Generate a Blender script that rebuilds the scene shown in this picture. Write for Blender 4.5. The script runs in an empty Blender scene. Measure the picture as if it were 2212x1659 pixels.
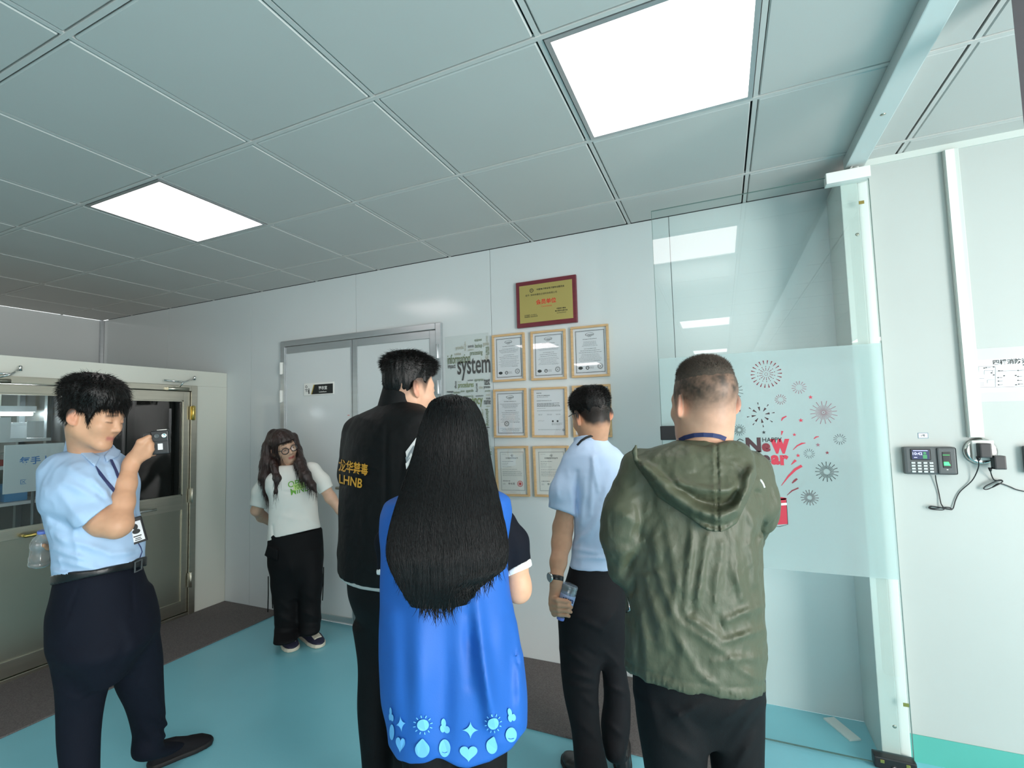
import bpy, bmesh, math, random
import numpy as np
from mathutils import Vector, Matrix
from mathutils.bvhtree import BVHTree

scene = bpy.context.scene
COL = scene.collection
rng = random.Random(7)

# ------------------------------------------------------------------ camera
FOC, YAW, PITCH, ROLL = 1057.04, -0.4228, 0.0659, -0.0264      # focal length in pixels of the 2212 wide frame
CX, CY = 1081.11, 836.54                                        # principal point
EYE = np.array([0.0, 0.0, 1.4991])


def cam_axes():
    cy, sy, cp, sp = math.cos(YAW), math.sin(YAW), math.cos(PITCH), math.sin(PITCH)
    f = np.array([sy * cp, cy * cp, sp])
    r = np.array([cy, -sy, 0.0])
    u = np.cross(r, f)
    c, s = math.cos(ROLL), math.sin(ROLL)
    return c * r + s * u, -s * r + c * u, f


CR, CU, CF = cam_axes()
cam_data = bpy.data.cameras.new('camera')
cam = bpy.data.objects.new('camera', cam_data)
COL.objects.link(cam)
cam_data.sensor_fit = 'HORIZONTAL'
cam_data.sensor_width = 36.0
cam_data.lens = FOC / 2212 * 36.0
cam_data.shift_x = (1106 - CX) / 2212
cam_data.shift_y = (CY - 829.5) / 2212
cam_data.clip_start = 0.02
M = Matrix.Identity(4)
for i in range(3):
    M[i][0], M[i][1], M[i][2], M[i][3] = CR[i], CU[i], -CF[i], EYE[i]
cam.matrix_world = M
scene.camera = cam

# ------------------------------------------------------------------ world, daylight, exposure
world = bpy.data.worlds.new('world')
scene.world = world
world.use_nodes = True
bg = world.node_tree.nodes['Background']
bg.inputs[0].default_value = (0.93, 0.98, 1.0, 1)
bg.inputs[1].default_value = 1.5


def area(name, loc, direction, sx, sy, watts, color):
    li = bpy.data.lights.new(name, 'AREA')
    li.shape = 'RECTANGLE'
    li.size, li.size_y, li.energy, li.color = sx, sy, watts, color
    o = bpy.data.objects.new(name, li)
    COL.objects.link(o)
    o.location = loc
    o.rotation_euler = Vector(direction).to_track_quat('-Z', 'Z').to_euler()
    return o


# daylight entering through the glazed right side of the hall and the windows behind the photographer
area('daylight_side_windows', (3.35, -0.5, 1.25), (-1, 0.10, 0.02), 4.4, 1.7, 280, (1.0, 0.975, 0.94))
area('daylight_rear_windows', (1.2, -5.3, 1.5), (-0.05, 1, 0.12), 4.0, 1.7, 45, (1.0, 0.975, 0.94))

vs = scene.view_settings
vs.view_transform = 'Standard'
vs.look = 'None'
vs.gamma = 1.0
vs.use_curve_mapping = False
vs.exposure = 0.42
try:
    scene.cycles.use_denoising = True
    scene.cycles.max_bounces = 8
    scene.cycles.transparent_max_bounces = 24
    scene.cycles.caustics_reflective = False
    scene.cycles.sample_clamp_indirect = 6.0
except Exception:
    pass

# room numbers (metres)
CEIL = 2.6505
BACK = 2.9465
LEFT = -5.92
RIGHT = 3.4
REAR = -5.4
CELL = 0.62
GX = -3.7223 * CELL          # a ceiling grid line across X
GY = 4.1723 * CELL           # a ceiling grid line across Y


# ------------------------------------------------------------------ pixel helpers
def ray(u, v):
    d = CF + (u - CX) / FOC * CR - (v - CY) / FOC * CU
    return d


def at(u, v, d):
    """point seen at pixel (u, v) at distance d along the viewing axis"""
    return EYE + ray(u, v) * d


def at_y(u, v, y):
    d = ray(u, v)
    return EYE + d * (y / d[1])


def at_x(u, v, x):
    d = ray(u, v)
    return EYE + d * (x / d[0])


def at_z(u, v, z):
    d = ray(u, v)
    return EYE + d * ((z - EYE[2]) / d[2])

# ------------------------------------------------------------------ materials
def lin(c):
    if isinstance(c, str):
        c = c.lstrip('#')
        c = [int(c[i:i + 2], 16) / 255 for i in (0, 2, 4)]
    return tuple((x / 12.92 if x <= 0.04045 else ((x + 0.055) / 1.055) ** 2.4) for x in c) + (1.0,)


MATS = {}


def mat(name, color='#808080', rough=0.5, metal=0.0, spec=0.5, noise=None, bump=None, emit=None, alpha=None,
        attr=None, sheen=0.0, coat=0.0, aniso=None, trans=None, sss=0.0):
    """principled material; noise=(scale, amount, stretch) varies the colour, bump=(kind, scale, strength, stretch)"""
    m = bpy.data.materials.new(name)
    m.use_nodes = True
    nt = m.node_tree
    b = nt.nodes['Principled BSDF']
    b.inputs['Base Color'].default_value = lin(color)
    b.inputs['Roughness'].default_value = rough
    b.inputs['Metallic'].default_value = metal
    b.inputs['Specular IOR Level'].default_value = spec
    if sheen:
        b.inputs['Sheen Weight'].default_value = sheen
    if coat:
        b.inputs['Coat Weight'].default_value = coat
        b.inputs['Coat Roughness'].default_value = 0.08
    if sss:
        b.inputs['Subsurface Weight'].default_value = sss
        b.inputs['Subsurface Radius'].default_value = (1.0, 0.35, 0.2)
        b.inputs['Subsurface Scale'].default_value = 0.006
    if emit:
        b.inputs['Emission Color'].default_value = lin(emit[0])
        b.inputs['Emission Strength'].default_value = emit[1]
    if trans:
        b.inputs['Transmission Weight'].default_value = trans[0]
        b.inputs['IOR'].default_value = trans[1]
    tc = nt.nodes.new('ShaderNodeTexCoord')

    def mapped(stretch):
        mp = nt.nodes.new('ShaderNodeMapping')
        mp.inputs['Scale'].default_value = stretch
        nt.links.new(tc.outputs['Object'], mp.inputs['Vector'])
        return mp.outputs['Vector']
    src = None
    if attr:
        a = nt.nodes.new('ShaderNodeAttribute')
        a.attribute_name = attr
        src = a.outputs['Color']
        nt.links.new(src, b.inputs['Base Color'])
    if noise:
        sc, am, st = (tuple(noise) + ((1, 1, 1),))[:3]
        n = nt.nodes.new('ShaderNodeTexNoise')
        n.inputs['Scale'].default_value = sc
        n.inputs['Detail'].default_value = 5
        nt.links.new(mapped(st), n.inputs['Vector'])
        hv = nt.nodes.new('ShaderNodeMapRange')
        hv.inputs['To Min'].default_value = 1 - am
        hv.inputs['To Max'].default_value = 1 + am
        hv.inputs['From Min'].default_value = 0.25
        hv.inputs['From Max'].default_value = 0.75
        nt.links.new(n.outputs['Fac'], hv.inputs['Value'])
        mx = nt.nodes.new('ShaderNodeMix')
        mx.data_type = 'RGBA'
        mx.blend_type = 'MULTIPLY'
        mx.inputs[0].default_value = 1.0
        mx.inputs[6].default_value = lin(color)
        if src:
            nt.links.new(src, mx.inputs[6])
        nt.links.new(hv.outputs[0], mx.inputs[7])
        nt.links.new(mx.outputs[2], b.inputs['Base Color'])
    if bump:
        kind, sc, strength = bump[:3]
        st = bump[3] if len(bump) > 3 else (1, 1, 1)
        dist = bump[4] if len(bump) > 4 else 0.01
        if kind == 'wave':
            t = nt.nodes.new('ShaderNodeTexWave')
            t.inputs['Scale'].default_value = sc
            t.inputs['Distortion'].default_value = 3.0
            t.inputs['Detail'].default_value = 3
        elif kind == 'voronoi':
            t = nt.nodes.new('ShaderNodeTexVoronoi')
            t.inputs['Scale'].default_value = sc
        elif kind == 'checker':
            t = nt.nodes.new('ShaderNodeTexChecker')
            t.inputs['Scale'].default_value = sc
        else:
            t = nt.nodes.new('ShaderNodeTexNoise')
            t.inputs['Scale'].default_value = sc
            t.inputs['Detail'].default_value = 6
        nt.links.new(mapped(st), t.inputs['Vector'])
        bp = nt.nodes.new('ShaderNodeBump')
        bp.inputs['Strength'].default_value = strength
        bp.inputs['Distance'].default_value = dist
        out = t.outputs.get('Fac') or t.outputs[0]
        nt.links.new(out, bp.inputs['Height'])
        nt.links.new(bp.outputs[0], b.inputs['Normal'])
    MATS[name] = m
    return m


def glass_mat(name, tint=(0.93, 0.98, 0.97), milk=0.0, refl=1.0, ior=1.5):
    """clear sheet: transparent + fresnel mirror, plus a share of milky film"""
    m = bpy.data.materials.new(name)
    m.use_nodes = True
    nt = m.node_tree
    nt.nodes.clear()
    out = nt.nodes.new('ShaderNodeOutputMaterial')
    tr = nt.nodes.new('ShaderNodeBsdfTransparent')
    tr.inputs[0].default_value = tint + (1,)
    gl = nt.nodes.new('ShaderNodeBsdfGlossy')
    gl.inputs['Roughness'].default_value = 0.0
    gl.inputs[0].default_value = (refl, refl, refl, 1)
    fr = nt.nodes.new('ShaderNodeFresnel')
    fr.inputs[0].default_value = ior
    mx = nt.nodes.new('ShaderNodeMixShader')
    geo = nt.nodes.new('ShaderNodeNewGeometry')
    inv = nt.nodes.new('ShaderNodeMath')
    inv.operation = 'SUBTRACT'
    inv.inputs[0].default_value = 1.0
    nt.links.new(geo.outputs['Backfacing'], inv.inputs[1])
    mu = nt.nodes.new('ShaderNodeMath')
    mu.operation = 'MULTIPLY'
    nt.links.new(fr.outputs[0], mu.inputs[0])
    nt.links.new(inv.outputs[0], mu.inputs[1])
    nt.links.new(mu.outputs[0], mx.inputs[0])
    base = tr.outputs[0]
    if milk:
        tl = nt.nodes.new('ShaderNodeBsdfTranslucent')
        tl.inputs[0].default_value = (0.84, 0.93, 0.925, 1)
        df = nt.nodes.new('ShaderNodeBsdfDiffuse')
        df.inputs[0].default_value = (0.84, 0.93, 0.925, 1)
        m2 = nt.nodes.new('ShaderNodeMixShader')
        m2.inputs[0].default_value = 0.5
        nt.links.new(tl.outputs[0], m2.inputs[1])
        nt.links.new(df.outputs[0], m2.inputs[2])
        m3 = nt.nodes.new('ShaderNodeMixShader')
        m3.inputs[0].default_value = milk
        nt.links.new(base, m3.inputs[1])
        nt.links.new(m2.outputs[0], m3.inputs[2])
        base = m3.outputs[0]
    nt.links.new(base, mx.inputs[1])
    nt.links.new(gl.outputs[0], mx.inputs[2])
    nt.links.new(mx.outputs[0], out.inputs[0])
    MATS[name] = m
    return m


# ------------------------------------------------------------------ meshes and objects
def link(o, parent=None):
    COL.objects.link(o)
    if parent is not None:
        o.parent = parent
        o.matrix_parent_inverse = parent.matrix_world.inverted()
    return o


def tag(o, label=None, cat=None, group=None, kind=None):
    if label:
        o['label'] = label
    if cat:
        o['category'] = cat
    if group:
        o['group'] = group
    if kind:
        o['kind'] = kind
    return o


def empty(name, loc, label=None, cat=None, group=None):
    o = bpy.data.objects.new(name, None)
    o.empty_display_size = 0.05
    COL.objects.link(o)
    o.location = Vector(loc)
    o.matrix_world = Matrix.Translation(Vector(loc))
    return tag(o, label, cat, group)


def obj(name, verts, faces, m, parent=None, smooth=False, colors=None):
    me = bpy.data.meshes.new(name)
    if isinstance(verts, np.ndarray):
        verts = verts.tolist()
    if isinstance(faces, np.ndarray):
        faces = faces.tolist()
    me.from_pydata(verts, [], faces)
    me.update()
    if smooth:
        me.polygons.foreach_set('use_smooth', [True] * len(me.polygons))
    if colors is not None:
        ca = me.color_attributes.new('Col', 'FLOAT_COLOR', 'POINT')
        ca.data.foreach_set('color', np.asarray(colors, dtype=np.float32).ravel())
    if m is not None:
        me.materials.append(MATS[m] if isinstance(m, str) else m)
    o = bpy.data.objects.new(name, me)
    return link(o, parent)


class MB:
    """collects simple solids into one mesh"""

    def __init__(self):
        self.bm = bmesh.new()

    def box(self, lo, hi, bevel=0.0, rot=None, seg=2):
        lo, hi = Vector(lo), Vector(hi)
        r = bmesh.ops.create_cube(self.bm, size=1.0)
        vs_ = r['verts']
        s, c = hi - lo, (hi + lo) / 2
        for v in vs_:
            v.co = Vector((v.co.x * s.x, v.co.y * s.y, v.co.z * s.z))
        if bevel:
            es = list({e for v in vs_ for e in v.link_edges})
            rr = bmesh.ops.bevel(self.bm, geom=es, offset=bevel, segments=seg, profile=0.7, affect='EDGES')
            vs_ = list({v for v in rr['verts']} | {v for f in rr['faces'] for v in f.verts})
        for v in vs_:
            if rot is not None:
                v.co = rot @ v.co
            v.co = v.co + c
        return self

    def fbox(self, center, ax, ay, az, sx, sy, sz, bevel=0.0, seg=2):
        """box with its own axes"""
        rot = Matrix((Vector(ax), Vector(ay), Vector(az))).transposed()
        h = Vector((sx, sy, sz)) / 2
        c = Vector(center)
        return self.box(c - h, c + h, bevel, rot, seg)

    def tube(self, pts, r, n=8, closed=False):
        pts = [Vector(p) for p in pts]
        rs = r if isinstance(r, (list, tuple)) else [r] * len(pts)
        rings = []
        up = Vector((0, 0, 1))
        prev = None
        for i, p in enumerate(pts):
            if closed:
                t = pts[(i + 1) % len(pts)] - pts[i - 1]
            else:
                t = pts[min(i + 1, len(pts) - 1)] - pts[max(i - 1, 0)]
            t = t.normalized() if t.length > 1e-9 else Vector((0, 0, 1))
            a = prev if prev is not None else (up if abs(t.dot(up)) < 0.9 else Vector((1, 0, 0)))
            a = (a - t * a.dot(t))
            a = a.normalized() if a.length > 1e-6 else t.orthogonal().normalized()
            prev = a
            b = t.cross(a)
            rings.append([self.bm.verts.new(p + (a * math.cos(2 * math.pi * k / n) + b * math.sin(2 * math.pi * k / n)) * rs[i]) for k in range(n)])
        cnt = len(pts) if closed else len(pts) - 1
        for i in range(cnt):
            A, B = rings[i], rings[(i + 1) % len(pts)]
            for k in range(n):
                f = self.bm.faces.new((A[k], A[(k + 1) % n], B[(k + 1) % n], B[k]))
                f.smooth = True
        if not closed:
            self.bm.faces.new(list(reversed(rings[0])))
            self.bm.faces.new(rings[-1])
        return self

    def lathe(self, base, axis, prof, n=24, side=None, smooth=True):
        """prof: list of (radius, height along axis)"""
        base, axis = Vector(base), Vector(axis).normalized()
        a = Vector(side).normalized() if side is not None else axis.orthogonal().normalized()
        b = axis.cross(a)
        rings = []
        for r, h in prof:
            if r < 1e-6:
                rings.append([self.bm.verts.new(base + axis * h)])
            else:
                rings.append([self.bm.verts.new(base + axis * h + (a * math.cos(2 * math.pi * k / n) + b * math.sin(2 * math.pi * k / n)) * r) for k in range(n)])
        for A, B in zip(rings, rings[1:]):
            for k in range(n):
                q = [A[k % len(A)], A[(k + 1) % len(A)], B[(k + 1) % len(B)], B[k % len(B)]]
                q = list(dict.fromkeys(q))
                if len(q) >= 3:
                    f = self.bm.faces.new(q)
                    f.smooth = smooth
        if len(rings[0]) > 1:
            self.bm.faces.new(list(reversed(rings[0])))
        if len(rings[-1]) > 1:
            self.bm.faces.new(rings[-1])
        return self

    def poly(self, pts, n=None, thick=0.0):
        """flat polygon (thick > 0: extruded along n)"""
        pts = [Vector(p) for p in pts]
        if not thick:
            self.bm.faces.new([self.bm.verts.new(p) for p in pts])
            return self
        n = Vector(n).normalized() * thick
        A = [self.bm.verts.new(p) for p in pts]
        B = [self.bm.verts.new(p + n) for p in pts]
        self.bm.faces.new(list(reversed(A)))
        self.bm.faces.new(B)
        k = len(pts)
        for i in range(k):
            self.bm.faces.new((A[i], A[(i + 1) % k], B[(i + 1) % k], B[i]))
        return self

    def build(self, name, m, parent=None, smooth=None):
        bmesh.ops.recalc_face_normals(self.bm, faces=self.bm.faces[:])
        me = bpy.data.meshes.new(name)
        self.bm.to_mesh(me)
        self.bm.free()
        if smooth is not None:
            me.polygons.foreach_set('use_smooth', [smooth] * len(me.polygons))
        me.materials.append(MATS[m] if isinstance(m, str) else m)
        o = bpy.data.objects.new(name, me)
        return link(o, parent)


def box(name, lo, hi, m, parent=None, bevel=0.0):
    lo2 = [min(a, b) for a, b in zip(lo, hi)]
    hi2 = [max(a, b) for a, b in zip(lo, hi)]
    return MB().box(lo2, hi2, bevel).build(name, m, parent)


def struct(o):
    o['kind'] = 'structure'
    return o


# ------------------------------------------------------------------ lettering
_tcache = {}


def text_geo(s, bold=0.0):
    """flat triangulated lettering of height-1 type, centred; returns (verts Nx2, faces)"""
    key = (s, bold)
    if key in _tcache:
        return _tcache[key]
    cu = bpy.data.curves.new('lettering', 'FONT')
    cu.body = s
    cu.size = 1.0
    cu.resolution_u = 3
    cu.offset = bold
    cu.fill_mode = 'FRONT'
    o = bpy.data.objects.new('lettering', cu)
    me = bpy.data.meshes.new_from_object(o)
    v = np.zeros(len(me.vertices) * 3, dtype=np.float64)
    me.vertices.foreach_get('co', v)
    v = v.reshape(-1, 3)[:, :2]
    f = [tuple(p.vertices) for p in me.polygons]
    bpy.data.objects.remove(o)
    bpy.data.curves.remove(cu)
    bpy.data.meshes.remove(me)
    if len(v):
        lo, hi = v.min(0), v.max(0)
        v = v - (lo + hi) / 2
        size = hi - lo
    else:
        size = np.array([1.0, 1.0])
    _tcache[key] = (v, f, size)
    return _tcache[key]


def text_pts(s, center, right, up, w=None, h=None, bold=0.0):
    """lettering fitted into a w x h box; either may be None to keep the proportions"""
    v, f, size = text_geo(s, bold)
    if w is None and h is None:
        h = 0.05
    sx = (w / size[0]) if w else None
    sy = (h / size[1]) if h else None
    sx = sx if sx else sy
    sy = sy if sy else sx
    c, r, u = (np.asarray(x, dtype=float) for x in (center, right, up))
    P = c + np.outer(v[:, 0] * sx, r) + np.outer(v[:, 1] * sy, u)
    return P, f


class Print:
    """flat print of many letters and marks, one mesh"""

    def __init__(self):
        self.v, self.f, self.n = [], [], 0

    def add(self, P, f):
        self.v.append(np.asarray(P, dtype=float))
        self.f += [tuple(i + self.n for i in q) for q in f]
        self.n += len(P)
        return self

    def text(self, *a, **k):
        return self.add(*text_pts(*a, **k))

    def quad(self, c, r, u, w, h):
        c, r, u = (np.asarray(x, dtype=float) for x in (c, r, u))
        return self.add([c - r * w / 2 - u * h / 2, c + r * w / 2 - u * h / 2, c + r * w / 2 + u * h / 2, c - r * w / 2 + u * h / 2], [(0, 1, 2, 3)])

    def polyline(self, pts, width, n):
        """ribbon along pts lying in the plane with normal n; width scalar or list"""
        pts = [np.asarray(p, dtype=float) for p in pts]
        ws = width if isinstance(width, (list, tuple)) else [width] * len(pts)
        V = []
        for i, p in enumerate(pts):
            t = pts[min(i + 1, len(pts) - 1)] - pts[max(i - 1, 0)]
            s = np.cross(n, t)
            s = s / (np.linalg.norm(s) + 1e-12)
            V += [p - s * ws[i] / 2, p + s * ws[i] / 2]
        return self.add(V, [(2 * i, 2 * i + 1, 2 * i + 3, 2 * i + 2) for i in range(len(pts) - 1)])

    def ring(self, c, r, u, rad, width, n=28):
        c, r, u = (np.asarray(x, dtype=float) for x in (c, r, u))
        V, F_ = [], []
        for k in range(n):
            a = 2 * math.pi * k / n
            d = r * math.cos(a) + u * math.sin(a)
            V += [c + d * (rad - width), c + d * rad]
            F_.append((2 * k, 2 * k + 1, (2 * k + 3) % (2 * n), (2 * k + 2) % (2 * n)))
        return self.add(V, F_)

    def disc(self, c, r, u, ra, rb=None, n=24):
        c, r, u = (np.asarray(x, dtype=float) for x in (c, r, u))
        rb = rb or ra
        V = [c + r * math.cos(2 * math.pi * k / n) * ra + u * math.sin(2 * math.pi * k / n) * rb for k in range(n)]
        return self.add(V, [tuple(range(n))])

    def build(self, name, m, parent=None, bvh=None, direction=None, lift=0.0015):
        V = np.concatenate(self.v) if self.v else np.zeros((0, 3))
        if bvh is not None:
            V = drape(V, bvh, direction, lift)
        return obj(name, V, self.f, m, parent)


def drape(V, bvh, direction, lift):
    """drops points along a direction on to a surface"""
    d = Vector(direction).normalized()
    out = []
    last = None
    for p in V:
        p = Vector(p)
        hit, nrm_, idx, dist = bvh.ray_cast(p - d * 0.6, d, 1.5)
        if hit is None:
            hit, nrm_, idx, dist = bvh.find_nearest(p)
        if nrm_.dot(d) > 0:
            nrm_ = -nrm_
        out.append(hit + nrm_ * lift)
    return np.array([tuple(o) for o in out])

# ------------------------------------------------------------------ material library
mat('wall_panel', '#cfd4d4', 0.15, spec=0.5, noise=(1.2, 0.03), bump=('noise', 2.5, 0.04))
mat('wall_white', '#b3b8b4', 0.45, noise=(2.0, 0.025), bump=('noise', 4, 0.05))
mat('seam_dark', '#59615f', 0.8)
mat('ceiling_tile', '#c2c0bc', 0.5, noise=(1.5, 0.025), bump=('checker', 22, 0.10, (1, 1, 1), 0.004))
mat('ceiling_bar', '#c9c6c2', 0.45)
mat('ceiling_gap_shade', '#22282a', 0.9)  # dark slab colour paints in the shade of the gaps between tiles
mat('floor_teal', '#84cad8', 0.26, spec=0.45, noise=(1.4, 0.05), bump=('noise', 120, 0.04))
mat('teal_paint', '#55aa9e', 0.4, noise=(3, 0.06))
mat('mat_fibre', '#6a6462', 0.95, noise=(160, 0.35), bump=('noise', 260, 0.8, (1, 1, 1), 0.004))
mat('mat_edge', '#33312f', 0.8)
mat('steel', '#b9b6a8', 0.32, metal=1.0, noise=(3, 0.06, (1, 1, 14)), bump=('noise', 60, 0.03, (1, 1, 20)))
mat('steel_lower', '#a8a799', 0.36, metal=1.0, noise=(2, 0.05))
mat('chrome', '#d5d6d2', 0.12, metal=1.0)
mat('brass', '#c0aa62', 0.25, metal=1.0)
mat('aluminium', '#c5c9cb', 0.35, metal=0.85, noise=(4, 0.05, (1, 1, 10)))
mat('booth_white', '#d6d7cc', 0.4, noise=(2, 0.02))
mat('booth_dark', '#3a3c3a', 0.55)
mat('beam_paint', '#c9d1cf', 0.45, noise=(2, 0.03))
mat('jamb_paint', '#c8cec8', 0.4)
mat('white_plastic', '#e6e7e2', 0.4)
mat('black_plastic', '#17181a', 0.4)
mat('dark_grey_plastic', '#4a4f50', 0.45)
mat('key_grey', '#c9d2d0', 0.5)
mat('ink_black', '#1b1e1d', 0.6)
mat('ink_grey', '#6c7170', 0.6)
mat('ink_red', '#cf2e22', 0.5)
mat('pine', '#c9a679', 0.5, noise=(14, 0.12, (1, 1, 6)), bump=('noise', 40, 0.1, (1, 1, 8)))
mat('maroon_wood', '#6d2a33', 0.3, noise=(10, 0.15, (1, 1, 5)))
mat('gold_plate', '#c3b06a', 0.34, metal=0.55, noise=(3, 0.05))
mat('paper', '#e2e3e6', 0.7, noise=(4, 0.02))
mat('paper_warm', '#e5e3dc', 0.7, noise=(4, 0.02))
mat('lamp_diffuser', '#ffffff', 0.5, emit=('#fff1ef', 4.0))
mat('mauve_paint', '#8a7d82', 0.6)
glass_mat('door_glass', (0.955, 0.985, 0.98), 0.0, 1.0, 1.75)
glass_mat('frosted_film', (0.86, 0.925, 0.925), 0.42, 0.12, 1.4)
glass_mat('frame_glass', (0.98, 0.985, 0.985), 0.0, 1.0, 1.95)
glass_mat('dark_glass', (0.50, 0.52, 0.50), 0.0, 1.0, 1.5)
glass_mat('booth_glass', (0.86, 0.90, 0.90), 0.0, 1.0, 1.5)
glass_mat('acrylic', (0.985, 0.99, 0.985), 0.03, 0.8, 1.35)

X3, Y3, Z3 = np.eye(3)

# ------------------------------------------------------------------ floor, walls, ceiling
struct(box('floor', (LEFT, REAR, -0.1), (RIGHT, BACK, 0.0), 'floor_teal'))

wb = struct(box('wall_back', (LEFT, BACK + 0.012, 0), (0.60, BACK + 0.10, CEIL), 'seam_dark'))
seams = [LEFT, -4.83, -3.68, -2.53, -1.38, -0.225, 0.60]
for a, b in zip(seams, seams[1:]):
    box('wall_panel', (a + 0.0015, BACK, 0.0), (b - 0.0015, BACK + 0.0115, CEIL), 'wall_panel', wb, 0.0012)
struct(box('wall_left', (LEFT - 0.1, REAR, 0), (LEFT, BACK + 0.1, CEIL), 'wall_panel'))
tr = struct(box('trim_1', (LEFT + 0.002, BACK - 0.03, 1.97), (LEFT + 0.03, BACK - 0.002, CEIL), 'aluminium'))
struct(box('wall_rear', (LEFT, REAR - 0.1, 0), (RIGHT, REAR, 0.75), 'wall_white'))
struct(box('wall_rear_upper', (LEFT, REAR - 0.1, 2.45), (RIGHT, REAR, CEIL), 'wall_white'))
struct(box('wall_rear_side', (LEFT, REAR - 0.1, 0.75), (-0.9, REAR, 2.45), 'wall_white'))

# right wall, in front of the back wall, with its painted skirting
RW = 2.705
wr_ = struct(box('wall_right', (0.652, RW, 0.0), (RIGHT, BACK + 0.1, CEIL), 'wall_white'))
struct(box('baseboard_right', (0.654, RW - 0.004, 0.0), (RIGHT, RW, 0.112), 'teal_paint'))
struct(box('trim_2', (0.652, RW - 0.006, CEIL - 0.03), (RIGHT, RW, CEIL), 'jamb_paint'))
# window sill wall and header of the glazed right side
struct(box('wall_window_sill', (RIGHT, REAR, 0), (RIGHT + 0.1, BACK, 0.35), 'wall_white'))
struct(box('wall_window_head', (RIGHT, REAR, 2.52), (RIGHT + 0.1, BACK, CEIL), 'wall_white'))

# jamb post at the end of the right wall (seen through the glass door)
jp = struct(MB().box((0.548, 2.64, 0.0), (0.612, BACK, CEIL - 0.06), 0.004).build('trim_3', 'jamb_paint'))
box('jamb_face', (0.614, 2.652, 0.0), (0.651, BACK, CEIL - 0.06), 'white_plastic', jp, 0.003)
for z in (2.29, 1.2, 0.16):
    MB().lathe((0.598, 2.641, z), (0, -1, 0), [(0.006, 0), (0.007, 0.002), (0.004, 0.003)], 12).build('screw', 'steel', jp)

# ceiling beam over the door line
bm_ = struct(MB().box((0.567, REAR, 2.598), (0.643, 2.648, CEIL), 0.004).build('trim_4', 'beam_paint'))
MB().lathe((0.605, 2.2, 2.599), (0, 0, -1), [(0.008, 0), (0.009, 0.002), (0.003, 0.004)], 12).build('screw', 'steel', bm_)
MB().tube([(0.575, 2.640, 2.598), (0.588, 2.628, 2.586), (0.600, 2.618, 2.590), (0.612, 2.604, 2.584)], 0.005, 6).tube(
    [(0.592, 2.62, 2.598), (0.585, 2.600, 2.585)], 0.004, 6).build('cable_stub', 'ceiling_bar', bm_)

# post at the right edge of the view
struct(MB().box((0.768, 1.655, 0.0), (0.835, 1.72, CEIL), 0.006).build('trim_5', 'mauve_paint'))

# suspended ceiling
ce = struct(box('ceiling', (LEFT, REAR, CEIL + 0.022), (RIGHT, BACK + 0.1, CEIL + 0.12), 'ceiling_gap_shade'))
lights = []
xs = [GX + i * CELL for i in range(-6, 13)]
ys = [GY - j * CELL for j in range(0, 13)]
light_cells = {(3, 1), (-1, 1), (3, 6), (-1, 6), (7, 6), (3, 11), (-1, 11), (7, 11)}
tile_mesh = {}


def tile(x0, x1, y0, y1):
    w, h = x1 - x0, y1 - y0
    key = (round(w, 3), round(h, 3))
    if key not in tile_mesh:
        o = MB().box((-w / 2, -h / 2, 0), (w / 2, h / 2, 0.012), 0.004, seg=1).build('ceiling_tile', 'ceiling_tile', ce)
        tile_mesh[key] = o.data
    else:
        o = link(bpy.data.objects.new('ceiling_tile', tile_mesh[key]), ce)
    o.location = ((x0 + x1) / 2, (y0 + y1) / 2, CEIL)


GA, GB = 0.010, 0.016           # tile gaps either side of a bar: the wide one shows dark
col_edges = [LEFT] + [x for x in xs if LEFT + 0.05 < x < RIGHT - 0.05] + [RIGHT]
row_edges = [BACK] + [y for y in ys if y < BACK - 0.05 and y > REAR + 0.05] + [REAR]
for a, b in zip(col_edges, col_edges[1:]):
    for hi, lo in zip(row_edges, row_edges[1:]):
        ci, rj = round((a - GX) / CELL), round((GY - hi) / CELL)
        if (ci, rj) in light_cells and b - a > 0.5:
            lights.append((a, b, lo, hi))
            continue
        if lo < -3.0 or a > 2.4:
            pass
        tile(a + GA, b - GB, lo + GB, hi - GA)
for x in col_edges[1:-1]:
    box('ceiling_bar', (x - 0.009, REAR, CEIL + 0.001), (x + 0.007, BACK, CEIL + 0.016), 'ceiling_bar', ce)
for y in row_edges[1:-1]:
    box('ceiling_bar', (LEFT, y - 0.007, CEIL - 0.001), (RIGHT, y + 0.009, CEIL + 0.014), 'ceiling_bar', ce)

light_names = {(3, 1): 'large glowing square ceiling panel at the top, nearest the camera',
               (-1, 1): 'glowing ceiling panel further left, above the photographer and the steel doors'}
for a, b, lo, hi in lights:
    ci, rj = round((a - GX) / CELL), round((GY - hi) / CELL)
    lab = light_names.get((ci, rj), 'glowing ceiling panel in the %s row behind the camera, %s of its row' % ('nearer' if rj < 8 else 'further', {-1: 'leftmost', 3: 'middle', 7: 'rightmost'}[ci]))
    t = empty('ceiling_light', ((a + b) / 2, (lo + hi) / 2, CEIL), lab, 'ceiling light', 'square ceiling light panels')
    f = MB()
    w = 0.016
    A, B, L_, H_ = a + 0.012, b - 0.012, lo + 0.012, hi - 0.012
    f.box((A, L_, CEIL - 0.004), (A + w, H_, CEIL + 0.012)).box((B - w, L_, CEIL - 0.004), (B, H_, CEIL + 0.012))
    f.box((A + w, L_, CEIL - 0.004), (B - w, L_ + w, CEIL + 0.012)).box((A + w, H_ - w, CEIL - 0.004), (B - w, H_, CEIL + 0.012))
    f.build('light_frame', 'aluminium', t)
    box('diffuser', (A + w, L_ + w, CEIL + 0.002), (B - w, H_ - w, CEIL + 0.008), 'lamp_diffuser', t)

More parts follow.
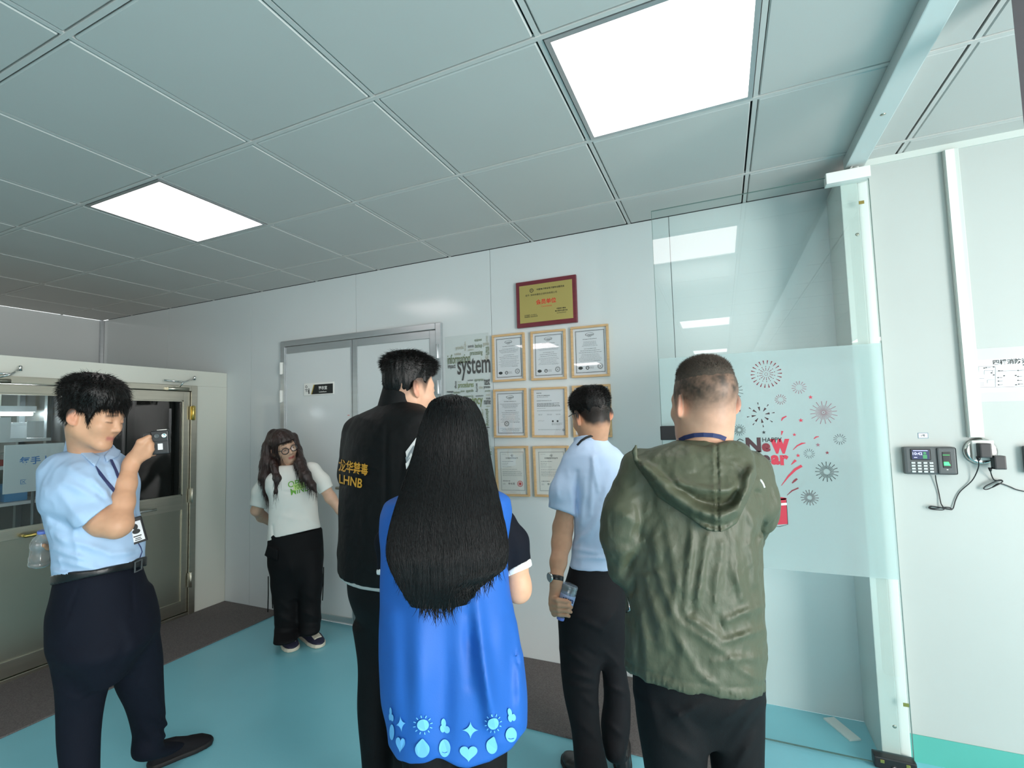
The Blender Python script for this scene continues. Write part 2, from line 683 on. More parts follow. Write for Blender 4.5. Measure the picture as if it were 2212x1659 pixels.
# floor mats
tag(MB().box((-3.975, -0.6, 0.0), (-3.305, BACK - 0.005, 0.009), 0.003).build('floor_mat', 'mat_fibre'),
    'long dark grey fibre mat on the teal floor along the steel doors', 'mat')
tag(MB().box((-1.75, 2.296, 0.0), (-0.03, BACK - 0.005, 0.009), 0.003).build('floor_mat', 'mat_fibre'),
    'grey-brown fibre mat on the floor below the framed certificates', 'mat')

# ------------------------------------------------------------------ changing-room double door in the back wall
d1 = struct(empty('door_1', (-2.53, BACK, 0), 'grey double door with aluminium frame in the back wall', 'door'))
FX0, FX1, FZ = -3.300, -1.760, 2.190
y0 = BACK - 0.028
m = MB()
m.box((FX0, y0, 0), (FX0 + 0.045, BACK, FZ), 0.004).box((FX1 - 0.045, y0, 0), (FX1, BACK, FZ), 0.004)
m.box((FX0 + 0.045, y0, FZ - 0.045), (FX1 - 0.045, BACK, FZ), 0.004)
m.build('door_frame', 'aluminium', d1)


def leaf(x0, x1, st_l, st_r, top, name):
    m_ = MB()
    yy = BACK - 0.020
    m_.box((x0, yy, 0.02), (x0 + st_l, BACK, 2.140), 0.003).box((x1 - st_r, yy, 0.02), (x1, BACK, 2.140), 0.003)
    m_.box((x0 + st_l, yy, 2.140 - top), (x1 - st_r, BACK, 2.140), 0.003)
    m_.box((x0 + st_l, yy, 0.02), (x1 - st_r, BACK, 0.06), 0.003)
    fr = m_.build('leaf_frame', 'aluminium', d1)
    box('leaf_panel', (x0 + st_l, BACK - 0.013, 0.06), (x1 - st_r, BACK, 2.140 - top), 'wall_panel', d1)
    return fr


leaf(-3.253, -2.556, 0.010, 0.012, 0.055, 'narrow')
leaf(-2.552, -1.807, 0.048, 0.050, 0.055, 'wide')
for x, zz in ((-3.286, (1.965, 1.735, 0.35)), (-1.786, (1.985, 1.735, 0.35))):
    for z in zz:
        mm = MB().lathe((x, y0 - 0.006, z - 0.05), (0, 0, 1), [(0.011, 0), (0.0115, 0.002), (0.0115, 0.098), (0.010, 0.1)], 12)
        mm.box((x - 0.018, y0 - 0.004, z - 0.045), (x + 0.018, y0, z + 0.05), 0.001)
        mm.build('hinge', 'white_plastic' if x < -3 else 'aluminium', d1)
MB().tube([(-2.53, y0 - 0.001, 1.02), (-2.53, y0 - 0.05, 1.02), (-2.66, y0 - 0.055, 1.02)], 0.010, 10).lathe(
    (-2.53, y0 + 0.006, 1.02), (0, -1, 0), [(0.026, 0), (0.026, 0.008)], 20).build('door_handle', 'steel', d1)
box('red_sticker', at_y(753, 897, BACK - 0.0135) - [0.01, 0, 0.002], at_y(753, 897, BACK - 0.0135) + [0.01, -0.0006, 0.002], 'ink_red', d1)

# door sign
sl = at_y(658, 829, BACK - 0.014)
sr = at_y(722, 824, BACK - 0.014)
sb = at_y(660, 855, BACK - 0.014)
sw, sh = sr[0] - sl[0], sl[2] - sb[2]
sc = np.array([(sl[0] + sr[0]) / 2, BACK - 0.018, (sl[2] + sb[2]) / 2])
sg = empty('door_sign', sc, 'black and white changing room sign plate on the grey door', 'sign')
box('plate', sc - [sw / 2, 0.004, sh / 2], sc + [sw / 2, 0.0045, sh / 2], 'white_plastic', sg, 0.0015)
yy = sc[1] - 0.0046
P_ = lambda a, b: np.array([sc[0] + a * sw, yy, sc[2] + b * sh])
MB().poly([P_(-0.22, -0.42), P_(0.48, -0.42), P_(0.48, 0.36), P_(-0.13, 0.36)], (0, -1, 0), 0.0006).build('dark_field', 'ink_black', sg)
mat('sign_gold', '#b59a45', 0.4)
MB().poly([P_(-0.25, -0.42), P_(-0.22, -0.42), P_(-0.13, 0.36), P_(-0.16, 0.36)], (0, -1, 0), 0.0007).build('gold_stripe', 'sign_gold', sg)
pr = Print()
pr.text('更衣室', P_(0.15, 0.06) + [0, -0.001, 0], X3, Z3, h=sh * 0.30, bold=0.02)
pr.text('LockerRoom', P_(0.15, -0.25) + [0, -0.001, 0], X3, Z3, h=sh * 0.11, bold=0.02)
pr.build('lettering', 'white_plastic', sg)
pr = Print()
c0 = P_(-0.41, 0.22) + [0, -0.0006, 0]
pr.ring(c0, X3, Z3, 0.011, 0.004)
pr.quad(P_(-0.41, -0.0) + [0, -0.0006, 0], X3, Z3, 0.03, 0.004)
pr.text('男女', P_(-0.37, -0.12) + [-0.004, -0.0006, 0], X3, Z3, h=0.016)
c1 = P_(-0.32, -0.2) + [0, -0.0006, 0]
pr.disc(c1 + [0, 0, 0.022], X3, Z3, 0.005)
pr.quad(c1, X3, Z3, 0.010, 0.032)
pr.build('pictogram', 'ink_black', sg)

# ------------------------------------------------------------------ steel double doors of the clean-room booth on the left
BX = -3.98                                   # front plane of the booth
bo = struct(empty('trim_6', (BX, 1.5, 0), 'white clean-room booth front around the steel doors', 'booth'))
BY0 = -0.6
box('header', (BX - 0.06, BY0, 1.845), (BX, BACK - 0.002, 1.972), 'booth_white', bo, 0.004)
box('column', (BX - 0.06, 2.672, 0), (BX + 0.001, BACK - 0.002, 1.845), 'booth_white', bo, 0.003)
box('booth_roof', (LEFT + 0.003, BY0, 1.90), (BX - 0.06, BACK - 0.002, 1.972), 'booth_white', bo)
box('booth_side', (-5.55, BY0, 0.0), (BX - 0.06, BY0 + 0.05, 1.90), 'booth_white', bo)
box('booth_back', (-5.60, BY0, 0.0), (-5.55, BACK - 0.002, 1.90), 'booth_white', bo)
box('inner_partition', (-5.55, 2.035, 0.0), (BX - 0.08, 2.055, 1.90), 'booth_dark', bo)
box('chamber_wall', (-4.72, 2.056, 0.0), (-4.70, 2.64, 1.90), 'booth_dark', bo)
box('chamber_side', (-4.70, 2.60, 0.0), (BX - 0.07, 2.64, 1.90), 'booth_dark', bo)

d2 = struct(empty('door_2', (BX, 2.0, 0), 'brushed steel double door with glazed upper halves in the booth', 'door'))
m = MB()
m.box((BX - 0.05, 2.622, 0), (BX + 0.012, 2.672, 1.845), 0.004)
m.box((BX - 0.05, BY0 + 0.3, 1.800), (BX + 0.012, 2.622, 1.845), 0.004)
m.box((BX - 0.05, 1.17, 0), (BX + 0.012, 1.22, 1.80), 0.004)
m.box((BX - 0.05, 1.22, 0.0), (BX + 0.008, 2.622, 0.03), 0.002)
m.build('steel_frame', 'steel', d2)


def steel_leaf(a, b, glass_lo, glass_hi, gl, name):
    xf, xb = BX - 0.004, BX - 0.044
    st = 0.050
    m_ = MB()
    m_.box((xb, a, 0.035), (xf, a + st, 1.795), 0.003).box((xb, b - st, 0.035), (xf, b, 1.795), 0.003)
    m_.box((xb, a + st, glass_hi), (xf, b - st, 1.795), 0.002)
    m_.box((xb, a + st, 0.845), (xf, b - st, glass_lo), 0.002)
    m_.box((xb, a + st, 0.035), (xf, b - st, 0.13), 0.002)
    fr = m_.build('leaf_frame', 'steel', d2)
    box('lower_panel', (xb + 0.012, a + st, 0.13), (xf - 0.012, b - st, 0.845), 'steel_lower', d2)
    box('window_pane', (xb + 0.018, a + st, glass_lo), (xb + 0.024, b - st, glass_hi), gl, d2)
    g = MB()
    for (p, q, r_, s) in ((a + st, a + st + 0.010, glass_lo, glass_hi), (b - st - 0.010, b - st, glass_lo, glass_hi),
                          (a + st, b - st, glass_lo, glass_lo + 0.010), (a + st, b - st, glass_hi - 0.010, glass_hi)):
        g.box((xb + 0.026, p, r_), (xf - 0.004, q, s))
    g.build('glazing_bead', 'steel', d2)


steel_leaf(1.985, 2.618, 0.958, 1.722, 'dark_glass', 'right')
steel_leaf(1.225, 1.978, 0.905, 1.742, 'booth_glass', 'left')
# handles
h0, h1 = at_x(306, 1104, BX), at_x(329, 1101, BX)
MB().tube([(BX - 0.004, h0[1] - 0.10, h0[2]), (BX + 0.045, h0[1] - 0.10, h0[2]), (BX + 0.05, h0[1] - 0.05, h0[2]), (BX + 0.05, h1[1], h1[2] + 0.004)], 0.010, 10).build('lever_handle', 'chrome', d2)
h0, h1 = at_x(47, 1157, BX), at_x(95, 1149, BX)
MB().tube([(BX - 0.004, h0[1], h0[2]), (BX + 0.045, h0[1], h0[2]), (BX + 0.05, (h0[1] + h1[1]) / 2, h0[2]), (BX + 0.05, h1[1], h0[2]), (BX - 0.004, h1[1] + 0.01, h0[2])], 0.011, 10).build('pull_handle', 'brass', d2)
for z in (1.62, 0.95, 0.28):
    MB().lathe((BX + 0.018, 2.634, z - 0.06), (0, 0, 1), [(0.008, 0), (0.011, 0.003), (0.011, 0.117), (0.008, 0.12)], 12).box(
        (BX + 0.008, 2.612, z - 0.055), (BX + 0.014, 2.656, z + 0.055), 0.001).build('hinge', 'brass' if z > 1 else 'steel', d2)
# overhead closers
for (b0, b1, a0, a1, am) in (((357, 840), (402, 841), (344, 822), (417, 818), (380, 828)), ((-40, 822), (17, 824), (-30, 806), (40, 797), (6, 812))):
    p0, p1 = at_x(*b0, BX), at_x(*b1, BX)
    q0, q1, qm = at_x(*a0, BX), at_x(*a1, BX), at_x(*am, BX)
    c = MB().tube([p0 + [0.03, 0, 0], p1 + [0.03, 0, 0]], 0.014, 12)
    c.box((BX - 0.006, min(p0[1], p1[1]), p0[2] - 0.012), (BX + 0.03, max(p0[1], p1[1]), p0[2] + 0.012), 0.003)
    clo = c.build('door_closer', 'steel', d2)
    MB().tube([q0 + [0.06, 0, 0], qm + [0.10, 0, 0.004], q1 + [0.02, 0, 0]], 0.006, 8).lathe(
        q1 + [0.02, 0, -0.014], (0, 0, 1), [(0.011, 0), (0.011, 0.03), (0.007, 0.034)], 12).tube(
        [(p0 + p1) / 2 + [0.03, 0, 0.01], (p0 + p1) / 2 + [0.05, 0, 0.02], qm + [0.10, 0, 0.004]], 0.006, 8).build('closer_arm', 'chrome', clo)

# air nozzles in the dark chamber, each a chrome eyeball in a ring
for i, (u, v) in enumerate(((380, 955), (375, 1042), (312, 1040))):
    c = at_x(u, v, -4.69)
    nz = tag(MB().lathe(c, (1, 0, 0), [(0.052, 0), (0.055, 0.006), (0.045, 0.014), (0.036, 0.014), (0.036, 0.022), (0.030, 0.032), (0.012, 0.040), (0.010, 0.028), (0, 0.026)], 24).build('air_nozzle', 'chrome'),
             ('round chrome air nozzle behind the dark glass, beside the hand-held camera',
              'round chrome air nozzle low in the dark glass near the door hinge side',
              'round chrome air nozzle low in the dark glass, half hidden by the blue shirt')[i], 'air nozzle', 'air nozzles in the booth')

# ---- workshop seen through the left pane
mat('rack_steel', '#7d8588', 0.4, metal=0.6)
mat('card_white', '#dfe4e6', 0.6)
mat('box_red', '#9c3a34', 0.5)
mat('box_grey', '#8d959a', 0.5)
mat('box_dark', '#33383c', 0.5)
mat('cloth_blue', '#5b9fd4', 0.8)
mat('tube_glow', '#ffffff', 0.5, emit=('#f4fbff', 70.0))
RX = -4.75
rk = empty('storage_rack', (RX, 1.55, 0.0), 'grey metal storage rack with shelves seen through the left booth window', 'rack')
m = MB()
for y in (0.85, 1.575, 2.02):
    box('post', (RX - 0.02, y - 0.02, 0), (RX + 0.02, y + 0.02, 1.80), 'rack_steel', rk)
for y in (0.85, 2.02):
    box('post', (RX - 0.44, y - 0.02, 0), (RX - 0.40, y + 0.02, 1.80), 'rack_steel', rk)
shelf_z = (0.55, 0.98, 1.245, 1.44)
for z in shelf_z:
    box('shelf', (RX - 0.44, 0.83, z - 0.012), (RX + 0.022, 2.03, z + 0.012), 'card_white', rk, 0.003)
tl = empty('tube_lamp', (RX - 0.2, 1.45, 1.66), 'glowing white tube lamp over the rack inside the booth', 'lamp')
MB().tube([(RX - 0.2, 0.9, 1.64), (RX - 0.2, 2.0, 1.64)], 0.012, 10).build('glowing_tube', 'tube_glow', tl)
box('lamp_tray', (RX - 0.24, 0.88, 1.655), (RX - 0.16, 2.01, 1.70), 'card_white', tl)
for wy in (1.2, 1.8):
    MB().tube([(RX - 0.2, wy, 1.70), (RX - 0.2, wy, 1.90)], 0.004, 6).build('suspension_wire', 'rack_steel', tl)
items = [(1.25, 0.98, 0.16, 0.10, 'box_dark', 'dark tool case low on the rack, furthest left'), (1.45, 0.98, 0.15, 0.16, 'cloth_blue', 'folded blue work cloth low on the rack'),
         (1.68, 0.98, 0.12, 0.09, 'box_red', 'red parts tray low on the rack beside the notice board'), (1.86, 0.98, 0.13, 0.12, 'cloth_blue', 'blue plastic bin low on the rack at its right end'),
         (1.22, 1.245, 0.2, 0.06, 'card_white', 'flat white carton on the middle shelf, furthest left'), (1.46, 1.245, 0.14, 0.10, 'box_grey', 'grey carton on the middle shelf left of the rack post'),
         (1.70, 1.245, 0.18, 0.045, 'box_red', 'flat red box on the middle shelf'), (1.88, 1.245, 0.10, 0.09, 'box_grey', 'small grey carton on the middle shelf at its right end'),
         (1.28, 1.44, 0.14, 0.12, 'card_white', 'white carton on the top shelf, furthest left'), (1.50, 1.44, 0.10, 0.08, 'box_dark', 'small dark device on the top shelf left of the rack post'),
         (1.66, 1.44, 0.09, 0.09, 'box_grey', 'small grey box on the top shelf right of the rack post'), (1.84, 1.44, 0.14, 0.12, 'card_white', 'white carton on the top shelf at its right end')]
for y, z, w, h, mm_, lab in items:
    b_ = empty('storage_box', (RX - 0.14, y, z + 0.0125), lab, 'box', 'things on the booth rack')
    box('body', (RX - 0.26, y - w / 2, z + 0.0125), (RX - 0.04, y + w / 2, z + 0.0125 + h * 0.8), mm_, b_, 0.004)
    box('lid', (RX - 0.263, y - w / 2 - 0.003, z + 0.0125 + h * 0.8), (RX - 0.037, y + w / 2 + 0.003, z + 0.0125 + h), mm_, b_, 0.004)
nb = at_x(84, 1010, -4.25)
nbd = empty('notice_board', (-4.30, nb[1], 0.0), 'white notice board with blue lettering on a stand behind the booth glass', 'board')
box('board', (-4.31, nb[1] - 0.16, nb[2] - 0.16), (-4.298, nb[1] + 0.16, nb[2] + 0.16), 'card_white', nbd, 0.003)
MB().tube([(-4.315, nb[1], nb[2] - 0.1), (-4.315, nb[1], 0.02)], 0.01, 8).lathe((-4.315, nb[1], 0.0), (0, 0, 1), [(0.12, 0), (0.12, 0.012), (0.02, 0.02)], 20).build('stand', 'rack_steel', nbd)
mat('ink_blue', '#3f7fc4', 0.6)
pr = Print()
pr.text('每手上', (-4.2975, nb[1] + 0.0, nb[2] + 0.05), Y3, Z3, h=0.055, bold=0.02)
pr.text('区', (-4.2975, nb[1] - 0.06, nb[2] - 0.09), Y3, Z3, h=0.03)
pr.build('lettering', 'ink_blue', nbd)
for i, (y, z, h) in enumerate(((1.30, 1.50, 0.15), (1.74, 1.53, 0.16), (1.93, 1.52, 0.12))):
    hp = tag(MB().box((RX + 0.024, y - 0.05, z - h / 2), (RX + 0.027, y + 0.05, z + h / 2), 0.0008).build('paper_sheet', 'card_white'),
             ('white paper hung on the rack, leftmost in the booth window', 'white paper hung on the rack right of its post', 'white paper hung at the right end of the rack')[i], 'paper', 'papers on the booth rack')
for i, pts in enumerate((((-4.70, 1.36, 1.80), (-4.69, 1.42, 1.55), (-4.69, 1.47, 1.35), (-4.69, 1.62, 1.18), (-4.70, 1.70, 1.0)), ((-4.70, 1.56, 1.80), (-4.69, 1.63, 1.66), (-4.69, 1.60, 1.55), (-4.70, 1.62, 1.46)))):
    tag(MB().tube(pts, 0.007, 8).build('hanging_cable', 'card_white'), ('long white cable hanging down in front of the booth rack', 'short white cable looped at the top of the booth rack')[i], 'cable')

# ------------------------------------------------------------------ frameless glass door on the right, standing open
GY0 = 2.608
GX0, GX1, GZ0, GZ1 = -0.283, 0.648, 0.012, 2.566
d3 = struct(empty('door_3', (GX1, GY0, 0), 'frameless glass door with frosted film and new year print, standing open', 'door'))
box('glass_pane', (GX0, GY0, GZ0), (GX1, GY0 + 0.010, GZ1), 'door_glass', d3)
mat('glass_edge', '#4d6a62', 0.3)
for (a_, b_) in (((GX0 - 0.0005, GY0 + 0.0005, GZ0), (GX0 + 0.001, GY0 + 0.0095, GZ1)), ((GX1 - 0.001, GY0 + 0.0005, GZ0), (GX1 + 0.0008, GY0 + 0.0095, GZ1)), ((GX0, GY0 + 0.0005, GZ1 - 0.001), (GX1, GY0 + 0.0095, GZ1 + 0.0005)), ((GX0, GY0 + 0.0005, GZ0 - 0.0005), (GX1, GY0 + 0.0095, GZ0 + 0.002))):
    box('glass_edge', a_, b_, 'glass_edge', d3)
box('frosted_film', (GX0 + 0.002, GY0 - 0.0012, 0.781), (GX1 - 0.002, GY0 - 0.0004, 1.788), 'frosted_film', d3)
MB().box((0.486, GY0 - 0.022, 2.527), (0.652, GY0 + 0.032, 2.577), 0.004).build('top_patch', 'white_plastic', d3)
bp_ = MB().box((0.508, GY0 - 0.020, 0.006), (0.652, GY0 + 0.030, 0.052), 0.006).build('bottom_patch', 'black_plastic', d3)
for x in (0.535, 0.622):
    box('fixing_plate', (x - 0.007, GY0 - 0.0215, 0.030), (x + 0.007, GY0 - 0.019, 0.043), 'brass', bp_, 0.001)
MB().box((0.57, GY0 - 0.024, 0.010), (0.645, GY0 - 0.019, 0.022), 0.003).lathe((0.575, GY0 - 0.02, 0.016), (0, -1, 0), [(0.009, 0), (0.009, 0.007), (0.004, 0.008)], 16).build('pivot_arm', 'aluminium', bp_)
MB().box((GX0 - 0.004, GY0 - 0.028, 1.375), (GX0 + 0.085, GY0 + 0.034, 1.445), 0.004).build('lock', 'black_plastic', d3)
box('sticker', (0.605, GY0 - 0.001, 2.415), (0.625, GY0 - 0.0004, 2.43), 'brass', d3)
box('sticker', (0.625, GY0 - 0.001, 0.265), (0.645, GY0 - 0.0004, 0.28), 'brass', d3)

FP = GY0 - 0.0022
mat('print_red', '#c03045', 0.5)
mat('print_deep', '#7c2632', 0.5)
mat('print_dark', '#42282c', 0.5)
mat('print_black', '#272b2c', 0.5)
mat('print_mauve', '#8e5f6a', 0.5)
mat('print_white', '#e9efee', 0.5)
px_m = abs(at_y(1701, 950, FP)[0] - at_y(1700, 950, FP)[0])


def fp(u, v):
    return at_y(u, v, FP)


def drop(P, c, ang, r0, r1, w0, w1):
    d = np.array([math.cos(ang), 0, math.sin(ang)])
    P.polyline([c + d * r0, c + d * (r0 + (r1 - r0) * 0.5), c + d * r1], [w0, (w0 + w1) / 2, w1], Y3)


def firework(u, v, rpx, kind, col):
    c = fp(u, v)
    R = rpx * px_m
    P = Print()
    if kind == 'big':
        for k in range(22):
            a = 2 * math.pi * k / 22
            drop(P, c, a, R * 0.72, R * 1.0, R * 0.02, R * 0.085)
        for k in range(14):
            a = 2 * math.pi * (k + 0.5) / 14
            drop(P, c, a, R * 0.22, R * 0.46, R * 0.02, R * 0.035)
            P.disc(c + np.array([math.cos(a), 0, math.sin(a)]) * R * 0.55, X3, Z3, R * 0.03, n=8)
        for k in range(6):
            a = 2 * math.pi * k / 6
            P.disc(c + np.array([math.cos(a), 0, math.sin(a)]) * R * 0.10, X3, Z3, R * 0.025, n=8)
    elif kind == 'wedge':
        for k in range(8):
            a = 2 * math.pi * k / 8 + 0.15
            drop(P, c, a, R * 0.34, R * 0.66, R * 0.03, R * 0.17)
            drop(P, c, a, R * 0.82, R * 1.02, R * 0.02, R * 0.09)
    elif kind == 'ray':
        for k in range(16):
            a = 2 * math.pi * k / 16 + 0.1
            drop(P, c, a, R * 0.12, R * (1.0 if k % 2 else 0.95), R * 0.02, R * 0.045)
            drop(P, c, a + math.pi / 16, R * 0.12, R * 0.6, R * 0.015, R * 0.03)
        P.disc(c, X3, Z3, R * 0.05, n=10)
    elif kind == 'double':
        for k in range(16):
            a = 2 * math.pi * k / 16
            drop(P, c, a, R * 0.30, R * 1.0, R * 0.03, R * 0.07)
            drop(P, c, a + math.pi / 16, R * 0.26, R * 0.62, R * 0.025, R * 0.05)
    else:
        for k in range(14):
            drop(P, c, 2 * math.pi * k / 14 + 0.1, R * 0.45, R * 1.0, R * 0.055, R * 0.085)
    P.build('firework_print', col, d3)


for a in ((1655, 808, 35, 'big', 'print_deep'), (1726, 837, 16, 'small', 'print_mauve'), (1686, 863, 13, 'small', 'print_deep'), (1643, 896, 31, 'wedge', 'print_dark'),
          (1779, 891, 29, 'ray', 'print_mauve'), (1597, 929, 15, 'double', 'print_black'), (1814, 949, 13, 'small', 'print_black'), (1748, 980, 12, 'small', 'print_black'),
          (1786, 1019, 24, 'double', 'print_black'), (1749, 1075, 19, 'double', 'print_dark'), (1582, 845, 26, 'ray', 'print_black')):
    firework(*a)
for u, v, s, c_ in ((1751, 858, 5, 'print_red'), (1730, 908, 5.5, 'print_red'), (1597, 887, 4.5, 'print_deep'), (1650, 934, 5, 'print_black'), (1716, 939, 4.5, 'print_red'),
                    (1767, 961, 5, 'print_mauve'), (1787, 978, 4.5, 'print_deep'), (1724, 984, 5, 'print_red')):
    P = Print()
    c = fp(u, v)
    pts = [c + np.array([math.sin(k * math.pi / 5), 0, math.cos(k * math.pi / 5)]) * s * px_m * (1.0 if k % 2 == 0 else 0.42) for k in range(10)]
    P.add(pts, [tuple(range(10))])
    P.build('star_print', c_, d3)


def streak(pts, ws, col):
    P = Print()
    # smooth the polyline a little
    q = []
    for i in range(len(pts) - 1):
        for k in range(4):
            t = k / 4
            q.append((fp(*pts[i]) * (1 - t) + fp(*pts[i + 1]) * t, ws[i] * (1 - t) + ws[i + 1] * t))
    q.append((fp(*pts[-1]), ws[-1]))
    P.polyline([a for a, b in q], [b * px_m for a, b in q], Y3)
    P.build('streamer_print', col, d3)


streak([(1688, 909), (1691, 903), (1699, 899)], [1.5, 4, 2.5], 'print_red')
streak([(1713, 972), (1722, 963), (1732, 958), (1740, 957)], [1, 3, 4, 1.5], 'print_red')
streak([(1758, 948), (1763, 944), (1769, 943)], [1.5, 3, 1.5], 'print_red')
streak([(1688, 1049), (1703, 1029), (1718, 1014), (1732, 1006)], [1, 4, 6, 6], 'print_red')
streak([(1711, 1044), (1717, 1038), (1722, 1034)], [2, 5, 4], 'print_deep')
streak([(1700, 1070), (1711, 1060), (1725, 1054)], [1, 3, 3], 'print_deep')
streak([(1690, 931), (1688, 940)], [5, 1], 'print_red')
streak([(1719, 994), (1709, 1004)], [6, 1], 'print_red')
streak([(1564, 933), (1568, 936), (1571, 940)], [2, 3, 1.5], 'print_black')
streak([(1570, 948), (1580, 950), (1590, 954), (1598, 948), (1606, 952)], [2, 2, 2, 2, 2], 'print_black')
# greeting lettering
def word(s, u0, v0, u1, v1, col, bold):
    P = Print()
    a, b = fp(u0, v1), fp(u1, v0)
    P.text(s, (a + b) / 2, X3, Z3, w=b[0] - a[0], h=b[2] - a[2], bold=bold)
    P.build('greeting_print', col, d3)


word('HAPPY', 1647, 945, 1689, 955, 'print_black', 0.012)
word('N', 1612, 945, 1643, 977, 'print_dark', 0.05)
word('e', 1646, 957, 1664, 976, 'print_deep', 0.05)
word('w', 1665, 948, 1705, 980, 'print_red', 0.05)
word('Y', 1612, 974, 1643, 1004, 'print_dark', 0.05)
word('e', 1644, 983, 1664, 1003, 'print_dark', 0.05)
word('a', 1666, 983, 1684, 1004, 'print_red', 0.05)
word('r', 1686, 983, 1703, 1005, 'print_red', 0.05)
# drinking cup print
P = Print()
P.add([fp(1672, 1078), fp(1698, 1076), fp(1702, 1132), fp(1668, 1134)], [(3, 2, 1, 0)])
P.disc(fp(1685, 1077), X3, Z3, 15 * px_m, 3.5 * px_m)
P.build('cup_print', 'print_red', d3)
P = Print()
P.add([fp(1671, 1088) - [0, 0.0004, 0], fp(1699.5, 1086) - [0, 0.0004, 0], fp(1700, 1091) - [0, 0.0004, 0], fp(1671, 1093) - [0, 0.0004, 0]], [(3, 2, 1, 0)])
P.build('cup_band_print', 'print_white', d3)
P = Print()
P.polyline([fp(1664, 1137), fp(1685, 1137.5), fp(1702, 1133), fp(1699, 1080)], 1.2 * px_m, Y3)
P.build('cup_outline_print', 'print_black', d3)

# loose white strip behind the glass door
q0, q1 = at_z(1790, 1551, 0.004), at_z(1848, 1599, 0.004)
dv = Vector(q1 - q0)
st_c = Vector((q0 + q1) / 2)
ax = dv.normalized()
tag(MB().fbox((st_c.x, st_c.y, 0.004), ax, Vector((0, 0, 1)).cross(ax), (0, 0, 1), dv.length, 0.055, 0.008, 0.002).build('plastic_strip', 'white_plastic'),
    'loose white plastic strip lying on the floor behind the glass door', 'strip')

# ------------------------------------------------------------------ framed certificates and the plaque
def c7(x, y):
    return (920 + x / 2.9615, 560 + y / 2.9615)


def quad_on_wall(tl, tr, br, bl, y):
    q = [at_y(*c7(*p), y) for p in (tl, tr, br, bl)]
    c = sum(q) / 4
    right = (q[1] + q[2] - q[0] - q[3])
    w = np.linalg.norm(right) / 2
    h = np.linalg.norm(q[0] + q[1] - q[2] - q[3]) / 2
    right[1] = 0
    right = right / np.linalg.norm(right)
    up = np.array([-right[2], 0, right[0]])
    return c, right, up, w, h


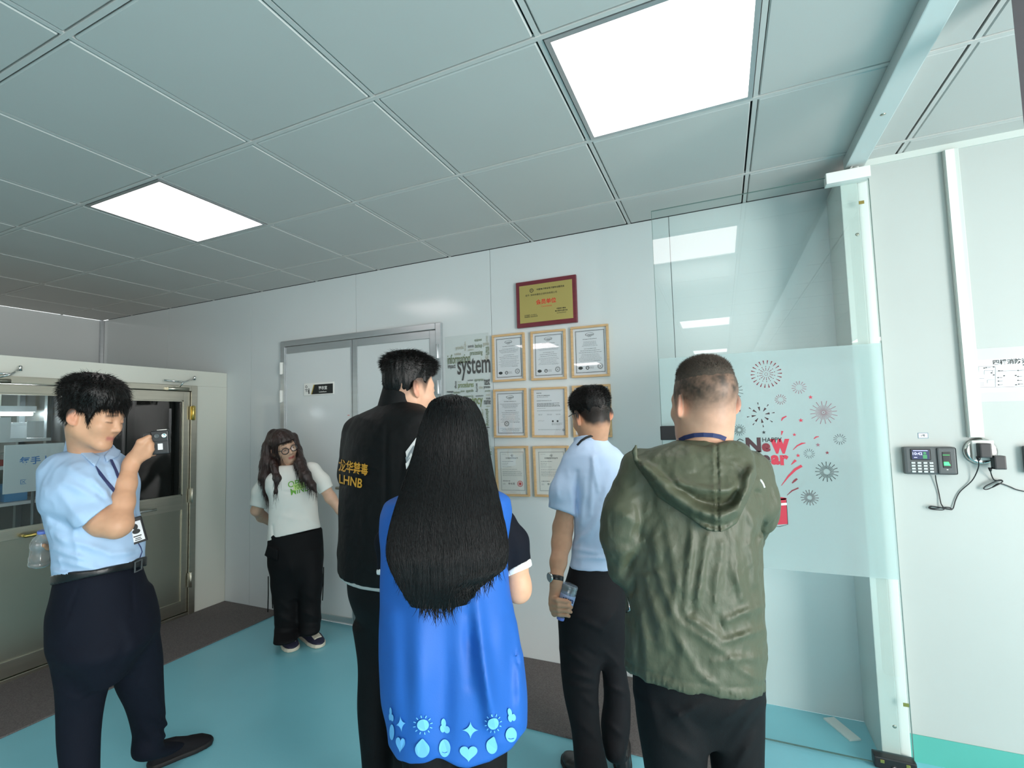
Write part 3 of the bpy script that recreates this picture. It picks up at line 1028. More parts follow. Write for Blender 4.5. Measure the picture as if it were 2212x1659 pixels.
def certificate(corners, kind, label):
    c, r, u, w, h = quad_on_wall(*corners, BACK - 0.012)
    n = np.array([0.0, -1.0, 0.0])
    t = empty('certificate_frame', c + n * -0.012, label, 'picture frame', 'framed certificates on the back wall')
    fw, fd = 0.014, 0.020
    y_back = np.array([0, BACK - c[1] - 0.001, 0])
    cm = c + y_back + n * fd / 2
    for (cc, sw_, sh_) in ((u * (h / 2 - fw / 2), w, fw), (-u * (h / 2 - fw / 2), w, fw)):
        MB().fbox(cm + cc, r, n, u, sw_, fd, sh_, 0.003).build('frame_bar', 'pine', t)
    for cc in (r * (w / 2 - fw / 2), -r * (w / 2 - fw / 2)):
        MB().fbox(cm + cc, r, n, u, fw, fd * 0.98, h - 2 * fw, 0.003).build('frame_bar', 'pine', t)
    pc = c + y_back + n * 0.006
    iw, ih = w - 2 * fw, h - 2 * fw
    MB().fbox(pc, r, n, u, iw, 0.003, ih).build('sheet', 'paper' if kind != 'patent' else 'paper_warm', t)
    MB().fbox(pc + n * 0.0075, r, n, u, iw, 0.0018, ih).build('cover_glass', 'frame_glass', t)
    o = pc + n * 0.0018

    def at_(a, b):
        return o + r * a * iw + u * b * ih
    K, G = Print(), Print()
    rr = random.Random(hash(label) % 1000 if False else len(label) * 7 + int(w * 1e5))

    def lines(P, y0, y1, k, x0=-0.36, x1=0.36, th=0.006, ragged=0.5, center=True):
        for i in range(k):
            yy_ = y0 + (y1 - y0) * (i / max(1, k - 1))
            L = (x1 - x0) * (1 - ragged * rr.random())
            xs_ = (-L / 2 if center else x0)
            end = xs_ + L
            while xs_ < end:
                wl = min(0.02 + 0.06 * rr.random(), end - xs_)
                P.quad(at_(xs_ + wl / 2, yy_), r, u, wl * iw, th * ih)
                xs_ += wl + 0.012

    def border(P, a, b, th):
        for (cc, ww, hh) in ((u * b * ih, a * 2 * iw + th, th), (-u * b * ih, a * 2 * iw + th, th), (r * a * iw, th, b * 2 * ih), (-r * a * iw, th, b * 2 * ih)):
            P.quad(o + cc, r, u, ww, hh)
    if kind in ('iso', 'iso_plain'):
        border(K, 0.43, 0.445, 0.0030)
        border(G, 0.41, 0.43, 0.0008)
        K.text('Creaso', at_(0, 0.36), r, u, h=0.045 * ih, bold=0.01)
        for s in (-1, 1):
            K.polyline([at_(s * 0.13 * math.cos(a), 0.365 + s * 0.035 * math.sin(a)) for a in np.linspace(-0.6, 2.4, 14)], [0.0006 + 0.0012 * math.sin(k / 13 * 3.14) for k in range(14)], n)
        K.text('科睿认证', at_(0, 0.315), r, u, h=0.018 * ih, bold=0.02)
        K.text('MANAGEMENT SYSTEM CERTIFICATE', at_(0, 0.265), r, u, w=0.42 * iw, bold=0.03)
        lines(G, 0.21, 0.12, 5)
        K.text('QUALITY MANAGEMENT SYSTEM', at_(0, 0.06), r, u, w=0.36 * iw, bold=0.02)
        lines(K, 0.02, -0.02, 2, th=0.007)
        lines(G, -0.06, -0.20, 6, ragged=0.3)
        K.polyline([at_(0.10 + 0.022 * k, -0.205 + 0.012 * math.sin(k * 2.1)) for k in range(10)], 0.0012, n)
        if kind == 'iso':
            K.disc(at_(-0.30, -0.345), r, u, 0.070 * iw, 0.033 * ih)
            K.ring(at_(-0.09, -0.345), r, u, 0.055 * iw, 0.020 * iw)
            K.polyline([at_(-0.14, -0.355), at_(-0.09, -0.335), at_(-0.04, -0.35)], 0.0022, n)
            lines(G, -0.325, -0.365, 4, -0.02, 0.12, 0.004, 0.2, False)
            K.ring(at_(0.29, -0.325), r, u, 0.085 * iw, 0.008 * iw)
            G.ring(at_(0.29, -0.325), r, u, 0.068 * iw, 0.018 * iw)
            K.disc(at_(0.29, -0.325), r, u, 0.018 * iw, n=8)
        else:
            K.ring(at_(-0.13, -0.235), r, u, 0.085 * iw, 0.008 * iw)
            G.ring(at_(-0.13, -0.235), r, u, 0.068 * iw, 0.018 * iw)
            K.disc(at_(-0.13, -0.235), r, u, 0.018 * iw, n=8)
            lines(G, -0.34, -0.40, 4, ragged=0.3)
    elif kind == 'letter':
        K.text('intertek', at_(-0.33, 0.43), r, u, w=0.17 * iw, bold=0.02)
        K.text('LETTER OF COMPLIANCE', at_(-0.19, 0.37), r, u, w=0.42 * iw, bold=0.03)
        lines(K, 0.335, 0.335, 1, -0.40, 0.0, 0.006, 0.1, False)
        K.text('SHENZHEN TECHNOLOGY CO., LTD', at_(-0.17, 0.255), r, u, w=0.48 * iw, bold=0.03)
        lines(K, 0.20, 0.13, 5, -0.40, 0.40, 0.008, 0.35, False)
        lines(G, 0.09, 0.09, 1, -0.40, -0.05, 0.006, 0.3, False)
        lines(G, 0.045, 0.03, 2, -0.40, 0.40, 0.005, 0.1, False)
        for x in (-0.36, -0.08, 0.2):
            lines(G, -0.04, -0.055, 2, x, x + 0.16, 0.005, 0.3, False)
        K.polyline([at_(-0.38 + 0.03 * k, -0.20 + 0.025 * abs(math.sin(k * 1.9))) for k in range(8)], 0.0010, n)
        K.disc(at_(0.10, -0.195), r, u, 0.030 * iw)
        K.disc(at_(0.25, -0.195), r, u, 0.030 * iw)
        lines(G, -0.235, -0.275, 4, 0.06, 0.42, 0.004, 0.3, False)
        lines(G, -0.37, -0.385, 2, -0.38, 0.40, 0.004, 0.1, False)
        K.ring(at_(0.43, -0.385), r, u, 0.035 * iw, 0.008 * iw)
        lines(K, -0.385, -0.385, 1, 0.415, 0.445, 0.012, 0, False)
    elif kind == 'patent':
        border(G, 0.40, 0.42, 0.0016)
        border(G, 0.385, 0.41, 0.0007)
        K.polyline([at_(-0.05 + 0.02 * k, 0.335 + 0.018 * math.sin(k * 1.2)) for k in range(6)], 0.0016, n)
        K.polyline([at_(0.0, 0.315), at_(0.01, 0.37), at_(0.05, 0.355), at_(0.02, 0.335)], 0.0026, n)
        K.text('实用新型专利证书', at_(0, 0.285), r, u, w=0.42 * iw, bold=0.012)
        lines(G, 0.37, 0.37, 1, -0.34, -0.18, 0.004, 0, False)
        for yy_, L in ((0.215, 0.4), (0.175, 0.22), (0.14, 0.2), (0.095, 0.35), (0.04, 0.55)):
            lines(K if yy_ > 0.2 else G, yy_, yy_, 1, -0.34, -0.34 + L, 0.006, 0.1, False)
        lines(G, 0.0, -0.10, 6, -0.34, 0.34, 0.005, 0.15, False)
        lines(K, -0.215, -0.215, 1, -0.34, -0.08, 0.010, 0.05, False)
        lines(G, -0.27, -0.29, 2, -0.34, -0.26, 0.006, 0, False)
        K.text('申长雨', at_(-0.04, -0.275), r, u, w=0.22 * iw, bold=0.004)
        if 'seal' in label:
            S_ = Print()
            S_.ring(at_(0.25, -0.275), r, u, 0.095 * iw, 0.016 * iw)
            S_.ring(at_(0.25, -0.275), r, u, 0.070 * iw, 0.008 * iw)
            S_.disc(at_(0.25, -0.275), r, u, 0.045 * iw)
            S_.build('red_seal', 'ink_red', t)
        lines(G, -0.455, -0.455, 1, -0.1, 0.1, 0.004, 0, True)
    else:
        lines(G, 0.3, -0.3, 14, ragged=0.3)
    K.build('print', 'ink_black', t)['kind'] = 'stuff'
    G.build('fine_print', 'ink_grey', t)['kind'] = 'stuff'


certificate(((422, 488), (630, 467), (637, 775), (432, 788)), 'iso', 'wood-framed certificate in the top row, nearest the word wall')
certificate(((668, 465), (892, 444), (900, 766), (678, 777)), 'iso', 'wood-framed certificate, middle of the top row below the gold plaque')
certificate(((925, 437), (1167, 412), (1177, 748), (935, 760)), 'iso', 'wood-framed certificate, rightmost of the top row')
certificate(((430, 833), (641, 825), (648, 1140), (440, 1143)), 'iso_plain', 'wood-framed certificate in the middle row, leftmost')
certificate(((672, 823), (900, 815), (910, 1140), (684, 1141)), 'letter', 'wood-framed compliance letter in the centre of the middle row')
certificate(((935, 810), (1178, 798), (1194, 1138), (945, 1140)), 'blank', 'wood-framed certificate half hidden behind the dark-haired man in the light blue shirt')
certificate(((443, 1197), (655, 1195), (662, 1518), (452, 1515)), 'patent', 'wood-framed patent certificate with a red seal in the bottom row')
certificate(((685, 1195), (915, 1194), (925, 1524), (697, 1520)), 'patent', 'wood-framed patent certificate in the bottom row beside the blue shirt sleeve')

c, r, u, w, h = quad_on_wall((578, 155), (962, 97), (972, 405), (585, 443), BACK - 0.012)
r = r * 0.5 + np.array([1.0, 0, 0]) * 0.5
r = r / np.linalg.norm(r)
u = np.array([-r[2], 0, r[0]])
n = np.array([0.0, -1.0, 0.0])
pl = empty('award_plaque', c, 'maroon wooden plaque with gold plate and red characters above the certificates', 'plaque')
MB().fbox((c[0], BACK - 0.0115, c[2]), r, n, u, w, 0.021, h, 0.006).build('board', 'maroon_wood', pl)
gp = np.array([c[0], BACK - 0.0235, c[2]])
gw, gh = w * 0.875, h * 0.815
MB().fbox(gp, r, n, u, gw, 0.003, gh, 0.0008).build('gold_plate', 'gold_plate', pl)
o = gp + n * 0.0020
g_ = lambda a, b: o + r * a * gw + u * b * gh
K = Print()
K.text('中国电子商会电子园专业委员会', g_(0.10, 0.355), r, u, w=0.52 * gw, bold=0.018)
K.ring(g_(-0.26, 0.345), r, u, 0.013, 0.0035)
K.polyline([g_(-0.275, 0.335), g_(-0.262, 0.365), g_(-0.245, 0.34)], 0.003, n)
K.text('授予: 深圳市德信企创科技有限公司', g_(-0.08, 0.225), r, u, w=0.60 * gw, bold=0.006)
K.text('中国电子商会', g_(0.29, -0.21), r, u, w=0.17 * gw, bold=0.02)
K.text('电子园专业委员会', g_(0.29, -0.27), r, u, w=0.23 * gw, bold=0.018)
K.text('2019年05月06日', g_(0.29, -0.325), r, u, w=0.17 * gw, bold=0.004)
K.text('会员编号: CE190512', g_(-0.29, -0.30), r, u, w=0.24 * gw, bold=0.008)
K.text('有效期至: 2022年05月', g_(-0.285, -0.345), r, u, w=0.25 * gw, bold=0.008)
K.build('lettering', 'ink_black', pl)
K = Print()
K.text('会员单位', g_(0.01, 0.02), r, u, w=0.38 * gw, bold=0.022)
K.text('Committee', g_(0.02, -0.105), r, u, w=0.20 * gw, bold=0.0)
K.build('red_lettering', 'ink_red', pl)

# ------------------------------------------------------------------ acrylic word panel on the wall
WY_ = BACK - 0.0045
a0, a1 = at_y(*c7(120, 498), WY_), at_y(*c7(418, 1268), WY_)
wc = empty('word_panel', ((a0[0] + a1[0]) / 2, BACK - 0.001, (a0[2] + a1[2]) / 2), 'clear acrylic wall panel covered in printed words, beside the grey door', 'wall panel')
box('acrylic_sheet', (a0[0], BACK - 0.004, a1[2]), (a1[0], BACK - 0.0008, a0[2]), 'acrylic', wc)
mat('word_dark', '#4b4a49', 0.4)
mat('word_olive', '#6f7a5c', 0.4)
mat('word_tan', '#a7a694', 0.4)
mat('word_green', '#7d8b5b', 0.4)
words = [('provides', 217, 568, 50, 26, 0, 2), ('value', 253, 555, 12, 60, 1, 2), ('equipment', 334, 518, 48, 17, 0, 1), ('controls', 287, 555, 38, 16, 0, 0), ('software', 287, 578, 38, 10, 0, 2),
         ('backup', 337, 556, 46, 30, 0, 1), ('guide', 384, 543, 38, 30, 0, 2), ('activities', 203, 605, 42, 13, 0, 2), ('processing', 322, 602, 80, 30, 0, 1), ('information', 210, 636, 146, 48, 0, 1),
         ('impact', 165, 688, 50, 32, 0, 0), ('system', 305, 700, 214, 126, 0, 0), ('data', 392, 508, 10, 36, 1, 2), ('ensure', 394, 585, 24, 50, 1, 1), ('it', 355, 638, 6, 22, 0, 2), ('cost', 392, 632, 24, 36, 1, 2),
         ('location', 215, 783, 22, 7, 0, 2), ('coordinator', 285, 773, 36, 9, 0, 0), ('appropriate', 340, 773, 60, 19, 0, 1), ('test', 391, 783, 38, 40, 0, 0), ('storage', 190, 803, 16, 46, 1, 0),
         ('procedures', 255, 808, 100, 40, 0, 3), ('security', 325, 822, 19, 56, 1, 0), ('time', 352, 820, 24, 17, 0, 2), ('process', 391, 821, 42, 17, 0, 0), ('message', 155, 851, 40, 14, 0, 0),
         ('business', 197, 851, 40, 16, 0, 1), ('phase', 235, 845, 26, 17, 0, 1), ('appendix', 281, 843, 50, 22, 0, 1), ('provide', 395, 843, 34, 13, 0, 1), ('organization', 262, 878, 54, 13, 0, 1), ('is', 298, 876, 11, 20, 0, 1),
         ('constitution', 343, 873, 50, 9, 0, 0), ('contact', 398, 868, 28, 9, 0, 2), ('include', 399, 889, 28, 14, 0, 0), ('contingency', 270, 912, 186, 64, 0, 3), ('name', 393, 915, 42, 25, 0, 0), ('chapter', 399, 941, 28, 12, 0, 2),
         ('personnel', 210, 905, 70, 26, 0, 1), ('recovery', 260, 960, 120, 40, 0, 0), ('services', 200, 1000, 110, 34, 0, 1), ('critical', 320, 1000, 90, 30, 0, 2), ('plan', 362, 985, 14, 50, 1, 2),
         ('planning', 392, 1012, 28, 108, 1, 1), ('functions', 394, 1122, 30, 102, 1, 0), ('of', 408, 1205, 24, 26, 1, 2), ('as', 408, 1240, 24, 26, 1, 1), ('support', 300, 1040, 110, 34, 0, 3), ('team', 340, 1080, 60, 28, 0, 1)]
cols = ['word_dark', 'word_olive', 'word_tan', 'word_green']
for s, x, y, w_, h_, rot, ci in words:
    k = 1 / 2.9615
    cpt = at_y(*c7(x, y), WY_)
    e0, e1 = at_y(*c7(x - w_ / 2, y - h_ / 2), WY_), at_y(*c7(x + w_ / 2, y + h_ / 2), WY_)
    W_, H_ = abs(e1[0] - e0[0]), abs(e0[2] - e1[2])
    rr_, uu_ = (X3, Z3) if not rot else (-Z3, X3)
    if rot:
        W_, H_ = H_, W_
    Print().text(s, cpt, rr_, uu_, w=W_, h=H_, bold=0.012).build('word_print', cols[ci], wc)

# ------------------------------------------------------------------ things on the right wall
def w8(x, y):
    return (1700 + x / 2.910, 680 + y / 2.910)


def rw(x, y, off=0.0):
    return at_y(*w8(x, y), RW - off)


# cable trunking
t0, t1, t2, t3 = rw(1050, 0), rw(1150, 0), rw(1128, 775), rw(1215, 775)
tk = empty('cable_trunking', (0.965, RW, 1.37), 'white plastic cable trunking running down the right wall to the socket', 'trunking')
box('channel', (0.938, RW - 0.022, 1.372), (0.988, RW, CEIL - 0.032), 'jamb_paint', tk, 0.003)
box('cover', (0.941, RW - 0.026, 1.375), (0.972, RW - 0.0222, CEIL - 0.034), 'white_plastic', tk, 0.0015)

# socket on a round back plate
s0, s1 = rw(1120, 770), rw(1320, 940)
so = empty('wall_socket', ((s0[0] + s1[0]) / 2, RW, (s0[2] + s1[2]) / 2), 'white wall socket on a round chrome plate holding two adapters', 'socket')
sc_ = np.array([(s0[0] + s1[0]) / 2 - 0.004, RW, (s0[2] + s1[2]) / 2 - 0.002])
MB().lathe(sc_, (0, -1, 0), [(0.054, 0), (0.056, 0.006), (0.050, 0.016), (0.046, 0.018)], 32).build('back_plate', 'chrome', so)
box('face_plate', sc_ + [-0.034, -0.032, -0.036], sc_ + [0.036, -0.0185, 0.046], 'white_plastic', so, 0.004)
MB().lathe(sc_ + [0.018, -0.032, 0.022], (0, -1, 0), [(0.009, 0), (0.009, 0.004), (0.006, 0.005)], 16).build('socket_button', 'white_plastic', so)
# adapters and leads
def cable(name, pts, r, m_, parent=None):
    return MB().tube(pts, r, 8).build(name, m_, parent)


def curve_pts(pts, k=6):
    P = [np.asarray(p, float) for p in pts]
    P = [2 * P[0] - P[1]] + P + [2 * P[-1] - P[-2]]
    out = []
    for i in range(1, len(P) - 2):
        for j in range(k):
            t = j / k
            a, b, c_, d = P[i - 1:i + 3]
            out.append(0.5 * ((2 * b) + (c_ - a) * t + (2 * a - 5 * b + 4 * c_ - d) * t * t + (3 * b - a - 3 * c_ + d) * t ** 3))
    out.append(P[-2])
    return out


ad = empty('power_adapter', rw(1202, 850, 0.05), 'black power adapter plugged into the socket, feeding the fingerprint terminal', 'adapter', 'black power adapters')
a, b = rw(1162, 803), rw(1245, 892)
box('body', (a[0], RW - 0.066, b[2]), (b[0], RW - 0.033, a[2]), 'black_plastic', ad, 0.005)
MB().lathe(rw(1203, 890, 0.045), (0, 0, -1), [(0.008, 0), (0.006, 0.012), (0.003, 0.018)], 12).build('strain_relief', 'black_plastic', ad)
cable('lead', curve_pts([rw(1203, 905, 0.045), rw(1203, 960, 0.03), rw(1165, 1040, 0.010), rw(1090, 1110, 0.006), rw(1060, 1165, 0.006), rw(1042, 1220, 0.008), rw(1010, 1222, 0.010), rw(920, 1205, 0.010), rw(898, 1212, 0.010), rw(925, 1218, 0.014), rw(1010, 1210, 0.014), rw(1035, 1222, 0.016),
                          rw(990, 1216, 0.018), rw(905, 1203, 0.018), rw(900, 1220, 0.018), rw(985, 1225, 0.02), rw(968, 1185, 0.010), rw(955, 1120, 0.006), rw(938, 1045, 0.010), rw(933, 1008, 0.016)]), 0.0021, 'black_plastic', ad)
ad = empty('power_adapter', rw(1284, 920, 0.05), 'black power adapter lower right of the socket with a bundled lead', 'adapter', 'black power adapters')
a, b = rw(1243, 878), rw(1328, 963)
box('body', (a[0] + 0.002, RW - 0.072, b[2]), (b[0], RW - 0.035, a[2]), 'black_plastic', ad, 0.005)
MB().lathe(rw(1277, 960, 0.045), (0, 0, -1), [(0.007, 0), (0.005, 0.010), (0.003, 0.016)], 12).build('strain_relief', 'black_plastic', ad)
loop = []
for k in range(26):
    t = k / 25 * 4.5 * math.pi
    loop.append(rw(1296 + 58 * math.cos(t) + 4 * math.sin(3 * t), 1068 - 26 * math.cos(t) + 16 * math.sin(t), 0.012 + 0.0015 * k / 3))
cable('lead', curve_pts([rw(1277, 970, 0.04), rw(1285, 1005, 0.02), rw(1305, 1040, 0.01)] + loop + [rw(1335, 1060, 0.01), rw(1400, 1080, 0.006), rw(1440, 1098, 0.006), rw(1500, 1112, 0.006)], 3), 0.0021, 'black_plastic', ad)


def terminal(x0, y0_, x1, y1_, label, full):
    a, b = rw(x0, y0_), rw(x1, y1_)
    t = empty('fingerprint_terminal', ((a[0] + b[0]) / 2, RW, b[2]), label, 'access terminal', 'dark grey wall terminals')
    W_, H_ = b[0] - a[0], a[2] - b[2]
    box('housing', (a[0], RW - 0.034, b[2]), (b[0], RW, a[2]), 'dark_grey_plastic', t, 0.010)
    q = lambda fx, fy, off: np.array([a[0] + fx * W_, RW - 0.034 - off, a[2] - fy * H_])
    if not full:
        return t
    box('reader_block', q(0.635, 0.97, 0.0), q(0.985, 0.03, 0.004), 'dark_grey_plastic', t, 0.006)
    box('screen_bezel', q(0.13, 0.47, 0.0), q(0.51, 0.07, 0.0015), 'black_plastic', t, 0.003)
    sc2 = box('screen', q(0.155, 0.44, 0.0015), q(0.485, 0.11, 0.0022), 'screen_navy', t)
    P = Print()
    P.text('10:42', q(0.26, 0.24, 0.0026), X3, Z3, h=0.10 * H_, bold=0.01)
    P.quad(q(0.32, 0.13, 0.0026), X3, Z3, 0.28 * W_, 0.02 * H_)
    P.quad(q(0.22, 0.38, 0.0026), X3, Z3, 0.06 * W_, 0.02 * H_)
    P.build('screen_text', 'screen_text', sc2)
    P = Print()
    P.disc(q(0.40, 0.22, 0.0026), X3, Z3, 0.03 * W_, n=12)
    P.quad(q(0.40, 0.35, 0.0026), X3, Z3, 0.08 * W_, 0.14 * H_)
    P.build('screen_figure', 'screen_green', sc2)
    for i in range(4):
        for j in range(4):
            cx_, cy_ = 0.165 + 0.115 * i, 0.575 + 0.105 * j
            box('key', q(cx_ - 0.038, cy_ + 0.032, 0.0), q(cx_ + 0.038, cy_ - 0.032, 0.004), 'key_grey', t, 0.002)
    box('reader_window', q(0.725, 0.74, 0.004), q(0.875, 0.18, 0.0052), 'black_plastic', t, 0.002)
    MB().poly([q(0.74, 0.66, 0.0054), q(0.86, 0.66, 0.0054), q(0.83, 0.53, 0.0054), q(0.74, 0.53, 0.0054)], (0, -1, 0), 0.0004).build('reader_glow', 'reader_glow', t)
    box('reader_rim', q(0.73, 0.30, 0.0054), q(0.86, 0.27, 0.006), 'reader_dim', t)
    box('reader_mark', q(0.785, 0.82, 0.004), q(0.815, 0.79, 0.0044), 'white_plastic', t)
    return t


mat('screen_navy', '#1c2340', 0.2, emit=('#26305c', 0.5))
mat('screen_text', '#b8c0ff', 0.4, emit=('#b8c0ff', 1.0))
mat('screen_green', '#2c6b45', 0.4, emit=('#2f8a50', 0.6))
mat('reader_glow', '#35e06a', 0.4, emit=('#35ff6a', 1.6))
mat('reader_dim', '#2d8c4c', 0.4, emit=('#2d9c50', 0.5))
terminal(715, 828, 1056, 1003, 'dark grey fingerprint terminal with keypad and glowing green reader on the right wall', True)
terminal(1470, 822, 1760, 1000, 'dark grey wall terminal cut off by the right edge of the picture', False)
# small label sticker
a, b = rw(821, 742), rw(889, 776)
lb = empty('label_sticker', ((a[0] + b[0]) / 2, RW, b[2]), 'small blue-edged paper label above the fingerprint terminal', 'label')
box('sticker_edge', (a[0], RW - 0.0008, b[2]), (b[0], RW, a[2]), 'label_blue' if 'label_blue' in MATS else mat('label_blue', '#5b7f96', 0.6), lb)
box('sticker_face', (a[0] + 0.002, RW - 0.0014, b[2] + 0.002), (b[0] - 0.002, RW - 0.0008, a[2] - 0.002), 'paper', lb)
P = Print()
P.text('1号', ((a[0] + b[0]) / 2, RW - 0.0018, (a[2] + b[2]) / 2), X3, Z3, h=0.010, bold=0.02)
P.build('lettering', 'ink_black', lb)
# evacuation plan in a plastic sleeve
a, b = rw(1183, 215), rw(1720, 535)
ps = empty('wall_notice', ((a[0] + b[0]) / 2, RW, b[2]), 'fire exit floor plan sheet in a plastic sleeve on the right wall', 'notice')
box('sleeve', (a[0], RW - 0.0012, b[2]), (b[0], RW, a[2]), 'sleeve_plastic' if 'sleeve_plastic' in MATS else mat('sleeve_plastic', '#c2c8c5', 0.25), ps, 0.0005)
p0, p1 = rw(1197, 285), rw(1720, 472)
box('plan_sheet', (p0[0], RW - 0.0020, p1[2]), (p1[0], RW - 0.0012, p0[2]), 'paper', ps)
P = Print()
P.text('四楼消防通道', rw(1430, 292, 0.0026), X3, Z3, h=0.022, bold=0.02)
pl_ = lambda x, y: rw(x, y, 0.0024)
for x0, y0_, x1, y1_ in ((1205, 325, 1300, 325), (1205, 325, 1205, 455), (1205, 455, 1310, 455), (1310, 325, 1310, 455), (1240, 350, 1300, 350), (1240, 350, 1240, 375), (1260, 410, 1305, 410), (1260, 410, 1260, 430),
                         (1205, 400, 1240, 400), (1315, 355, 1490, 348), (1315, 455, 1490, 450), (1210, 430, 1240, 430), (1210, 440, 1240, 440), (1290, 350, 1290, 370), (1490, 320, 1640, 318), (1500, 400, 1640, 398)):
    P.polyline([pl_(x0, y0_), pl_(x1, y1_)], 0.0010, Y3)
for x, y in ((1265, 332), (1340, 395), (1342, 417), (1343, 440), (1465, 350), (1465, 388), (1465, 412), (1470, 436), (1345, 352)):
    P.polyline([pl_(x - 14, y), pl_(x + 14, y - 1)], 0.0016, Y3)
    P.add([pl_(x - 20, y), pl_(x - 10, y - 5), pl_(x - 10, y + 5)], [(0, 1, 2)])
for x, y in ((1300, 328), (1365, 383), (1438, 381), (1440, 440), (1488, 315), (1285, 365), (1240, 335), (1300, 378)):
    P.quad(pl_(x, y), X3, Z3, 0.006, 0.004)
P.build('plan_print', 'ink_black', ps)

# ------------------------------------------------------------------ body modelling: smooth solids turned into one mesh
def V3(*a):
    return np.array(a, dtype=float)


def unit(v):
    v = np.asarray(v, dtype=float)
    return v / (np.linalg.norm(v) + 1e-12)


def smin(a, b, k):
    h = np.clip(0.5 + 0.5 * (b - a) / k, 0, 1)
    return b + (a - b) * h - k * h * (1 - h)


def smax(a, b, k):
    return -smin(-a, -b, k)


def sstep(a, b, x):
    t = np.clip((x - a) / (b - a), 0, 1)
    return t * t * (3 - 2 * t)


def proj(P):
    r = P - EYE
    z = r @ CF
    return CX + FOC * (r @ CR) / z, CY - FOC * (r @ CU) / z


def cap(a, b, ra, rb=None):
    a, b = np.asarray(a, float), np.asarray(b, float)
    rb = ra if rb is None else rb
    ba = b - a
    bb = ba @ ba + 1e-12

    def f(P):
        pa = P - a
        t = np.clip(pa @ ba / bb, 0, 1)
        return np.sqrt(((pa - t[:, None] * ba) ** 2).sum(1)) - (ra + (rb - ra) * t)
    m_ = max(ra, rb)
    f.bb = (np.minimum(a, b) - m_, np.maximum(a, b) + m_)
    return f


def ell(c, r, axes=None):
    c, r = np.asarray(c, float), np.asarray(r, float)
    A = np.eye(3) if axes is None else np.asarray(axes, float)

    def f(P):
        q = (P - c) @ A.T
        k0 = np.sqrt(((q / r) ** 2).sum(1))
        k1 = np.sqrt(((q / (r * r)) ** 2).sum(1)) + 1e-9
        return k0 * (k0 - 1) / k1
    m_ = r.max()
    f.bb = (c - m_, c + m_)
    return f


def rbox(c, half, axes, rad):
    c, half, A = np.asarray(c, float), np.asarray(half, float), np.asarray(axes, float)

    def f(P):
        q = np.abs((P - c) @ A.T) - (half - rad)
        return np.sqrt((np.maximum(q, 0) ** 2).sum(1)) + np.minimum(q.max(1), 0) - rad
    m_ = np.linalg.norm(half)
    f.bb = (c - m_, c + m_)
    return f


def limb(pts, k=0.02):
    """pts: (x, y, z, r) chain"""
    segs = [cap(a[:3], b[:3], a[3], b[3]) for a, b in zip(pts, pts[1:])]

    def f(P):
        d = segs[0](P)
        for s in segs[1:]:
            d = smin(d, s(P), k)
        return d
    f.bb = (np.min([s.bb[0] for s in segs], 0), np.max([s.bb[1] for s in segs], 0))
    return f


def lp(u, v, d, halfpx):
    """limb joint given by its pixel, its depth and its half width in pixels"""
    p = at(u, v, d)
    c = math.cos(math.atan((u - CX) / FOC))
    return np.array([p[0], p[1], p[2], halfpx * d / FOC * c])


def dirs(phi):
    """facing direction phi degrees to the right of the viewing direction -> (left, forward)"""
    a = YAW + math.radians(phi)
    F_ = V3(math.sin(a), math.cos(a), 0)
    return V3(-F_[1], F_[0], 0), F_


def ring(uL, uR, v, d, phi, rho):
    """ellipse of body cross-section whose outline touches both pixels; returns centre, half width, half depth"""
    L, F_ = dirs(phi)
    fh, rh = unit(V3(CF[0], CF[1], 0)), unit(V3(CR[0], CR[1], 0))
    out = []
    for u in (uL, uR):
        t = ray(u, v)
        t = unit(V3(t[0], t[1], 0))
        n = V3(t[1], -t[0], 0)          # points to the right of the ray
        out.append((n, math.hypot(n @ L, rho * (n @ F_))))
    (nL, sL), (nR, sR) = out
    # nL.(d fh + c rh) = w sL ;  -nR.(d fh + c rh) = w sR
    A = np.array([[nL @ rh, -sL], [-(nR @ rh), -sR]])
    b = np.array([-d * (nL @ fh), d * (nR @ fh)])
    c, w = np.linalg.solve(A, b)
    C = EYE + d * fh + c * rh
    z = EYE[2] + ray((uL + uR) / 2, v)[2] * d / math.cos(PITCH)
    return V3(C[0], C[1], z), w, rho * w


def spline_table(s, cols, n=160):
    """monotone-ish cubic resampling of columns over s"""
    s = np.asarray(s, float)
    o = np.argsort(s)
    s, cols = s[o], [np.asarray(c, float)[o] for c in cols]
    t = np.linspace(s[0], s[-1], n)
    res = []
    for c in cols:
        m_ = np.gradient(c, s)
        i = np.clip(np.searchsorted(s, t) - 1, 0, len(s) - 2)
        h = s[i + 1] - s[i]
        x = (t - s[i]) / h
        res.append((2 * x ** 3 - 3 * x ** 2 + 1) * c[i] + (x ** 3 - 2 * x ** 2 + x) * h * m_[i] + (-2 * x ** 3 + 3 * x ** 2) * c[i + 1] + (x ** 3 - x ** 2) * h * m_[i + 1])
    return t, res


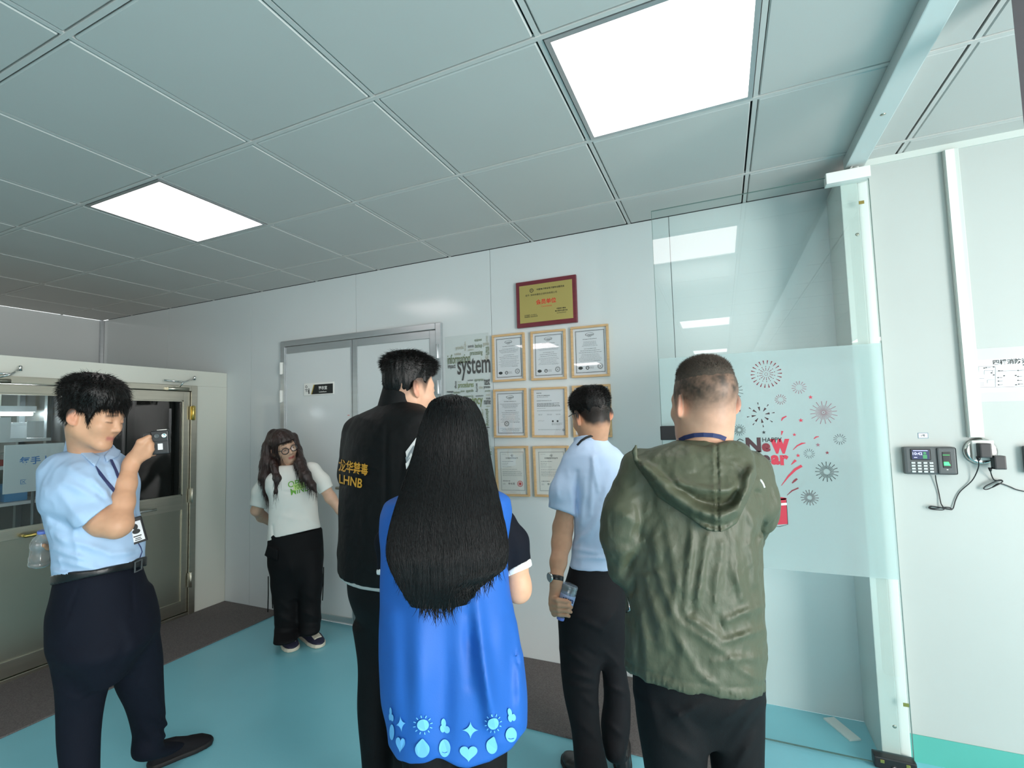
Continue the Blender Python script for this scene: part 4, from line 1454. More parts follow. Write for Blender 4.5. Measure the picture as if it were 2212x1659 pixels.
def loft(secs, phi, kcap=0.03, power=2.0):
    """upright solid through horizontal elliptic sections (centre, half width, half depth)"""
    L, F_ = dirs(phi)
    zs = [s[0][2] for s in secs]
    t, (cx, cy, w, h) = spline_table(zs, [[s[0][0] for s in secs], [s[0][1] for s in secs], [s[1] for s in secs], [s[2] for s in secs]])
    z0, z1 = t[0], t[-1]

    def f(P):
        z = np.clip(P[:, 2], z0, z1)
        dx, dy = P[:, 0] - np.interp(z, t, cx), P[:, 1] - np.interp(z, t, cy)
        W, H = np.interp(z, t, w), np.interp(z, t, h)
        a, b = dx * L[0] + dy * L[1], dx * F_[0] + dy * F_[1]
        if power == 2.0:
            k0 = np.sqrt((a / W) ** 2 + (b / H) ** 2)
            k1 = np.sqrt((a / W ** 2) ** 2 + (b / H ** 2) ** 2) + 1e-9
            d = k0 * (k0 - 1) / k1
            d = np.where(k0 < 0.2, -np.minimum(W, H) * 0.8, d)
        else:
            k0 = (np.abs(a / W) ** power + np.abs(b / H) ** power) ** (1 / power)
            d = (k0 - 1) * np.minimum(W, H)
        return smax(smax(d, P[:, 2] - z1, kcap), z0 - P[:, 2], kcap)
    m_ = max(max(w), max(h))
    f.bb = (V3(min(cx) - m_, min(cy) - m_, z0), V3(max(cx) + m_, max(cy) + m_, z1))
    f.table = (t, cx, cy, w, h, L, F_)
    return f


CULL = [False]


class Field:
    def __init__(self, first=None):
        self.ops = []
        self.bbs = []
        if first is not None:
            self.add(first)

    def add(self, f, k=0.015):
        self.ops.append(('u', f, k))
        self.bbs.append(f.bb)
        return self

    def sub(self, f, k=0.008):
        self.ops.append(('s', f, k))
        return self

    def cut(self, p, n, k=0.004):
        """keep the side of the plane that the normal points away from"""
        p, n = np.asarray(p, float), unit(n)
        self.ops.append(('i', lambda P: (P - p) @ n, k))
        return self

    def keep(self, f, k=0.004):
        self.ops.append(('i', f, k))
        return self

    def disp(self, f):
        self.ops.append(('d', f, 0))
        return self

    def folds(self, lst, gain=1.0):
        """ridges and creases traced as pixel lines: (u0, v0, u1, v1, width, height in metres)"""
        def f(P):
            u, v = proj(P)
            d = np.zeros(len(P))
            if CULL[0]:
                ul, uh, vl, vh = u.min(), u.max(), v.min(), v.max()
            for (a, b, c, e, w, h) in lst:
                if CULL[0]:
                    g = 3 * w
                    if min(a, c) - g > uh or max(a, c) + g < ul or min(b, e) - g > vh or max(b, e) + g < vl:
                        continue
                dx, dy = c - a, e - b
                t = np.clip(((u - a) * dx + (v - b) * dy) / (dx * dx + dy * dy + 1e-9), 0, 1)
                q = (u - a - t * dx) ** 2 + (v - b - t * dy) ** 2
                d -= gain * h * np.exp(-q / (w * w)) * (0.35 + 0.65 * np.sin(np.pi * np.clip(t, 0.08, 0.92)))
            return d
        return self.disp(f)

    def __call__(self, P):
        d = None
        if CULL[0]:
            lo, hi = P.min(0), P.max(0)
        for op, f, k in self.ops:
            if op == 'u':
                if CULL[0]:
                    b = f.bb
                    m_ = k + 0.03
                    if (lo > b[1] + m_).any() or (hi < b[0] - m_).any():
                        continue
                e = f(P)
                d = e if d is None else smin(d, e, k)
            elif d is None:
                return np.full(len(P), 1.0)
            elif op == 's':
                d = smax(d, -f(P), k)
            elif op == 'i':
                d = smax(d, f(P), k)
            else:
                d = d + f(P)
        return np.full(len(P), 1.0) if d is None else d

    @property
    def bb(self):
        return np.min([b[0] for b in self.bbs], 0), np.max([b[1] for b in self.bbs], 0)


def vnoise(P, scale, seed=0):
    """smooth value noise in [-1, 1]"""
    q = (P / scale + seed * 17.13).astype(np.float32)
    i = np.floor(q)
    f = q - i
    f = f * f * (3 - 2 * f)
    i = i.astype(np.int32) & 63
    j = (i + 1) & 63
    x0, x1 = i[:, 0] << 12, j[:, 0] << 12
    y0, y1 = i[:, 1] << 6, j[:, 1] << 6
    z0, z1 = i[:, 2], j[:, 2]
    fx, fy, fz = f[:, 0], f[:, 1], f[:, 2]
    T = NOISE

    def lz(b):
        a = T[b + z0]
        return a + (T[b + z1] - a) * fz

    def ly(x):
        a = lz(x + y0)
        return a + (lz(x + y1) - a) * fy
    a = ly(x0)
    return a + (ly(x1) - a) * fx


NOISE = np.random.RandomState(5).uniform(-1, 1, 64 ** 3).astype(np.float32)


def extract(field, res, pad=0.03, smooth=1, bb=None, reach=1.4):
    """sparse surface nets: returns vertices and quads"""
    lo, hi = bb if bb is not None else field.bb
    lo, hi = lo - pad, hi + pad
    B = 8
    nb = np.ceil((hi - lo) / (B * res)).astype(int)
    gi = np.stack(np.meshgrid(*[np.arange(n) for n in nb], indexing='ij'), -1).reshape(-1, 3)
    ctr = lo + (gi + 0.5) * B * res
    keep = np.zeros(len(ctr), bool)
    for s in range(0, len(ctr), 200000):
        keep[s:s + 200000] = np.abs(field(ctr[s:s + 200000])) < B * res * reach + 0.004
    gi = gi[keep]
    gk = gi // 4
    gi = gi[np.lexsort((gk[:, 2], gk[:, 1], gk[:, 0]))]
    CULL[0] = True
    off = np.stack(np.meshgrid(*[np.arange(B + 1)] * 3, indexing='ij'), -1).reshape(-1, 3)
    K = B + 1
    corner = np.array([(a, b, c) for a in (0, 1) for b in (0, 1) for c in (0, 1)])
    edges = [(a, b) for a in range(8) for b in range(8) if b > a and np.abs(corner[a] - corner[b]).sum() == 1]
    NX, NY = int(nb[1] * B + 2), int(nb[2] * B + 2)
    keyf = lambda c: (c[:, 0].astype(np.int64) * NX + c[:, 1]) * NY + c[:, 2]
    verts, cells, quads = [], [], []
    step = 48
    for s in range(0, len(gi), step):
        g = gi[s:s + step]
        P = (g[:, None, :] * B + off[None]).reshape(-1, 3)
        D = field(lo + P * res).reshape(len(g), K, K, K)
        neg = D < 0
        cnt = sum(neg[:, a:a + B, b:b + B, c:c + B].astype(np.int8) for a, b, c in corner)
        bi, i, j, k = np.nonzero((cnt > 0) & (cnt < 8))
        if not len(bi):
            continue
        cv = np.stack([D[bi, i + a, j + b, k + c] for a, b, c in corner], 1)
        sg = cv < 0
        acc = np.zeros((len(bi), 3))
        n = np.zeros(len(bi))
        for a, b in edges:
            x = sg[:, a] != sg[:, b]
            t = cv[:, a] / (cv[:, a] - cv[:, b] + 1e-20)
            p = corner[a] + t[:, None] * (corner[b] - corner[a])
            acc += np.where(x[:, None], p, 0)
            n += x
        base = g[bi] * B + np.stack([i, j, k], 1)
        verts.append(lo + (base + acc / n[:, None]) * res)
        cells.append(base)
        for ax, cb in ((0, 4), (1, 2), (2, 1)):
            x = sg[:, 0] != sg[:, cb]
            b0 = base[x]
            if not len(b0):
                continue
            o1, o2 = [np.eye(3, dtype=int)[q] for q in range(3) if q != ax]
            q4 = np.stack([keyf(b0), keyf(b0 - o1), keyf(b0 - o1 - o2), keyf(b0 - o2)], 1)
            flip = sg[x, 0] if ax != 1 else ~sg[x, 0]
            q4 = np.where(flip[:, None], q4, q4[:, ::-1])
            ok = (b0 - o1 - o2).min(1) >= 0
            quads.append(q4[ok])
    CULL[0] = False
    Vv, C, Q = np.concatenate(verts), np.concatenate(cells), np.concatenate(quads)
    key = keyf(C)
    o = np.argsort(key)
    key, Vv = key[o], Vv[o]
    idx = np.searchsorted(key, Q)
    idx = np.clip(idx, 0, len(key) - 1)
    ok = (key[idx] == Q).all(1)
    Qi = idx[ok]
    used = np.unique(Qi)
    Vv = Vv[used]
    Qi = np.searchsorted(used, Qi)
    for _ in range(smooth):
        E = np.concatenate([Qi[:, [0, 1]], Qi[:, [1, 2]], Qi[:, [2, 3]], Qi[:, [3, 0]]])
        acc = np.zeros_like(Vv)
        n = np.zeros(len(Vv))
        for c in range(3):
            acc[:, c] = np.bincount(E[:, 0], Vv[E[:, 1], c], len(Vv)) + np.bincount(E[:, 1], Vv[E[:, 0], c], len(Vv))
        n = np.bincount(E[:, 0], minlength=len(Vv)) + np.bincount(E[:, 1], minlength=len(Vv))
        Vv = Vv * 0.5 + 0.5 * acc / np.maximum(n, 1)[:, None]
    return Vv, Qi


def body(name, field, res, m, parent=None, color=None, pad=0.03, smooth=1, reach=1.4):
    Vv, Q = extract(field, res, pad, smooth, None, reach)
    cols = None
    if color is not None:
        cols = np.ones((len(Vv), 4))
        cols[:, :3] = color(Vv)
    me = bpy.data.meshes.new(name)
    me.vertices.add(len(Vv))
    me.vertices.foreach_set('co', Vv.astype(np.float32).ravel())
    me.loops.add(len(Q) * 4)
    me.loops.foreach_set('vertex_index', Q.astype(np.int32).ravel())
    me.polygons.add(len(Q))
    me.polygons.foreach_set('loop_start', np.arange(0, len(Q) * 4, 4, dtype=np.int32))
    me.polygons.foreach_set('use_smooth', np.ones(len(Q), dtype=bool))
    me.update(calc_edges=True)
    me.validate()
    if cols is not None:
        ca = me.color_attributes.new('Col', 'FLOAT_COLOR', 'POINT')
        ca.data.foreach_set('color', cols.astype(np.float32).ravel())
    me.materials.append(MATS[m])
    o = bpy.data.objects.new(name, me)
    link(o, parent)
    return o


def bvh_of(o):
    me = o.data
    mw = o.matrix_world
    return BVHTree.FromPolygons([tuple(v.co) for v in me.vertices], [tuple(p.vertices) for p in me.polygons])


def surf(field, u, v, d0=0.6, d1=4.5, lift=0.0):
    """first point of a solid met along the pixel's ray"""
    r = ray(u, v)
    n = np.linalg.norm(r)
    d = d0
    for _ in range(220):
        p = EYE + r * d
        q = float(field(p[None])[0])
        if q < 0.0006:
            break
        d += max(q, 0.0008) * 0.8 / n
        if d > d1:
            break
    return EYE + r * (d - lift / n)


def strands(P0, D0, length, r0, nseg=4, bend=None, seed=1, r_tip=0.15, wob=0.0):
    """many thin tapered hairs; returns vertices and faces"""
    R = np.random.RandomState(seed)
    n = len(P0)
    length = np.broadcast_to(np.asarray(length, float), (n,))
    P = P0.copy()
    D = D0 / (np.linalg.norm(D0, axis=1, keepdims=True) + 1e-9)
    path = [P.copy()]
    for k in range(nseg):
        P = P + D * (length / nseg)[:, None]
        path.append(P.copy())
        if bend is not None:
            D = D + (bend(P, k) if callable(bend) else bend)
        if wob:
            D = D + R.randn(n, 3) * wob
        D = D / (np.linalg.norm(D, axis=1, keepdims=True) + 1e-9)
    return strand_mesh(np.stack(path, 1), r0, r_tip)


def strand_mesh(path, r0, r_tip=0.15):
    n, k1, _ = path.shape
    T = np.gradient(path, axis=1)
    T /= np.linalg.norm(T, axis=2, keepdims=True) + 1e-9
    ref = np.where(np.abs(T[..., 2:3]) < 0.8, np.array([0, 0, 1.0]), np.array([1.0, 0, 0]))
    A = np.cross(T, ref)
    A /= np.linalg.norm(A, axis=2, keepdims=True) + 1e-9
    Bv = np.cross(T, A)
    tt = np.linspace(0, 1, k1)
    rad = r0 * (1 - (1 - r_tip) * tt ** 1.5)
    rings = []
    for a in range(3):
        an = 2 * math.pi * a / 3
        rings.append(path + (A * math.cos(an) + Bv * math.sin(an)) * rad[None, :, None])
    Vv = np.stack(rings, 2).reshape(-1, 3)             # n, k1, 3
    idx = np.arange(n * k1 * 3).reshape(n, k1, 3)
    F_ = []
    for a in range(3):
        b = (a + 1) % 3
        F_.append(np.stack([idx[:, :-1, a], idx[:, :-1, b], idx[:, 1:, b], idx[:, 1:, a]], -1).reshape(-1, 4))
    return Vv, np.concatenate(F_)


def join_np(name, parts, m, parent=None):
    """several (vertices, quads) sets as one smooth mesh"""
    Vs, Fs, n = [], [], 0
    for v, f in parts:
        Vs.append(v)
        Fs.append(f + n)
        n += len(v)
    Vv, Q = np.concatenate(Vs), np.concatenate(Fs)
    me = bpy.data.meshes.new(name)
    me.vertices.add(len(Vv))
    me.vertices.foreach_set('co', Vv.astype(np.float32).ravel())
    me.loops.add(len(Q) * 4)
    me.loops.foreach_set('vertex_index', Q.astype(np.int32).ravel())
    me.polygons.add(len(Q))
    me.polygons.foreach_set('loop_start', np.arange(0, len(Q) * 4, 4, dtype=np.int32))
    me.polygons.foreach_set('use_smooth', np.ones(len(Q), dtype=bool))
    me.update(calc_edges=True)
    me.materials.append(MATS[m])
    return link(bpy.data.objects.new(name, me), parent)


# ------------------------------------------------------------------ heads, hands, shoes
class Head:
    """head frame: o between the ears, L left, F forward, U up; s size"""

    def __init__(self, o, phi, pitch=0.0, tilt=0.0, s=1.0, wide=1.0, neck=None, nose=1.0, neck_r=(0.056, 0.062)):
        L, F_ = dirs(phi)
        U = V3(0, 0, 1)
        p, t = math.radians(pitch), math.radians(tilt)
        F2 = F_ * math.cos(p) + U * math.sin(p)
        U2 = -F_ * math.sin(p) + U * math.cos(p)
        L3 = L * math.cos(t) + U2 * math.sin(t)
        U3 = -L * math.sin(t) + U2 * math.cos(t)
        self.o, self.M, self.s, self.wide, self.nose = np.asarray(o, float), np.array([L3, F2, U3]), s, wide, nose
        self.neck = neck
        self.neck_r = neck_r
        m_ = 0.19 * s
        self.bb = (self.o - m_, self.o + m_)
        if neck is not None:
            self.bb = (np.minimum(self.bb[0], np.asarray(neck) - 0.07), self.bb[1])

    def loc(self, P):
        q = ((P - self.o) @ self.M.T) / self.s
        q[:, 0] /= self.wide
        return q

    def w(self, l, f, u):
        return self.o + (np.array([l * self.wide, f, u]) * self.s) @ self.M

    def wd(self, l, f, u):
        return unit(np.array([l, f, u]) @ self.M)

    @staticmethod
    def _e(q, c, r):
        p = (q - np.array(c)) / np.array(r)
        k0 = np.sqrt((p ** 2).sum(1))
        k1 = np.sqrt(((p / np.array(r)) ** 2).sum(1)) + 1e-9
        return k0 * (k0 - 1) / k1

    @staticmethod
    def _c(q, a, b, ra, rb):
        return cap(a, b, ra, rb)(q)

    def cran(self, q):
        d = self._e(q, (0, -0.014, 0.032), (0.075, 0.094, 0.085))
        return smin(d, self._e(q, (0, 0.022, -0.030), (0.060, 0.068, 0.082)), 0.03)

    def __call__(self, P):
        q = self.loc(P)
        m_ = q.copy()
        m_[:, 0] = np.abs(m_[:, 0])
        e, c = self._e, self._c
        d = self.cran(q)
        d = smin(d, c(m_, (0.049, -0.004, -0.050), (0.014, 0.060, -0.096), 0.019, 0.018), 0.028)
        d = smin(d, e(q, (0, 0.068, -0.099), (0.018, 0.017, 0.016)), 0.022)
        d = smin(d, e(m_, (0.038, 0.056, -0.030), (0.023, 0.022, 0.022)), 0.028)
        d = smin(d, c(m_, (0.0, 0.081, 0.018), (0.042, 0.064, 0.015), 0.010, 0.009), 0.022)
        d = smax(d, -e(m_, (0.031, 0.093, -0.002), (0.018, 0.0125, 0.011)), 0.012)
        d = smin(d, e(m_, (0.031, 0.0725, -0.003), (0.0145, 0.0135, 0.0115)), 0.004)
        n = self.nose
        d = smin(d, c(q, (0, 0.081, 0.006), (0, 0.086 + 0.016 * n, -0.031), 0.0075, 0.0105), 0.012)
        d = smin(d, e(m_, (0.0115, 0.089, -0.036), (0.008, 0.009, 0.0075)), 0.007)
        d = smin(d, c(m_, (0, 0.0845, -0.0635), (0.020, 0.0745, -0.066), 0.0055, 0.004), 0.006)
        d = smin(d, c(m_, (0, 0.0845, -0.0730), (0.016, 0.0765, -0.0715), 0.0065, 0.0045), 0.006)
        d = smax(d, -c(m_, (0, 0.0925, -0.0682), (0.022, 0.0800, -0.0682), 0.0018, 0.0015), 0.003)
        # ears
        er = m_ - np.array([0.0825, -0.016, -0.010])
        a, b = math.radians(14), math.radians(36)
        y1, z1 = er[:, 1] * math.cos(a) - er[:, 2] * -math.sin(a), er[:, 1] * -math.sin(a) + er[:, 2] * math.cos(a)
        x2, y2 = er[:, 0] * math.cos(b) + y1 * math.sin(b), -er[:, 0] * math.sin(b) + y1 * math.cos(b)
        ee = np.stack([x2, y2, z1], 1)
        ear = e(ee, (0, 0, 0), (0.0075, 0.0185, 0.0315))
        ear = smin(ear, e(ee, (0.0, 0.006, -0.024), (0.006, 0.009, 0.010)), 0.006)
        ear = smax(ear, -e(ee, (0.0085, 0.003, 0.002), (0.006, 0.0105, 0.0185)), 0.004)
        ear = smin(ear, e(ee, (0.001, 0.012, -0.003), (0.005, 0.004, 0.007)), 0.004)
        d = smin(d, ear, 0.006)
        d = d * self.s
        if self.neck is not None:
            nk = cap(self.w(0, -0.020, -0.045), self.neck, self.neck_r[0] * self.s, self.neck_r[1] * self.s)
            d = smin(d, nk(P), 0.028)
        return d


def skin_color(heads, base, lips=None, stubble=None):
    base = np.array(lin(base)[:3])

    def f(Vv):
        c = np.tile(base, (len(Vv), 1))
        c *= (1 + 0.05 * vnoise(Vv, 0.012, 3) + 0.05 * vnoise(Vv, 0.05, 5))[:, None]
        for h in heads:
            q = h.loc(Vv)
            m_ = np.abs(q[:, 0])
            # redder ears, nose, cheeks; lips
            ears = sstep(0.070, 0.080, m_) * sstep(-0.05, -0.03, q[:, 2])
            c = c * (1 + ears[:, None] * np.array([0.06, -0.12, -0.12]))
            if lips is not None:
                lp_ = np.exp(-((q[:, 2] + 0.0685) / 0.0085) ** 2) * (1 - sstep(0.017, 0.025, m_)) * sstep(0.068, 0.078, q[:, 1])
                c = c * (1 - lp_[:, None]) + np.array(lin(lips)[:3]) * lp_[:, None]
            if stubble is not None:
                a, col = stubble(q)
                c = c * (1 - a[:, None]) + np.array(lin(col)[:3]) * a[:, None]
        return c
    return f


def hand(wrist, fdir, palm, thumb_side, curl=(25, 30, 20), r=1.0, spread=4.0, thumb=(0.5, 0.5)):
    """field parts of a hand: wrist point, direction of the metacarpals, palm normal, side of the thumb (+1: palm x fdir)"""
    W = np.asarray(wrist, float)
    f, p = unit(fdir), unit(palm)
    p = unit(p - f * (p @ f))
    s = np.cross(p, f) * thumb_side
    out = []
    lens = [(0.042, 0.025, 0.020), (0.046, 0.029, 0.021), (0.043, 0.027, 0.020), (0.033, 0.020, 0.018)]
    off = [0.030, 0.010, -0.010, -0.028]
    plen = [0.090, 0.093, 0.088, 0.080]
    for i in range(4):
        k = W + f * plen[i] * r + s * off[i] * r
        out.append((cap(W + s * off[i] * 0.55 * r, k, 0.0135 * r, 0.0105 * r), 0.016))
        a = 0
        q = k
        fr = [0.0092, 0.0083, 0.0075, 0.0065]
        if i == 3:
            fr = [x * 0.88 for x in fr]
        dd = unit(f + s * math.radians(spread) * (1.5 - i))
        for j in range(3):
            a += math.radians(curl[j] if not isinstance(curl[j], (list, tuple)) else curl[j][i])
            d_ = dd * math.cos(a) + p * math.sin(a)
            e = q + d_ * lens[i][j] * r
            out.append((cap(q, e, fr[j] * r, fr[j + 1] * r), 0.004))
            q = e
    t0 = W + f * 0.025 * r + s * 0.026 * r + p * 0.006
    t1 = t0 + unit(f * 0.75 + s * 0.55 + p * thumb[0]) * 0.042 * r
    t2 = t1 + unit(f * 0.95 + s * 0.1 + p * (thumb[0] + thumb[1])) * 0.032 * r
    t3 = t2 + unit(f * 0.95 - s * 0.2 + p * (thumb[0] + thumb[1])) * 0.026 * r
    out += [(cap(t0, t1, 0.014 * r, 0.0108 * r), 0.012), (cap(t1, t2, 0.0105 * r, 0.0092 * r), 0.005), (cap(t2, t3, 0.0090 * r, 0.0068 * r), 0.004)]
    return out


def shoe(heel, toe_dir, length, width, m_upper, m_sole, parent, height=0.085, res=0.004, sneaker=False, lift=0.0):
    """heel: back of the heel on the ground; returns the upper's object"""
    heel = np.asarray(heel, float)
    f = unit(V3(toe_dir[0], toe_dir[1], 0))
    s = V3(-f[1], f[0], 0)
    up = V3(0, 0, 1)
    A = np.array([f, s, up])

    def prof(P):
        q = (P - heel) @ A.T
        x = q[:, 0] / length
        tab = np.array([0.0, 0.06, 0.2, 0.45, 0.68, 0.85, 0.95, 1.0])
        w = np.interp(x, tab, np.array([0.30, 0.66, 0.76, 0.78, 1.0, 0.88, 0.60, 0.2])) * width / 2
        side = np.interp(x, tab, np.array([0, 0, 0, 0.0, 0.04, 0.03, 0.0, 0.0])) * width
        hh = np.interp(x, np.array([0, 0.06, 0.25, 0.42, 0.62, 0.85, 1.0]), np.array([0.92, 1.0, 1.0, 0.92, 0.66, 0.50, 0.28])) * height
        return q, x, w, side, hh
    sh = 0.024 if not sneaker else 0.026

    def upper(P):
        q, x, w, side, hh = prof(P)
        z = q[:, 2] - sh * 0.7
        a = np.abs((q[:, 1] - side) / (w * 0.96))
        top = np.clip(z / np.maximum(hh - sh * 0.7, 0.01), -1, 2)
        k = (a ** 2.6 + np.clip(top, 0, 2) ** 2.6) ** (1 / 2.6)
        d = (k - 1) * np.minimum(w, hh) * 0.8
        d = smax(d, -(z), 0.004)
        return smax(smax(d, q[:, 0] - length, 0.006), -q[:, 0] + 0.002, 0.006)
    upper.bb = (heel + np.minimum(0, f * length) - V3(width, width, 0), heel + np.maximum(0, f * length) + V3(width, width, height + 0.03))

    def sole(P):
        q, x, w, side, hh = prof(P)
        d = np.abs(q[:, 1] - side) - (w + 0.004)
        d = smax(d, q[:, 2] - sh, 0.006)
        d = smax(d, 0.001 - q[:, 2], 0.004)
        return smax(smax(d, q[:, 0] - length - 0.004, 0.012), -q[:, 0] - 0.003, 0.012)
    sole.bb = upper.bb
    fu, fs = Field(upper), Field(sole)
    o = body('shoe', fu, res, m_upper, parent)
    body('shoe_sole', fs, res, m_sole, o)
    return o, upper

# ------------------------------------------------------------------ people
mat('skin', '#c99b7e', 0.48, attr='Col', bump=('noise', 320, 0.12, (1, 1, 1), 0.002), sss=0.12, spec=0.4)
mat('hair_black', '#0d0c0b', 0.45, spec=0.28, noise=(60, 0.3), bump=('noise', 220, 0.5, (1, 1, 0.15), 0.003))
mat('hair_glossy', '#0b0b0c', 0.42, spec=0.28, noise=(50, 0.3), bump=('noise', 260, 0.5, (1, 1, 0.06), 0.003))
mat('hair_buzz', '#40362c', 0.7, noise=(120, 0.4), bump=('noise', 420, 0.8, (1, 1, 1), 0.003))
mat('hair_brown', '#2e1d19', 0.4, spec=0.5, noise=(40, 0.35), bump=('noise', 240, 0.5, (1, 1, 0.08), 0.003))
mat('nylon_green', '#484c3b', 0.5, spec=0.4, noise=(3, 0.06), bump=('noise', 55, 0.35, (1, 1, 0.6), 0.006))
mat('cotton_skyblue', '#bfd3ef', 0.75, noise=(3, 0.03), bump=('noise', 500, 0.15, (1, 1, 1), 0.002))
mat('cotton_blue', '#a6c1df', 0.75, noise=(3, 0.03), bump=('noise', 500, 0.15, (1, 1, 1), 0.002))
mat('trouser_black', '#111214', 0.7, spec=0.15, noise=(4, 0.1), bump=('noise', 300, 0.2, (1, 1, 1), 0.002))
mat('trouser_charcoal', '#18191c', 0.7, spec=0.15, noise=(4, 0.1), bump=('noise', 300, 0.2, (1, 1, 1), 0.002))
mat('trouser_navy', '#10141f', 0.8, spec=0.15, noise=(4, 0.1), bump=('noise', 300, 0.2, (1, 1, 1), 0.002))
mat('jacket_black', '#0c0d0e', 0.62, spec=0.2, noise=(4, 0.08), bump=('noise', 90, 0.2, (1, 1, 1), 0.004))
mat('vest_blue', '#195bb0', 0.62, noise=(3, 0.03), bump=('noise', 350, 0.12, (1, 1, 1), 0.002))
mat('tee_navy', '#10131c', 0.8, spec=0.15, bump=('noise', 400, 0.15, (1, 1, 1), 0.002))
mat('tee_white', '#e9e7e0', 0.8, bump=('noise', 400, 0.15, (1, 1, 1), 0.002))
mat('cuff_white', '#e6e6e4', 0.8)
mat('shirt_grey', '#b4b5b2', 0.8)
mat('leather_black', '#131315', 0.35, noise=(10, 0.1), bump=('noise', 180, 0.2, (1, 1, 1), 0.002))
mat('sole_black', '#0e0e0f', 0.7)
mat('suede_black', '#1b1b1e', 0.85, spec=0.15, bump=('noise', 300, 0.3, (1, 1, 1), 0.002))
mat('lanyard_navy', '#27315c', 0.6)
mat('lanyard_black', '#15171a', 0.5)
mat('print_gold', '#d99a2b', 0.55)
mat('vest_print', '#6cb6ee', 0.65)
mat('frame_black', '#16151a', 0.3)


def pants(hips, legs, phi, blend=0.038):
    hips = sorted(hips, key=lambda s: -s[0][2])
    c, w, h = hips[-1]
    hips = hips + [(c - V3(0, 0, 0.06), w * 0.84, h * 0.74), (c - V3(0, 0, 0.14), w * 0.60, h * 0.42)]
    f = Field(loft(hips, phi, 0.012))
    for secs in legs:
        secs = sorted(secs, key=lambda s: -s[0][2])
        c, w, h = secs[0]
        top = hips[0][0][2] - 0.13
        if top - c[2] > 0.05:
            secs = [(V3(c[0], c[1], top), w * 0.60, h * 0.60)] + secs
        f.add(loft(secs, phi, 0.012), blend)
    return f


def add_all(F_, lst):
    for g, k in lst:
        F_.add(g, k)
    return F_


def cap_hair(head, thick, mask, seed, clump=0.004, dirfn=None, lift=0.0):
    """hair shell following the skull: thick(q), mask(q) in head coordinates"""
    def f(P):
        q = head.loc(P)
        d = head.cran(q) * head.s
        t = thick(q)
        m_ = mask(q)
        an = np.arctan2(q[:, 0], q[:, 1] + 0.045)
        rr_ = np.sqrt(q[:, 0] ** 2 + (q[:, 1] + 0.045) ** 2)
        k_ = np.stack([an * 0.12, rr_ * 0.35, q[:, 2] * 0.25], 1)
        n = vnoise(k_, 0.016, seed) + 0.6 * vnoise(k_, 0.007, seed + 1)
        return d - (t + clump * n * sstep(0.3, 0.9, m_)) * m_ + 0.009 * (1 - m_)
    f.bb = (head.o - 0.17 * head.s, head.o + 0.17 * head.s)
    return Field(f)


def hairline(q, fr=0.058, temple=0.030, burn=-0.005, ear=0.018, nape=-0.062, soft=0.008, noise=0.004):
    """1 inside the hair: above a line given over the fore-aft position"""
    y = q[:, 1]
    ys_ = np.array([-0.12, -0.06, -0.035, -0.012, 0.012, 0.030, 0.045, 0.060, 0.085])
    zs_ = np.array([nape, nape, -0.035, ear, ear, burn, temple, fr - 0.005, fr])
    line = np.interp(y, ys_, zs_) + noise * vnoise(q, 0.012, 9)
    return sstep(-soft, soft, q[:, 2] - line)


def sample_hair(Vv, Q, n, seed, keep=None):
    R = np.random.RandomState(seed)
    c = Vv[Q].mean(1)
    nn = np.cross(Vv[Q[:, 1]] - Vv[Q[:, 0]], Vv[Q[:, 3]] - Vv[Q[:, 0]])
    nn /= np.linalg.norm(nn, axis=1, keepdims=True) + 1e-12
    ok = np.arange(len(c))
    if keep is not None:
        ok = ok[keep(c)]
    i = ok[R.randint(0, len(ok), n)]
    return c[i] + R.randn(n, 3) * 0.001, nn[i]


def outward(N, Vv, c):
    s = np.sign(((Vv - c) * N).sum(1, keepdims=True))
    return N * np.where(s == 0, 1, s)


def poly_px(pts):
    """signed distance (pixels) to a traced outline"""
    A = np.array(pts, float)
    B_ = np.roll(A, -1, 0)

    def f(P):
        u, v = proj(P)
        d = np.full(len(P), 1e18)
        s = np.ones(len(P))
        for (ax, ay), (bx, by) in zip(A, B_):
            ex, ey = bx - ax, by - ay
            wx, wy = u - ax, v - ay
            t = np.clip((wx * ex + wy * ey) / (ex * ex + ey * ey + 1e-9), 0, 1)
            d = np.minimum(d, (wx - ex * t) ** 2 + (wy - ey * t) ** 2)
            c1, c2, c3 = v >= ay, v < by, ex * wy > ey * wx
            s = np.where((c1 & c2 & c3) | (~c1 & ~c2 & ~c3), -s, s)
        return s * np.sqrt(d)
    return f


def band(path, width, thick, m_, name, parent, normals):
    """flat strap along a path: width across, thick along the normals"""
    path = [np.asarray(p, float) for p in path]
    V_, F_ = [], []
    for i, p in enumerate(path):
        t = unit(path[min(i + 1, len(path) - 1)] - path[max(i - 1, 0)])
        n = np.asarray(normals[i], float)
        n = unit(n - t * (n @ t))
        s = np.cross(t, n)
        for a, b in ((-1, 0), (1, 0), (1, 1), (-1, 1)):
            V_.append(p + s * a * width / 2 + n * b * thick)
    k = len(path)
    for i in range(k - 1):
        for a in range(4):
            F_.append((4 * i + a, 4 * i + (a + 1) % 4, 4 * i + 4 + (a + 1) % 4, 4 * i + 4 + a))
    F_ += [(3, 2, 1, 0), tuple(4 * (k - 1) + a for a in range(4))]
    return obj(name, np.array(V_), F_, m_, parent, smooth=False)


def grad(field, p, e=0.003):
    p = np.asarray(p, float)
    Q_ = np.array([p + V3(e, 0, 0), p - V3(e, 0, 0), p + V3(0, e, 0), p - V3(0, e, 0), p + V3(0, 0, e), p - V3(0, 0, e)])
    d = field(Q_)
    return unit(V3(d[0] - d[1], d[2] - d[3], d[4] - d[5]))


